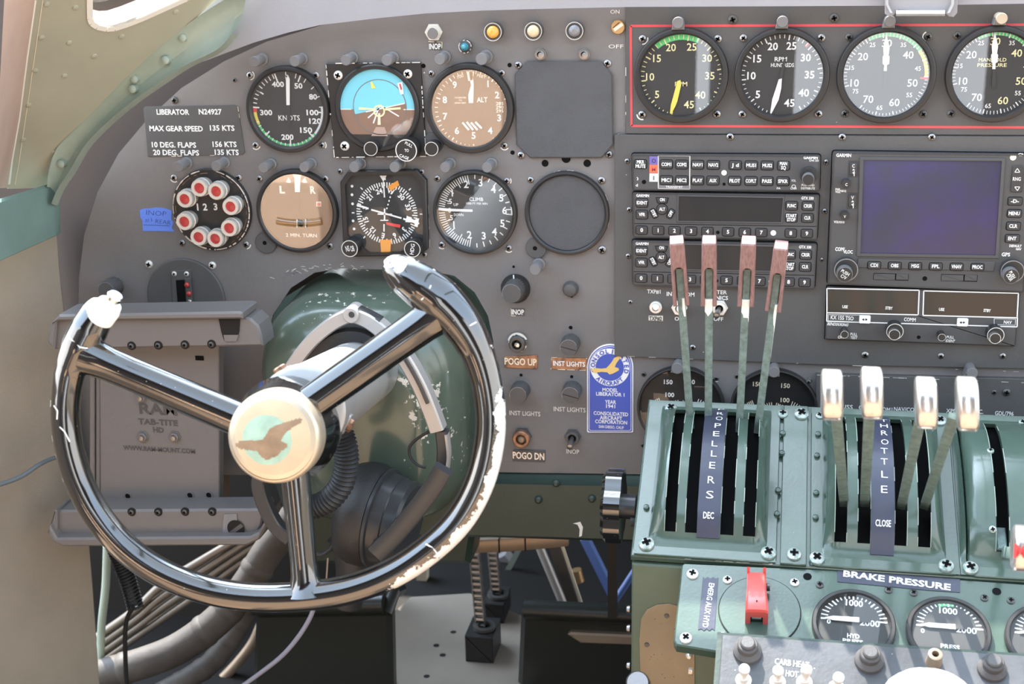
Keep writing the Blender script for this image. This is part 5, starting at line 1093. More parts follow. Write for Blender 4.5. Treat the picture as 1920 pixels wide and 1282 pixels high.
for nm, lab, pts, Y, r, m in (('strut_tube', 'grey metal strut tube slanting down right of the chains', ((1004, 1006), (1062, 1146)), .30, 8, 'silver'), ('strut_bar', 'brown flat strut with one bright edge, slanting beside grey tube', ((1036, 1004), (1084, 1150)), .26, 15, 'hose'), ('edge_strip', 'thin bright strip along the slanting brown strut', ((1048, 1004), (1096, 1148)), .25, 3.2, 'cream'),
                             ('black_post', 'upright flat black bar left of the pedestal', ((1148, 1008), (1149, 1156)), .10, 12, 'cable'), ('violet_strut', 'pale violet strut slanting behind the black bar', ((1096, 1008), (1148, 1112)), .40, 11, 'bluebar'), ('blue_cable', 'bright blue cable slanting between black bar and pedestal', ((1092, 1220), (1190, 1070)), .34, 6, 'bluebar'),
                             ('cream_post', 'pale upright post seen just below the chipped yoke rim', ((794, 1040), (791, 1122)), .50, 13, 'cream'), ('glass_strut', 'pale green diagonal strut behind the chains', ((978, 1020), (930, 1110)), .55, 7, 'rib'), ('grey_strut', 'dark grey diagonal strut behind the chains', ((940, 1040), (1030, 1160)), .58, 18, 'gshield'), ('glint_fitting', 'small brass fitting shining behind the violet strut', ((1080, 1068), (1086, 1090)), .46, 10, 'brass')):  # last entry: out-of-focus glint of light modelled as a solid
    s = MB(); k = P.sc(*pts[0], -Y)[0] * (CAM.y - Y) / (CAM.y - Y); s.tube([at(*pts[0], Y), at(*pts[1], Y)], r * k, m, 14 if nm.endswith(('tube', 'cable', 'fitting')) else 4); tag(s.build(nm, smooth=40), lab, 'cable' if 'cable' in nm else ('fitting' if 'fitting' in nm else 'strut'))
# ---- hoses and tubes lower left
def pipe(name, label, cat, pts, Y, r, m, bands=(), n=14, k=5, group=None, bm_='hose'):
    kk = P.sc(*pts[0], -(Y if not isinstance(Y, tuple) else Y[0]))[0]; pl = []
    for i, (x, y) in enumerate(pts): yy = Y if not isinstance(Y, tuple) else lerp_(Y[0], Y[1], i / (len(pts) - 1)); pl.append(at(x, y, yy))
    pl = smoothline(pl, k); s = MB(); s.tube(pl, r * kk, m, n); o = s.build(name); tag(o, label, cat, group)
    for b in bands:
        i = int(b * (len(pl) - 2)); s = MB(); d = (pl[i + 1] - pl[i]).normalized(); s.tube([pl[i], pl[i] + d * .003, pl[i] + d * .009, pl[i] + d * .012], [r * kk, r * kk * 1.06, r * kk * 1.06, r * kk], bm_, n); s.build('clamp_band', o)
for i, (y0, y1, nm) in enumerate(((1196, 1006, 'topmost'), (1214, 1022, 'second from the top'), (1231, 1038, 'third from the top'), (1248, 1054, 'lowest'))):
    pipe('thin_pipe', f'thin bare aluminium pipe, {nm} of the slanting bundle under the tablet holder', 'pipe', ((176, y0 + 2), (252, y0 - 52), (304, y0 - 100 + i * 4), (385, y0 - 150 + i * 2), (450, y1 + 2), (520, y1 - 40)), (.12, .20), 7, 'tubealu', group='bundle of thin pipes')
pipe('thick_hose', 'thickest grey hose curving up from bottom left below the yoke', 'hose', ((150, 1280), (200, 1262), (267, 1243), (330, 1218), (387, 1180), (430, 1140), (470, 1085), (505, 1030), (560, 960)), (.05, .14), 27, 'hose', (.18, .5, .62, .8))
pipe('ribbed_hose', 'slimmer banded grey hose right of the thickest hose', 'hose', ((300, 1300), (352, 1272), (398, 1240), (430, 1200), (455, 1158), (480, 1110)), (.10, .16), 19, 'hose', (.15, .3, .45, .6, .75))
pipe('tan_pipe', 'tan pipe along the right of the banded grey hose', 'pipe', ((398, 1290), (440, 1248), (474, 1205), (490, 1170)), .20, 9, 'strap')
pipe('side_strut', 'grey green upright strut beside the canvas wall lining', 'strut', ((201, 1024), (198, 1100), (190, 1180), (188, 1290)), .08, 7, 'rib')
def coil(path, r, rw, turns, m, n=7):
    pl = smoothline(path, 12); s = MB(); pts = []; N = turns * 10
    for i in range(N):
        t = i / (N - 1) * (len(pl) - 1.001); j = int(t); p = lerp_(pl[j], pl[j + 1], t - j); d = (pl[j + 1] - pl[j]).normalized(); x = d.cross(Vector((0, 1, 0))).normalized(); y = d.cross(x); a = 2 * PI * i / 10
        pts.append(p + x * r * math.cos(a) + y * r * math.sin(a))
    s.tube(pts, rw, m, n); return s
tag(coil([at(x, y, .02) for x, y in ((214, 1020), (228, 1056), (242, 1095), (254, 1140))], .0085, .0017, 22, 'cable').build('coiled_cord'), 'black coiled cord hanging below the tablet holder', 'cord')
pipe('black_cable', 'plain black cable hanging over the thin pipes at lower left', 'cable', ((250, 1138), (240, 1155), (235, 1180), (235, 1230), (238, 1295)), -.0, 4, 'cable')
pipe('lilac_wire', 'pale lilac wire running from under the yoke to the bottom edge', 'wire', ((592, 1120), (584, 1152), (562, 1190), (530, 1228), (490, 1260), (440, 1296)), -.10, 4.3, 'wire')
pipe('slate_wire', 'slate grey wire crossing the canvas wall to the yoke', 'wire', ((-40, 918), (0, 908), (40, 893), (75, 870), (104, 858), (150, 850)), (-.17, -.06), 4, 'wiregrey')

# ================================================================== CONTROL COLUMN, SHAFT AND YOKE
hc = thing('column_housing', 'big rounded glossy green column housing in the panel opening', 'housing', at(710, 990, -.03))
s = MB(); rows = []
for Y, ins in ((.06, -.004), (.0, 0), (-.03, .0015), (-.05, .007), (-.066, .017), (-.077, .033), (-.083, .055)):
    pl = pxpoly(P, [(503, 545), (503, 960), (896, 960), (896, 545)]); cx, cz = (pl[0][0] + pl[2][0]) / 2, (pl[0][1] + pl[2][1]) / 2
    W_, H_ = pl[2][0] - pl[0][0] - 2 * ins, pl[0][1] - pl[2][1] - 2 * ins; rows.append([Vector((x, Y, z)) for x, z in rrect(cx, cz + .004, W_, H_ + .012, .075 - ins * .35, 12)])
o0 = s.grid(rows, 'housing', close=True); s.f.append(list(range(o0 + 6 * 52, o0 + 7 * 52))); s.mi.append(0)
for i, p in enumerate(s.v):
    a = (p - at(760, 770, -.08)).length; e_ = min((p - at(640, 545, -.05)).length, (p - at(880, 800, -.05)).length); s.wear[i] = .45 if a < .05 else (.37 if e_ < .05 else .25)
s.build('casing', hc, smooth=50)
s = MB(); rows = []
for Y, ins in ((-.078, -.006), (-.084, 0), (-.092, .004), (-.096, .012)):
    pl = pxpoly(P, [(608, 600), (608, 900), (850, 900), (850, 600)]); cx, cz = (pl[0][0] + pl[2][0]) / 2, (pl[0][1] + pl[2][1]) / 2; rows.append([Vector((x, Y, z)) for x, z in rrect(cx, cz, pl[2][0] - pl[0][0] - 2 * ins, pl[0][1] - pl[2][1] - 2 * ins, .055 - ins * .4, 12)])
o0 = s.grid(rows, 'housing', close=True); s.f.append(list(range(o0 + 3 * 52, o0 + 4 * 52))); s.mi.append(0)
for i, p in enumerate(s.v): s.wear[i] = .47 if (p - at(770, 760, -.09)).length < .03 else .30
s.build('shaft_boss', hc, smooth=50)
cc = thing('column_cover', 'dark grey green cover under the column housing behind the headset', 'cover', at(720, 1090, .03))
s = MB(); F_ = Frame((0, .03, 0), (1, 0, 0), (0, 0, 1)); s.plate(F_, pxpoly(F_, [(510, 900), (905, 900), (880, 1060), (560, 1060)]), -.05, 0, 'dgrn', .006); s.build('sheet', cc)

YK = axis_frame(cam(530, 800, .97), (.1224, -.968, .219))
yk = thing('control_yoke', 'glossy black three spoked control yoke with chipped white rim and brass hub', 'control yoke', YK.O - Vector((0, 0, .19)))
sh = thing('yoke_shaft', 'thick silver shaft running from the column housing to the yoke hub', 'shaft', cam(640, 722, 1.16))
n0, n1 = cam(571, 765, 1.0), cam(704, 681, 1.36); ax_ = (n0 - n1).normalized(); SF = axis_frame(n1, ax_); L_ = (n0 - n1).length
s = MB(); s.lathe(SF, 0, 0, [(.0315, -.02), (.0315, L_ * .25), (.0312, L_ - .010), (.0325, L_ - .008), (.0325, L_ + .012), (.029, L_ + .014)], 'alu', 56); s.build('tube', sh)
s = MB(); s.lathe(SF, 0, 0, [(.0345, -.02), (.0355, .0), (.0355, .022), (.034, .025), (.0315, .026)], 'rubber', 48, cap=(False, False)); s.build('seal_ring', sh, smooth=40)
for px_, py_, z_ in ((534, 706, 1.0), (641, 790, 1.02)):
    c = cam(px_, py_, z_); d = c - SF.O; r_ = (d - ax_ * d.dot(ax_)).normalized(); base = SF.O + ax_ * d.dot(ax_) + r_ * .0310; BFm = axis_frame(base, r_, ax_)
    s = MB(); s.plate(BFm, rrect(0, 0, .016, .012, .003), -.002, .0012, 'alu', .0005); s.lathe(BFm, 0, 0, [(.0052, 0), (.0052, .004), (.004, .005)], 'copper', 6); s.build('bolt', sh, smooth=20)
# rim, horn to horn
RIM = [(201, 562, 8), (199, 566, 18), (196, 572, 24), (184, 588, 30), (168, 616, 35), (150, 652, 35), (132, 695, 29), (124, 740, 27), (123, 790, 27), (131, 845, 27), (150, 905, 27), (182, 965, 27), (232, 1024, 27), (300, 1072, 27), (385, 1105, 27), (475, 1119, 27), (575, 1117, 28), (660, 1103, 28), (738, 1073, 28), (806, 1028, 28), (860, 975, 28), (896, 912, 28), (915, 845, 28), (920, 780, 28), (912, 715, 29), (893, 655, 32), (862, 603, 38), (825, 563, 42), (790, 537, 41), (762, 518, 36), (742, 504, 29), (731, 497, 22), (724, 493, 15), (720, 491, 6)]
pts = smoothline([YK.at(x, y, 0) for x, y, r in RIM], 6); rr = []
for i in range(len(RIM) - 1): rr += [lerp_(RIM[i][2], RIM[i + 1][2], j / 6) for j in range(6)]
rr.append(RIM[-1][2]); kz = YK.sc(530, 800)[0]; NS = 24
cen = YK.at(520, 830, 0)
s = MB()
s.tube(pts, [r * kz for r in rr], 'gloss', NS, up=YK.N)
for i in range(len(pts)):
    t = i / 6 - 2; p = pts[i]; rad = (p - cen).normalized()
    for k in range(NS):
        n_ = (s.v[i * NS + k] - p).normalized(); o_ = n_.dot(rad); f_ = n_.dot(YK.N); wv = .22
        if 15.6 < t < 22.4:
            e_ = min(1, (t - 15.6) / .5, (22.4 - t) / 1.2); wv = max(wv, .22 + .75 * e_ * max(0, min(1, (o_ * .8 + f_ * .45 - .42) / .80)) * (1 if o_ > .1 else 0))
        if 22.4 <= t < 28: wv = max(wv, .22 + .16 * max(0, min(1, (o_ - .72) / .25)))  # upper rim edge: thin line of light put into the white
        if 4.3 < t < 9.5 and o_ > .80: wv = .44
        if t < 1.4: wv = max(wv, .85 - .35 * t)  # left horn tip: chips plus sunlit white put into the colour
        if t > 27.2: wv = max(wv, .30 + (.22 if o_ > -.1 else 0))  # right horn: chips plus a sun highlight painted white
        s.wear[i * NS + k] = wv
s.build('rim', yk, smooth=60)
s = MB()
for h_, ck in ((.0128, [(126, 632), (139, 640), (150, 651), (164, 653)]), (.0102, [(112, 800), (121, 809), (131, 828)]), (.0102, [(101, 760), (108, 770), (107, 786)]), (.0103, [(798, 1020), (811, 1026), (823, 1042)]), (.0122, [(842, 617), (862, 606), (880, 611), (893, 604)]), (.0150, [(790, 562), (801, 552), (808, 535)])):
    s.tube([YK.at(x, y, h_) for x, y in ck], .0005, 'paintchip', 6)
s.build('crack_lines', yk)
def spoke(a, b, ra, rb, fl=1.5):
    A, B = YK.at(*a, 0), YK.at(*b, 0); q = MB(); ts = [0, .04, .08, .14, .25, .5, .75, .86, .92, .96, 1]
    rs = [lerp_(ra, rb, t) * (1 + (fl - 1) * max(0, (t - .80) / .2) ** 2) for t in ts]
    q.tube([A + (B - A) * t for t in ts], [r * kz for r in rs], 'gloss', 24, up=YK.N, flat=(.85, 1))
    for i in range(len(q.v)): q.wear[i] = .2
    q.build('spoke', yk, smooth=60)
spoke((500, 808), (160, 664), 33, 31, 1.25); spoke((520, 800), (838, 576), 33, 34, 1.25); spoke((551, 860), (575, 1114), 28, 24, 1.7)
HC = YK.uv(515, 819, .022); hr = 88 * YK.sc(515, 819, .022)[0]
s = MB(); s.lathe(YK, *HC, [(hr * .85, -.046), (hr * 1.12, -.034), (hr * 1.17, -.014), (hr * 1.06, -.006), (hr * 1.02, .006), (hr * .97, .010)], 'gloss', 48)
for i in range(len(s.v)): s.wear[i] = .25
s.build('hub_boss', yk, smooth=40)
# brass cap with the worn emblem: rings of faces coloured by where they lie
s = MB(); NR, NA = 44, 120; fc = YK.uv(510, 821, .030); capr = hr
def inpoly(p, pl):
    c = False; j = len(pl) - 1
    for i in range(len(pl)):
        if (pl[i][1] > p[1]) != (pl[j][1] > p[1]) and p[0] < (pl[j][0] - pl[i][0]) * (p[1] - pl[i][1]) / (pl[j][1] - pl[i][1]) + pl[i][0]: c = not c
        j = i
    return c
birdp = pxpoly(YK, [(437, 836), (448, 828), (470, 826), (493, 824), (499, 814), (506, 803), (520, 796), (540, 790), (560, 784), (567, 789), (556, 798), (540, 807), (531, 818), (527, 827), (538, 831), (539, 838), (527, 846), (520, 855), (510, 858), (500, 863), (490, 858), (482, 846), (462, 844), (446, 842)], .030)
aq = YK.uv(500, 825, .030); ka = YK.sc(510, 820, .03)[0]
prof_ = [(r, .0305 - .0045 * (r / (hr * .90)) ** 2.2) for r in [hr * .90 * i / NR for i in range(1, NR + 1)]]
vs = [YK.w(*fc, .0305)]; 
for r, h in prof_:
    for i in range(NA): vs.append(YK.w(fc[0] + r * math.cos(2 * PI * i / NA), fc[1] + r * math.sin(2 * PI * i / NA), h))
groups = {}
for j in range(NR):
    for i in range(NA):
        i2 = (i + 1) % NA
        f = (0, 1 + i, 1 + i2) if j == 0 else (1 + (j - 1) * NA + i, 1 + j * NA + i, 1 + j * NA + i2, 1 + (j - 1) * NA + i2)
        r = prof_[j][0] - hr * .45 / NR; a = 2 * PI * (i + .5) / NA; c = (fc[0] + r * math.cos(a), fc[1] + r * math.sin(a))
        da = math.hypot(c[0] - aq[0], c[1] - aq[1]) / ka
        groups.setdefault('hubbird' if inpoly(c, birdp) else ('hubaqua' if da < 47 else ('hubcream' if r < hr * .80 else 'hubgold')), []).append(f)
off = len(s.v); s.v += vs
for m, fs in groups.items():
    k_ = s.mid(m)
    for f in fs: s.f.append([q + off for q in f]); s.mi.append(k_)
s.lathe(YK, *HC, [(hr * 1.0, .004), (hr * 1.0, .018), (hr * .985, .0225), (hr * .94, .0255), (hr * .90, .026)], 'hubgold', 96, cap=(False, False))
s.build('hub_cap', yk, smooth=50)
s = MB(); tp = YK.at(205, 571, .012); tf = axis_frame(tp, (pts[12] - pts[18]).normalized() + YK.N * .3)
s.lathe(tf, 0, 0, [(.0092, -.014), (.0098, -.004), (.0085, .001), (.0060, .002)], 'paintchip', 24); b_ = s.build('button_base', yk)
s = MB(); s.lathe(tf, .001, 0, [(.0040, .001), (.0040, .0045), (.0056, .0050), (.0058, .0080), (.0048, .0092)], 'chrome', 24); s.build('thumb_button', b_)

# ================================================================== HEADSET HUNG ON THE SHAFT, AND THE HOSE
HY = -.15; HF = Frame((0, HY, 0), (1, 0, 0), (0, 0, 1))
hd = thing('headset', 'grey headset hanging on the yoke shaft, one black ear cup showing', 'headset', at(690, 1062, HY))
def band(px_, wpx, th_, m, name, Yo=0.0, parent=hd, k=5):
    pl = smoothline([at(x, y, HY + Yo) for x, y in px_], k); kk = HF.sc(660, 700)[0]; wv = []
    for i, p in enumerate(pl):
        d = (pl[min(i + 1, len(pl) - 1)] - pl[max(i - 1, 0)]).normalized(); wv.append(d.cross(Vector((0, 1, 0))).normalized() * (wpx * kk / 2))
    s = MB(); s.strip(pl, wv, Vector((0, th_ / 2, 0)), m); return s.build(name, parent, smooth=40)
band([(663, 586), (628, 603), (588, 636), (553, 682), (526, 735), (510, 790), (503, 845)], 25, .016, 'silver', 'headband_arm')
band([(663, 586), (698, 602), (735, 634), (765, 676), (790, 722), (809, 768), (822, 804)], 27, .016, 'silver', 'headband_arm')
band([(716, 622), (752, 662), (782, 712), (802, 756)], 6, .003, 'shell', 'slider_groove', -.009)
band([(829, 806), (832, 845), (829, 886)], 22, .010, 'shell', 'slider_arm'); band([(838, 812), (842, 850), (839, 880)], 5, .011, 'silver', 'slider_edge', -.001)
band([(832, 878), (812, 912), (780, 955), (742, 1000), (706, 1036)], 34, .012, 'shell', 'ear_cup_yoke', -.040)
band([(494, 880), (486, 905), (497, 945), (518, 985), (545, 1008)], 26, .012, 'shell', 'ear_cup_yoke', .0)
band([(582, 682), (612, 648), (650, 626), (690, 628), (718, 650)], 30, .030, 'leather', 'headband_pad', .012)
s = MB(); s.lathe(Frame((0, HY - .008, 0), (1, 0, 0), (0, 0, 1)), *HF.uv(659, 590, .008), [(.0075, -.016), (.0075, .002), (.0065, .003)], 'silver', 24); s.flat(HF, circ(*HF.uv(659, 590, .0115), .0028, 14), .0115, 'shell'); s.build('hinge', hd)
s = MB(); s.strip([at(668, 582, HY), at(690, 592, HY), at(716, 606, HY)], (0, .007, 0), Vector((0, 0, .005)), 'shell'); s.build('hinge_cover', hd)
EC = axis_frame(at(708, 968, HY + .012), (.985, -.13, -.15)); s = MB()
s.lathe(EC, 0, 0, [(.018, -.030), (.036, -.031), (.046, -.026), (.0495, -.016), (.0495, -.004), (.0465, .002)], 'leather', 48); s.build('ear_cushion', hd, smooth=60)
s = MB(); s.lathe(EC, 0, 0, [(.045, .002), (.0475, .003), (.0475, .006), (.044, .007), (.0425, .018), (.0415, .019), (.041, .030), (.038, .033), (.034, .034)], 'shell', 48); s.build('ear_cup', hd, smooth=30)
s = MB(); s.tube(smoothline([at(x, y, HY - .002) for x, y in ((806, 808), (783, 822), (768, 838), (770, 858), (784, 872), (798, 876))], 5), .0014, 'rubber', 8); s.build('cup_lead', hd)
s = MB(); s.tube(smoothline([at(x, y, HY + .004) for x, y in ((545, 1006), (600, 1040), (640, 1000), (654, 950), (650, 900))], 5), .0022, 'rubber', 8); s.build('headset_cord', hd)
s = MB(); pl = smoothline([at(x, y, -.215) for x, y in ((640, 812), (648, 840), (649, 872), (641, 906), (619, 935), (592, 949), (566, 950))], 9); rs = [(.0112 if i % 2 else .0088) for i in range(len(pl))]; s.tube(pl, rs, 'rubber', 20, flat=None); tag(s.build('corrugated_hose', smooth=70), 'black corrugated hose curling behind the yoke hub', 'hose')
s = MB(); s.tube(smoothline([at(x, y, -.10) for x, y in ((640, 1000), (655, 1030), (660, 1080), (650, 1130))], 4), .016, 'rubber', 16); s.tube([at(615, 1045, -.1), at(612, 1090, -.1)], .0012, 'screw', 8); tag(s.build('boot_sleeve'), 'black sleeve below the corrugated hose behind the lower spoke', 'sleeve')

# ================================================================== TABLET HOLDER
TY = -.075; TF = Frame((0, TY, 0), (1, 0, 0), (0, 0, 1)); th_ = thing('tablet_holder', 'empty black spring loaded tablet holder behind the yoke', 'tablet holder', at(300, 1020, TY))
s = MB(); s.plate(TF, pxpoly(TF, [(186, 640), (410, 640), (411, 960), (188, 960)]), -.012, 0, 'tray', .001)
for x0 in (164, 176): s.plate(TF, pxpoly(TF, [(x0, 655), (x0 + 9, 655), (x0 + 9, 955), (x0, 955)]), -.014, -.004, 'tray', .001)
for t_, x, y, hp, wp in (('RAM', 296, 767, 19, 70), ('TAB-TITE', 296, 791.5, 10, 74), ('HD', 297, 806, 9, 20), ('WWW.RAM-MOUNT.COM', 298, 842.5, 8, 134)): T(s, TF, t_, x, y, hp, 'radio', .0005, wp, bold=.03)
for x, y in ((240, 929.6), (356.6, 928), (392, 927.6)): s.lathe(TF, *TF.uv(x, y), [(.0042, 0), (.0042, .001), (.003, .001), (.003, .0002)], 'tray', 18, cap=(False, False)); s.flat(TF, circ(*TF.uv(x, y), .003, 14), .0003, 'dark')
s.plate(TF, pxrect(TF, 367, 667, 382, 675), 0, .001, 'dark'); s.build('back_plate', th_, smooth=25)
for x, y in ((268.7, 818), (328.5, 818), (266, 744)):
    s = MB(); u, v = TF.uv(x, y); s.lathe(TF, u, v, [(.0066, 0), (.0066, .001)], 'tray', 6); s.lathe(TF, u, v, [(.0052, .001), (.0052, .0035), (.0046, .004)], 'tray', 6); s.lathe(TF, u, v, [(.003, .004), (.0026, .0062), (.001, .0065)], 'screw', 16); s.build('hex_bolt', th_, smooth=20)
def clamp(top):
    s = MB()
    if top:
        o_ = [(101, 602), (110, 598), (452, 594), (470, 597), (484, 610), (490, 628), (493, 649), (102, 655)]; s.plate(TF, pxpoly(TF, o_, .03), .0, .03, 'tray', .002)
        s.plate(TF, pxpoly(TF, [(96, 606), (112, 589), (450, 583), (456, 586), (456, 597), (112, 601)], .036), .0, .038, 'tray', .002); s.plate(TF, pxpoly(TF, [(90, 640), (96, 606), (108, 596), (103, 655)], .034), 0, .036, 'tray', .002)
        s.plate(TF, pxpoly(TF, [(410, 598), (450, 597), (448, 622), (443, 640), (421, 640), (415, 622)], .031), .03, .0312, 'shadowed'); s.plate(TF, pxpoly(TF, [(419, 628), (447, 628), (443, 640), (421, 640)], .032), .03, .0318, 'tray')
        ss = [(247, 648), (297, 647), (347, 646), (397, 645)]; hh = .03
    else:
        o_ = [(102, 957), (490, 954), (494, 962), (490, 985), (480, 1003), (466, 1011), (106, 1013)]; s.plate(TF, pxpoly(TF, o_, .03), .0, .03, 'tray', .002)
        s.plate(TF, pxpoly(TF, [(106, 1009), (468, 1006), (484, 998), (499, 970), (500, 985), (486, 1012), (462, 1023), (118, 1025), (98, 1016), (88, 1000), (92, 985)], .042), .0, .042, 'tray', .002); s.plate(TF, pxpoly(TF, [(88, 1000), (101, 957), (106, 957), (106, 1010), (98, 1014)], .036), 0, .036, 'tray', .002)
        s.plate(TF, pxpoly(TF, [(416, 1008), (420, 964), (444, 963), (445, 980), (420, 1008)], .031), .03, .0312, 'lampgrey'); s.flat(TF, circ(*TF.uv(442, 991, .032), 16 * TF.sc(440, 990, .03)[0], 24), .0318, 'shadowed'); s.line(TF, TF.uv(432, 1000, .032), TF.uv(454, 984, .032), .004, .0321, 'knobgrey')
        ss = [(247, 959.5), (297, 959.5), (347, 959), (398, 959)]; hh = .03
    o = s.build('clamp_arm', th_, smooth=25)
    for x, y in ss: q = MB(); q.lathe(TF, *TF.uv(x, y, hh), [(.0044, hh - .001), (.0044, hh + .0006)], 'shadowed', 16); q.screw(TF, *TF.uv(x, y, hh), .0028, hh + .0008, 'screwdark'); q.build('screw', o)
clamp(True); clamp(False)
s = MB(); s.tube([at(300, 800, TY + .012), at(300, 800, .0)], .018, 'rubber', 20); s.build('mount_ball', th_)

# ================================================================== PEDESTAL: QUADRANTS, LEVERS, BRAKE PANEL, SWITCH PANEL
Q = Frame(at(1181, 1053, -.237), (1, 0, 0), (0, .877, .48))
PROF = [(.007, .003), (.015, .003), (.021, .0045), (.026, .0095), (.032, .0155), (.040, .0212), (.050, .0258), (.062, .0292), (.076, .0315), (.090, .0324), (.104, .0320), (.118, .0302), (.132, .0268), (.144, .0222), (.154, .0165), (.162, .0105), (.168, .0055), (.172, .003), (.178, .003)]
def ph(v, pf=PROF):
    if v <= pf[0][0]: return pf[0][1]
    for (a, b), (c, d) in zip(pf, pf[1:]):
        if v <= c: return b + (d - b) * (v - a) / (c - a)
    return pf[-1][1]
def qsurf(px, py, dh=0.0):
    """where a sight line first meets the curved cover"""
    best = None
    for i in range(400):
        v = .178 * i / 399; h = ph(v) + dh; u_, v_ = Q.uv(px, py, h)
        if best is None or abs(v_ - v) < best[0] - 1e-5: best = (abs(v_ - v), u_, v)
        if best[0] < .0004 and abs(v_ - v) > .004: break
    return best[1], best[2]
ped = thing('pedestal', 'dark green centre pedestal body with tan speckled oval panel, below the levers', 'pedestal', Vector((Q.O.x + .05, -.2, .30)))
s = MB(); x0, x1 = Q.O.x, Q.O.x + .60; zt = Q.O.z - .004
s.plate(Frame((0, -.232, 0), (1, 0, 0), (0, 0, 1)), [(x0 + .001, .30), (x1, .30), (x1, zt), (x0 + .001, zt)], -.17, 0, 'grn', .0015)
s.plate(Q, [(0, .0062), (.60, .0062), (.60, .182), (0, .182)], -.006, 0, 'quad', .001)
nicks(s, Q, [(0, .0068), (.12, .0068)], .0003, .4, .0008, 'cream', closed=False); s.build('body', ped, smooth=25)
PF = Frame((0, -.2322, 0), (1, 0, 0), (0, 0, 1))
s = MB(); s.plate(PF, pxpoly(PF, [(1203, 1330), (1199, 1200), (1202, 1160), (1213, 1142), (1232, 1133), (1255, 1131), (1278, 1137), (1292, 1148), (1302, 1170), (1303, 1330)]), 0, .0010, 'tan', .0003)
for x, y in ((1250, 1153), (1213, 1207)): s.lathe(PF, *PF.uv(x, y), [(.0022, .001), (.0020, .0018), (.0012, .0016)], 'screwdark', 14)
s.build('speckled_panel', ped, smooth=30)
for y in (1142, 1178, 1248, 1275): q = MB(); FL = Frame(at(1181, y, -.225), (0, -1, 0), (0, 0, 1)); q.lathe(FL, 0, 0, [(.0036, 0), (.003, .0025), (.001, .0032)], 'screw', 14); q.build('rivet', ped)
s = MB(); s.plate(PF, pxrect(PF, 1294, 1228, 1302, 1236), .02, .024, 'lampring', .0003); s.lathe(PF, *PF.uv(1292, 1230, .03), [(.0028, .02), (.0028, .03), (.0015, .032)], 'lampring', 12); s.build('stud', ped)

def cover(label, u0, u1, b0, b1, slots, strip, vs0=.0265, vs1=.161, scr=(), rivets=()):
    root = thing('quadrant_cover', label, 'quadrant cover', Q.w((u0 + u1) / 2, 0, 0), 'green lever quadrant covers')
    vv = sorted(set([p[0] for p in PROF] + [vs0, vs1] + [.008, .174])); ew = [(0, 0), (.0008, .20), (.0022, .40), (.0042, .60), (.0068, .80), (.0098, .93), (.0130, 1.0)]
    us = [(b0 + a, k) for a, k in ew] + [(b1 - a, k) for a, k in ew]; inner = []
    for a, b in slots: us += [(a, 1), (b, 1)]
    us += [(u0 + .0006, -1), (b0 - .0005, -1), (b1 + .0005, -1), (u1 - .0006, -1)]
    us = sorted(us); s = MB(); vs = []; fs = []; nv = len(vv)
    for u, k in us:
        for v in vv:
            e = ph(v); h = .003 if k < 0 else .003 + (e - .003) * k; vs.append(Q.w(u, v, h))
    for i in range(len(us) - 1):
        for j in range(nv - 1):
            um = (us[i][0] + us[i + 1][0]) / 2; vm = (vv[j] + vv[j + 1]) / 2
            if any(a < um < b for a, b in slots) and vs0 < vm < vs1: continue
            fs.append((i * nv + j, (i + 1) * nv + j, (i + 1) * nv + j + 1, i * nv + j + 1))
    s.add(vs, fs, 'quad')
    j0, j1 = vv.index(vs0), vv.index(vs1)
    for a, b in slots:                                   # turned-in edges of each slot
        for u, sg in ((a, 1), (b, -1)):
            for j in range(j0, j1):
                q = [Q.w(u, vv[j], ph(vv[j])), Q.w(u, vv[j + 1], ph(vv[j + 1])), Q.w(u, vv[j + 1], ph(vv[j + 1]) - .005), Q.w(u, vv[j], ph(vv[j]) - .005)]; s.add(q if sg > 0 else q[::-1], [(0, 1, 2, 3)], 'quad')
        for v in (vs0, vs1): s.add([Q.w(a, v, ph(v)), Q.w(b, v, ph(v)), Q.w(b, v, ph(v) - .005), Q.w(a, v, ph(v) - .005)], [(0, 1, 2, 3)], 'quad')
        for sd_ in (a, b):
            pl = [(sd_, vv[j]) for j in range(j0, j1 + 1)]
            for j in range(len(pl) - 1):
                if random.random() < .55: p, q = pl[j], pl[j + 1]; s.add([Q.w(sd_ - .0003, p[1], ph(p[1]) + .0002), Q.w(sd_ + .0003, p[1], ph(p[1]) + .0002), Q.w(sd_ + .0003, q[1], ph(q[1]) + .0002), Q.w(sd_ - .0003, q[1], ph(q[1]) + .0002)], [(0, 1, 2, 3)], 'rib')
    s.plate(Q, rrect((u0 + u1) / 2, .0918, u1 - u0, .1705, .007, 5), .0002, .0031, 'quad', .0008)
    s.plate(Q, [(b0 + .004, .02), (b1 - .004, .02), (b1 - .004, .165), (b0 + .004, .165)], .0031, .0036, 'dark')
    s.build('cover', root, smooth=40)
    for x, y, r in scr: q = MB(); u, v = Q.uv(x, y, .005); q.screw(Q, u, v, r * Q.sc(x, y)[0], .0032, 'screwgreen'); q.build('screw', root)
    for x, y in rivets: q = MB(); u, v = Q.uv(x, y, .005); q.lathe(Q, u, v, [(.0028, .003), (.0024, .0058), (.001, .0066)], 'quad', 14); q.build('rivet', root)
    return root
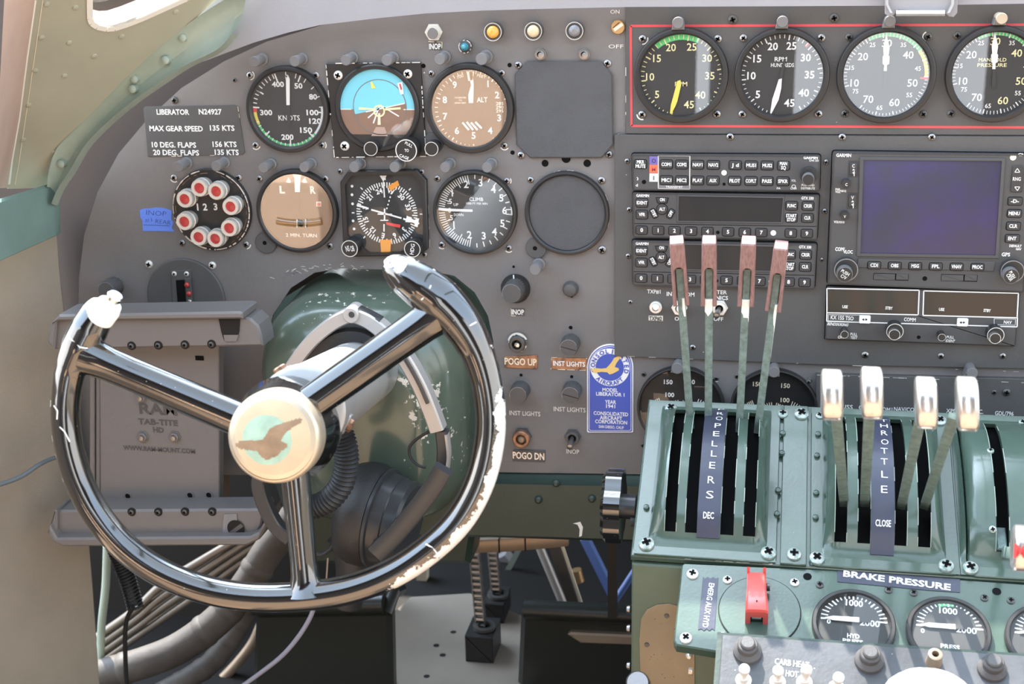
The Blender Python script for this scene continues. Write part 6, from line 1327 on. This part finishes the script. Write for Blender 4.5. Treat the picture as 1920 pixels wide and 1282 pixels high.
def strip_sign(root, u0, u1, v0, v1, words, letters):
    """a dark lettered strip that follows the curve of the cover"""
    s = MB(); vv = [v0 + (v1 - v0) * i / 40 for i in range(41)]
    rows = [[Q.w(u0, v, ph(v) + .0002), Q.w(u0, v, ph(v) + .0012), Q.w(u1, v, ph(v) + .0012), Q.w(u1, v, ph(v) + .0002)] for v in vv]; s.grid(rows[::-1], 'label')
    s.add(rows[0], [(3, 2, 1, 0)], 'label')
    for t, px, py, hp, wp in words + letters:
        u, v = qsurf(px, py, .0014); vs, fs, wd = glyphs(t, .02 if len(t) > 1 else -.005); a, b = Q.sc(px, py, ph(v)); sl = (ph(v + .004) - ph(v - .004)) / .008; cap = .0068 if len(t) == 1 else .0052
        cap /= math.sqrt(1 + sl * sl); kx = wp * a / wd
        s.add([Q.w(u + x * kx, v + y * cap, ph(v + y * cap) + .0015) for x, y in vs], fs, 'white')
    s.build('label_strip', root, smooth=40)
su = lambda x, y=995, h=.019: Q.uv(x, y, h)[0]
S1 = [(su(1244), su(1266)), (su(1283), su(1306)), (su(1350), su(1375)), (su(1393), su(1416))]
S2 = [(su(1565.5, 1010), su(1588.5, 1010)), (su(1609, 1012), su(1633, 1012)), (su(1679, 1016), su(1702.5, 1016)), (su(1722.8, 1018), su(1747.4, 1018))]
c1 = cover('green slotted quadrant cover lettered PROPELLERS', .0015, .1205, .0135, .1125, S1, None, scr=[(1212, 1018, 15), (1441, 1035, 15), (1258, 764, 12), (1468, 774, 10)], rivets=[(1468, 811), (1466, 848), (1459, 918), (1457, 962), (1212, 950)])
strip_sign(c1, su(1305.5), su(1348.5), .0235, .166, [('DEC', 1328.5, 966, 9, 20)], [('S', 1331, 927, 17, 14), ('R', 1333.5, 899, 17, 13), ('E', 1335.5, 872, 16, 11), ('L', 1338.5, 850, 15, 11), ('L', 1340, 831, 14, 11), ('E', 1343, 813, 13, 12), ('P', 1346, 797.5, 13, 12), ('O', 1348.5, 784, 13, 13), ('R', 1350.5, 775, 11, 12), ('P', 1352.5, 767.5, 9, 12)])
c2 = cover('green slotted quadrant cover lettered THROTTLE and CLOSE', .1475, .2665, .1575, .2560, S2, None, scr=[(1532, 1045, 15), (1774.5, 1059, 15), (1537, 777, 8), (1763, 787, 12)], rivets=[(1534, 813), (1532, 853), (1530.5, 923), (1529.5, 969)])
strip_sign(c2, su(1634, 1014), su(1678, 1014), .0195, .165, [('CLOSE', 1656, 980, 9, 29)], [('E', 1658, 917, 17, 12), ('L', 1658.5, 889, 16, 12), ('T', 1658, 865, 15, 13), ('T', 1658, 845, 14, 13), ('O', 1659, 828, 13, 14), ('R', 1658, 811.5, 12, 12), ('H', 1657.5, 798, 11, 14), ('T', 1657, 788, 10, 14)])
S3 = [(su(1871, 1030), su(1896, 1030))]; b3 = su(1803, 1000)
c3 = cover('green single slotted quadrant cover at the right edge', .2715, .40, b3, .395, S3, None, scr=[(1820, 1063, 15), (1918, 790, 8)])
for x, y in ((1857, 845), (1861, 992)):
    q = MB(); u, v = qsurf(x, y, .0); fr = Frame(Q.w(u, v, ph(v)), Q.U, Q.V + Q.N * (ph(v + .004) - ph(v - .004)) / .008); q.screw(fr, 0, 0, .0030, 0, 'screwgreen'); q.build('screw', c3)
sp_ = thing('spacer_strip', 'narrow flat green strip between propeller and throttle quadrant covers', 'strip', Q.w(.134, 0, 0)); s = MB(); s.plate(Q, rrect(.1340, .0925, .0215, .173, .001, 2), .0002, .0036, 'quad', .0006); s.build('sheet', sp_, smooth=30)
for x, y in ((1503, 775), (1489, 1038)): q = MB(); q.screw(Q, *Q.uv(x, y, .005), 14 * Q.sc(x, y)[0], .0036, 'screwgreen'); q.build('screw', sp_)

# ---- propeller levers
def bar(a, b, w0, w1, th_, m, name, parent, n=2):
    d = (b - a).normalized(); nrm = (CAM - (a + b) / 2); nrm = (nrm - d * nrm.dot(d)).normalized(); x = d.cross(nrm).normalized(); N = 10; s = MB()
    s.strip([a + (b - a) * i / N for i in range(N + 1)], [x * lerp_(w0, w1, i / N) / 2 for i in range(N + 1)], [nrm * th_ / 2] * (N + 1), m); return s, d, x, nrm
for i, (tx, ty, hx, hy, bx, by, wd) in enumerate(((1271, 449, 1277, 566, 1293, 776, 29), (1331, 449, 1329, 567, 1328, 773, 29), (1404, 450, 1398, 568, 1387, 782, 30), (1464, 459, 1450, 577, 1423, 785, 29))):
    ord_ = ('first from the left', 'second from the left', 'third from the left', 'last at the right')[i]
    Yb = -.115; a = at(bx + (bx - hx) * .12, by + (by - hy) * .12, Yb); b = at(hx * .45 + tx * .55, hy * .45 + ty * .55, -.150)
    root = thing('propeller_lever', f'green propeller lever with pink brown grooved handle, {ord_} of four', 'lever', a, 'propeller levers')
    kz_ = P.sc(hx, hy, .145)[0]; s, d, x, nn = bar(a, b, 14.5 * kz_, 15 * kz_, .0045, 'lever', 'lever_arm', root); s.build('lever_arm', root, smooth=30)
    top = at(tx, ty, -.158); bot = at(hx, hy, -.141); L_ = (top - bot).length; hf = Frame(bot, x if x.x > 0 else -x, top - bot); W_ = wd * kz_
    if hf.N.dot(nn) < 0: hf = Frame(bot, -x, top - bot)
    k2 = 7.8 * kz_; sl = L_ * .56
    pl = [(-W_ / 2 * 1.05, 0), (-k2, 0), (-k2, sl)] + [(-k2 * math.cos(PI * j / 8), sl + k2 * math.sin(PI * j / 8)) for j in range(1, 8)] + [(k2, sl), (k2, 0), (W_ / 2 * 1.05, 0), (W_ / 2 * .94, L_ * .93), (W_ / 2 * .82, L_), (-W_ / 2 * .82, L_), (-W_ / 2 * .94, L_ * .93)]
    s = MB(); bmv = pl if area2(pl) > 0 else pl[::-1]
    hm = MB()
    for h0, h1 in ((-.0075, .0075),):
        bm = bmesh.new(); vs = [bm.verts.new((p[0], p[1], 0)) for p in bmv]; es = [bm.edges.new((vs[j], vs[(j + 1) % len(vs)])) for j in range(len(vs))]
        bmesh.ops.triangle_fill(bm, use_beauty=True, edges=es); bm.verts.index_update(); n = len(bmv); fs = []; ii = inset(bmv, .0011)
        for f in bm.faces:
            q = [v.index for v in f.verts]
            if area2([bmv[j] for j in q]) < 0: q = q[::-1]
            fs.append(tuple(j + 2 * n for j in q)); fs.append(tuple(j for j in reversed(q)))
        bm.free(); V_ = [hf.w(p[0], p[1], h0) for p in bmv] + [hf.w(p[0], p[1], h1 - .0011) for p in bmv] + [hf.w(p[0], p[1], h1) for p in ii]
        for r_ in (0, n): fs += [(r_ + j, r_ + (j + 1) % n, r_ + n + (j + 1) % n, r_ + n + j) for j in range(n)]
        hm.add(V_, fs, 'wood')
    hm.plate(hf, [(-k2, .002), (k2, .002), (k2, sl + k2), (-k2, sl + k2)], -.0076, -.004, 'wood')
    hm.build('handle', root, smooth=30)
    s = MB(); yb, yt = -.016 if i != 3 else -.010, .006
    cp = [(-k2 * .93, yt), (-k2 * .95, yb * .4), (-k2 * .5, yb * .55), (-k2 * .2, yb * (1.6 if i == 2 else .7)), (k2 * .5, yb * (1.7 if i == 2 else .5)), (k2 * .93, yb * (1.5 if i > 1 else .3)), (k2 * .95, yt)]
    if i in (0, 3): cp = [(k2 * .3, yt), (k2 * .2, -.004), (k2 * .5, -.014), (k2 * .93, -.016 if i == 0 else -.05), (k2 * .93, yt)]
    s.plate(hf, cp, .0020, .0048, 'paintchip', .0002); s.build('bare_patch', root, smooth=0)

# ---- throttle levers
def superbox(mb, c, U, V, N, a, b, d, m, e=.35, nu=28, nv=18):
    rows = []
    def pw(x, p): return math.copysign(abs(x) ** p, x)
    for j in range(nv + 1):
        t = -PI / 2 + PI * j / nv; ct, st_ = pw(math.cos(t), e), pw(math.sin(t), e * 1.4); r = []
        for i in range(nu):
            p = 2 * PI * i / nu; r.append(c + U * (a * ct * pw(math.cos(p), e)) + N * (d * ct * pw(math.sin(p), e * 1.6)) + V * (b * st_))
        rows.append(r)
    mb.grid(rows[::-1], m, close=True)
def block_knob(mb, c, V, N, a, b, d):
    U = Vector((1, 0, 0)); rows = []; nv = 28
    def pw(x, p): return math.copysign(abs(x) ** p, x)
    for j in range(nv + 1):
        t = -math.cos(PI * j / nv); k = max(.0, 1 - abs(t) ** 5) ** .5; wu = a * (.70 + .30 * k) * (1 if 0 < j < nv else 0); dn = d * math.sqrt(max(0, 1 - .93 * t * t)) * (1 if 0 < j < nv else 0)
        rows.append([c + U * (wu * pw(math.cos(2 * PI * i / 32), .45)) + N * (dn * pw(math.sin(2 * PI * i / 32), .6)) + V * (b * t) for i in range(32)])
    mb.grid(rows[::-1], 'knobsil', close=True)
for i, (kx_, k0, k1, lx, ly, bx, by) in enumerate(((1560, 694, 786, 1567, 784, 1583, 945), (1634.5, 689, 784, 1631, 780, 1621, 945), (1736, 708, 802, 1727, 798, 1690, 950), (1813, 708, 806, 1789, 800, 1733, 950))):
    ord_ = ('first from the left', 'second from the left', 'third from the left', 'rightmost of the four')[i]; Yt = -.375
    root = thing('throttle_lever', f'throttle lever with chrome block knob, {ord_}, on the THROTTLE cover', 'lever', Q.w(su(bx), .05, .02), 'throttle levers')
    a = Q.at(bx, by, .012); b = at(lx, ly - 20, Yt + .012); kz_ = P.sc(lx, ly, -Yt)[0]
    s, d, x, nn = bar(a, b, 19 * P.sc(bx, by, .24)[0], 22 * kz_, .0045, 'lever', 'lever_arm', root); s.build('lever_arm', root, smooth=30)
    c = at(kx_, (k0 + k1) / 2, Yt); H_ = (k1 - k0) / 2 * P.sc(kx_, k0, -Yt)[1]; V_ = (at(kx_, k0, Yt) - at(kx_, k1, Yt)).normalized(); V_ = (V_ + Vector((0, .25, 0))).normalized(); N_ = Vector((1, 0, 0)).cross(V_).normalized()
    s = MB(); block_knob(s, c, V_, N_, 21.5 * kz_, H_ * 1.0, .0115); s.build('knob', root, smooth=60)
    KF = Frame(c, (1, 0, 0), V_); s = MB(); hh = .0118
    u, v = KF.uv(kx_ + 2, (k0 + k1) / 2 - 14, hh); s.line(KF, (u, v - .0045), (u, v + .0022), .0022, hh, 'white'); s.build('white_mark', root, smooth=0)
root = thing('mixture_lever', 'lever with red marked white topped knob at right edge', 'lever', Q.w(su(1885, 1030), .04, .02))
a = Q.at(1884, 1035, .010); b = at(1915, 1040, -.37); s, d, x, nn = bar(a, b, .009, .009, .005, 'lever', 'lever_arm', root); s.build('lever_arm', root)
c = at(1921, 1028, -.375); kz_ = P.sc(1915, 1020, .375)[0]; s = MB(); V_ = Vector((0, .25, 1)).normalized(); N_ = Vector((1, 0, 0)).cross(V_); block_knob(s, c, V_, N_, 25 * kz_, 46 * kz_, .0115); s.build('knob', root, smooth=60)
KF = Frame(c, (1, 0, 0), V_); s = MB(); T(s, KF, 'M', 1913, 1033, 24, 'red', .0119, 24, bold=.03); s.build('red_letter', root, smooth=0)
s = MB(); s.plate(Q, [(su(1871, 1030) + .001, .028), (su(1896, 1030) - .001, .028), (su(1896, 1030) - .001, .05), (su(1871, 1030) + .001, .05)], .004, .012, 'lever', .001); s.build('slot_block', root)

# ---- trim crank on the pedestal's left flank
tk = thing('trim_handwheel', 'black lobed trim handwheel seen edge on, at left flank of the pedestal', 'handwheel', at(1160, 1015, -.17))
WFm = Frame(at(1150, 948, -.17), (0, 1, 0), (0, 0, 1)); WFm = Frame(WFm.O, (0, -1, 0), (0, 0, 1)); k = P.sc(1150, 948, .17)[0]; s = MB()
lob = []
for i in range(60): a = 2 * PI * i / 60; rr_ = .0335 * (1 - .13 * (.5 + .5 * math.cos(a * 7)) ** 2); lob.append((rr_ * math.cos(a), rr_ * math.sin(a)))
s.plate(WFm, lob, -.0085, .0085, 'gloss', .003, back=True); s.build('lobed_wheel', tk, smooth=30)
AX = axis_frame(WFm.O, (1, 0, 0)); s = MB(); s.lathe(AX, 0, 0, [(.011, .006), (.011, .020), (.008, .022), (.008, .05)], 'shell', 20); s.build('axle', tk)
s = MB(); s.tube([at(1183, 978, -.18), at(1190, 978, -.18), at(1215, 975, -.16)], .0045, 'knobgrey', 12); s.build('crank_stub', tk)
s = MB(); s.lathe(axis_frame(at(1196, 1280, -.30), (0, -.8, .6)), 0, 0, [(.0095, -.02), (.0098, 0), (.0085, .003)], 'screw', 28); tag(s.build('round_stud', smooth=40), 'round grey metal stud cut by the bottom edge at the pedestal', 'stud')

# ---- brake pressure panel
bp = thing('brake_gauge_board', 'green panel with the red guarded switch and brake pressure gauges', 'panel', Q.w(.18, -.07, -.01))
hb = -.001; pb = pxpoly(Q, [(1283, 1055), (1560, 1067.5), (1990, 1099), (1990, 1290), (1352, 1223), (1268, 1209), (1263, 1200), (1278, 1059)], hb)
s = MB(); s.plate(Q, pb, hb - .010, hb, 'quad', .0012)
for x, y, r in ((1514, 1079.5, 8), (1869, 1107.5, 8.5)): s.flat(Q, circ(*Q.uv(x, y), r * Q.sc(x, y)[0], 18), hb + .0003, 'dark')
gu, gv = Q.uv(1424, 1146, hb); gr = 78 * Q.sc(1424, 1146)[0]; s.lathe(Q, gu, gv, [(gr, hb), (gr, hb + .0004), (gr * .985, hb + .0005)], 'shadowed', 56); s.lathe(Q, gu, gv, [(gr * .985, hb), (gr * .975, hb + .0012), (gr * .97, hb + .0014)], 'quad', 56)
s.build('sheet', bp, smooth=25)
for x, y, r, m in ((1298.5, 1075.5, 11.5, 'screwwhite'), (1286, 1195.5, 12, 'screwwhite'), (1364, 1086, 9, 'screwwhite'), (1490, 1091, 9, 'screwwhite'), (1355, 1192, 9, 'screwwhite')): q = MB(); q.screw(Q, *Q.uv(x, y), r * Q.sc(x, y)[0], hb, m); q.build('screw', bp)
def tape_label(name, lab, pts, t, x, y, hp, wp, ro, bold=.03):
    s = MB(); s.plate(Q, pxpoly(Q, pts, hb), hb, hb + .0006, 'label', .0001); T(s, Q, t, x, y, hp, 'white', hb + .0009, wp, ro, bold=bold); tag(s.build(name, smooth=0), lab, 'label')
tape_label('tape_label', 'dark pinked edge label reading EMERG AUX HYD beside the red guard', [(1318, 1082), (1322, 1085), (1327, 1082), (1332, 1085), (1337, 1082), (1342, 1085), (1347, 1083), (1340, 1182), (1335, 1179), (1330, 1183), (1325, 1179), (1320, 1183), (1315, 1179), (1309, 1181)], 'EMERG AUX HYD', 1328.5, 1134, 8.5, 99, -94, bold=.01)
tape_label('tape_label', 'dark label lettered BRAKE PRESSURE above the brake gauges', [(1570, 1069.5), (1800, 1086), (1800, 1111), (1740, 1107), (1570, 1091)], 'BRAKE PRESSURE', 1681, 1087.5, 11, 200, -4.5)
rg = thing('guarded_switch', 'bright red flip guard switch on the round green plate', 'switch', Q.w(gu, gv, hb))
ga = math.radians(1); GU = (Q.at(1444, 1150) - Q.at(1396, 1148)).normalized(); gl0, gl1 = Q.at(1421, 1086, .004), Q.at(1414, 1178, .004); GV = (gl0 - gl1).normalized(); GF = Frame(Q.at(1418, 1130, hb + .0004), GU, GV); gw = 21 * Q.sc(1418, 1130)[0]
def gpt(u, v, h): return GF.w(u, v, h)
sec = [(.0225, .010, .82), (.0200, .012, .86), (.014, .0145, .86), (.004, .0175, .86), (-.008, .0205, .95), (-.016, .0215, 1.0), (-.0195, .0205, 1.0), (-.0205, .018, 1.0)]
rows = []
for v, h, k_ in sec: g_ = gw * k_; rows.append([gpt(-g_, v, .001), gpt(-g_, v, h - .002), gpt(-g_ * .8, v, h), gpt(0, v, h + .0004), gpt(g_ * .8, v, h), gpt(g_, v, h - .002), gpt(g_, v, .001)])
s = MB(); s.grid(rows, 'redguard'); v, h, k_ = sec[-1]
s.add([gpt(-gw, v, .0005), gpt(-gw * .55, v, .0005), gpt(-gw * .55, v, h - .007), gpt(gw * .55, v, h - .007), gpt(gw * .55, v, .0005), gpt(gw, v, .0005), gpt(gw, v, h - .002), gpt(gw * .8, v, h), gpt(0, v, h + .0004), gpt(-gw * .8, v, h), gpt(-gw, v, h - .002)], [(0, 1, 2, 9, 10), (2, 3, 7, 8, 9), (3, 4, 5, 6, 7)], 'redguard')
s.add(rows[0], [tuple(range(7))], 'redguard')
for sg in (-1, 1): s.strip([gpt(sg * gw * .72, .021, .004), gpt(sg * gw * .72, .0245, .012)], GU * gw * .13, GF.N * .003, 'redguard')
s.flat(GF, circ(.000, -.0125, .0007, 10), .0222, 'dark')
s.build('guard', rg, smooth=40)
s = MB(); s.plate(GF, [(-gw * .55, -.0185), (gw * .55, -.0185), (gw * .55, .018), (-gw * .55, .018)], .0002, .0075, 'cable', .0006); s.tube([gpt(-gw * .4, -.0188, .0085), gpt(gw * .4, -.0188, .0085)], .0018, 'screw', 10); s.lathe(axis_frame(gpt(gw * .86, .010, .008), GU), 0, 0, [(.003, 0), (.003, .003)], 'cable', 12); s.build('switch_body', rg)
def bgauge(lab, cx, cy, r, numbers, green, scr):
    h1 = hb + .0055; u, v = Q.uv(cx, cy, h1); k = Q.sc(cx, cy, h1)[0]; R = r * k; root = thing('brake_gauge', lab, 'gauge', Q.w(u, v - R, hb), 'brake pressure gauges')
    b = MB(); b.lathe(Q, u, v, [(R, hb), (R, h1 - .001), (R * .97, h1), (R * .90, h1), (R * .86, h1 - .002), (R * .84, hb + .0008)], 'bezel', 56, cap=(False, False)); b.build('bezel', root)
    d = MB(); hd_ = hb + .0012; d.flat(Q, circ(u, v, R * .85, 48), hd_, 'dial'); du, dv = Q.uv(*numbers[0], hd_)
    if green: d.arc(Q, du, dv, R * .60, R * .77, 78, 112, hd_ + .0002, 'green_arc')
    for i in range(21):
        a = 180 - 9 * i; d.ticks(Q, du, dv, R * (.62 if i % 5 else .58), R * .79, a, a, 0, (.0010 if i % 5 else .0014), hd_ + .0003, 'white')
    for t, x, y, hp, wp in numbers[1:]: T(d, Q, t, x, y, hp, 'white', hd_ + .0003, wp, -3, bold=.02)
    d.build('dial_face', root, smooth=0)
    n = MB(); a = Vector((du, dv)); n.plate(Q, [(du + .004, dv - .0022), (du + .004, dv + .0022), (du - R * .50, dv + .0019), (du - R * .70, dv), (du - R * .50, dv - .0019)], hd_ + .001, hd_ + .0018, 'white'); n.flat(Q, [(du + .004, dv - .002), (du + R * .4, dv - .0016), (du + R * .4, dv + .0016), (du + .004, dv + .002)], hd_ + .0017, 'dial'); n.build('needle', root, smooth=0)
    g = MB(); g.flat(Q, circ(u, v, R * .87, 40), h1 - .0015, 'glass_dull'); g.build('cover_glass', root, smooth=0)
    for x, y, rr_ in scr: q = MB(); q.screw(Q, *Q.uv(x, y), rr_ * k, hb, 'screwdark'); q.build('screw', root)
bgauge('brake gauge lettered HYD PRESS, needle at zero, nearer the red guard', 1601, 1168, 79, [(1601, 1163), ('1000', 1602, 1130.5, 11, 32), ('0', 1554, 1164.5, 8, 7), ('2000', 1631, 1168, 11, 37), ('HYD', 1600, 1192, 8, 23), ('PRESS', 1599, 1202, 7, 38)], False, [(1537, 1095.5, 8), (1666, 1105, 8)])
bgauge('brake gauge with green arc, lettered PRESS, right of HYD gauge', 1779, 1182, 80, [(1781, 1176), ('1000', 1778, 1145, 11, 34), ('0', 1730, 1182, 8, 7), ('2000', 1812, 1181, 11, 38), ('PRESS.', 1783, 1212.5, 8, 38)], True, [(1713, 1110.5, 8), (1846, 1120, 8)])
bgauge('brake gauge mostly cut off by the right edge', 1965, 1196, 80, [(1966, 1190)], False, [(1895.5, 1125, 8)])

# ---- front switch panel
hs_ = .020; spn = thing('switch_panel', 'sunlit scuffed dark switch panel lettered CARB HEAT at the bottom edge', 'panel', Q.w(.15, -.13, 0))
s = MB(); pp = pxpoly(Q, [(1354, 1189), (1990, 1234), (1990, 1360), (1342, 1360)], hs_); s.plate(Q, pp, hs_ - .0035, hs_, 'sw', .0006)
s.plate(Q, inset(pp, .004), -.02, hs_ - .0035, 'dgrn')
for t, x, y, w_ in (('CARB HEAT', 1485, 1243, 64), ('HOT', 1485, 1263, 23)): T(s, Q, t, x, y, 11, 'white', hs_ + .0004, w_, -3, bold=.005)
s.build('sheet', spn, smooth=25)
def rbolt(lab, x, y, r, m):
    root = thing('rubber_mount', lab, 'rubber mount', Q.at(x, y, hs_), 'rubber mounts on the switch panel'); h = hs_ + .012; u, v = Q.uv(x, y, h); k = Q.sc(x, y, h)[0]
    q = MB(); q.lathe(Q, u, v, [(r * 1.42 * k, hs_), (r * 1.38 * k, hs_ + .003), (r * 1.0 * k, hs_ + .006), (r * k, h - .001), (r * .9 * k, h)], 'washer', 32); q.build('grommet', root); q = MB(); q.lathe(Q, u, v, [(r * .75 * k, h - .001), (r * .72 * k, h + .002), (r * .6 * k, h + .003)], m, 24); q.build('bolt_head', root)
rbolt('round grey rubber mount at the left corner of the switch panel', 1402, 1207, 19.5, 'knobgrey'); rbolt('round grey rubber mount below the HYD PRESS gauge', 1632, 1224, 20, 'knobgrey'); rbolt('half sunlit rubber mount near the right edge of the switch panel', 1864, 1240, 20, 'knobgrey')
s = MB(); u, v = Q.uv(1754, 1226, hs_ + .012); k = Q.sc(1754, 1226, .03)[0]; s.lathe(Q, u, v, [(16 * k, hs_), (15 * k, hs_ + .004), (13.5 * k, hs_ + .012), (11.5 * k, hs_ + .0125), (7 * k, hs_ + .0125), (6.4 * k, hs_ + .004)], 'strap', 28, cap=(False, False)); s.flat(Q, circ(u, v, 6.8 * k, 14), hs_ + .006, 'dark'); tag(s.build('hollow_post', smooth=40), 'tan hollow tube post standing on the switch panel', 'post')
for x, y, bx, by, lab in ((1396, 1252, 1394, 1278, 'white bat toggle switch at the left end of the switch panel'), (1459, 1255, 1458, 1281, 'white bat toggle switch just left of the HOT lettering'), (1513, 1252, 1508, 1282, 'white bat toggle switch just right of the HOT lettering'), (1573, 1268, 1568, 1292, 'white bat toggle switch cut by the bottom edge, right of HOT lettering')):
    root = thing('bat_switch', lab, 'switch', Q.at(bx, by, hs_), 'carb heat bat switches'); k = Q.sc(bx, by, .02)[0]; u, v = Q.uv(bx, by, hs_); q = MB(); q.lathe(Q, u, v, [(15 * k, hs_), (15 * k, hs_ + .003), (11 * k, hs_ + .0035), (10 * k, hs_ + .008), (6 * k, hs_ + .008)], 'screwwhite', 24); q.build('bushing', root)
    a = Q.w(u, v, hs_ + .006); b = Q.at(x, y, hs_ + .024); q = MB(); q.tube([a, lerp_(a, b, .4), lerp_(a, b, .75), lerp_(a, b, .94), b], [.0022, .0030, .0042, .0040, .0024], 'screwwhite', 16); q.build('lever', root)
s = MB(); c = Q.at(1741, 1318, .045); s.ball(c, .027, 'offwhite', 28, (1.25, 1, .9)); tag(s.build('white_dome_knob', smooth=60), 'large white domed knob cut by the bottom edge', 'knob')
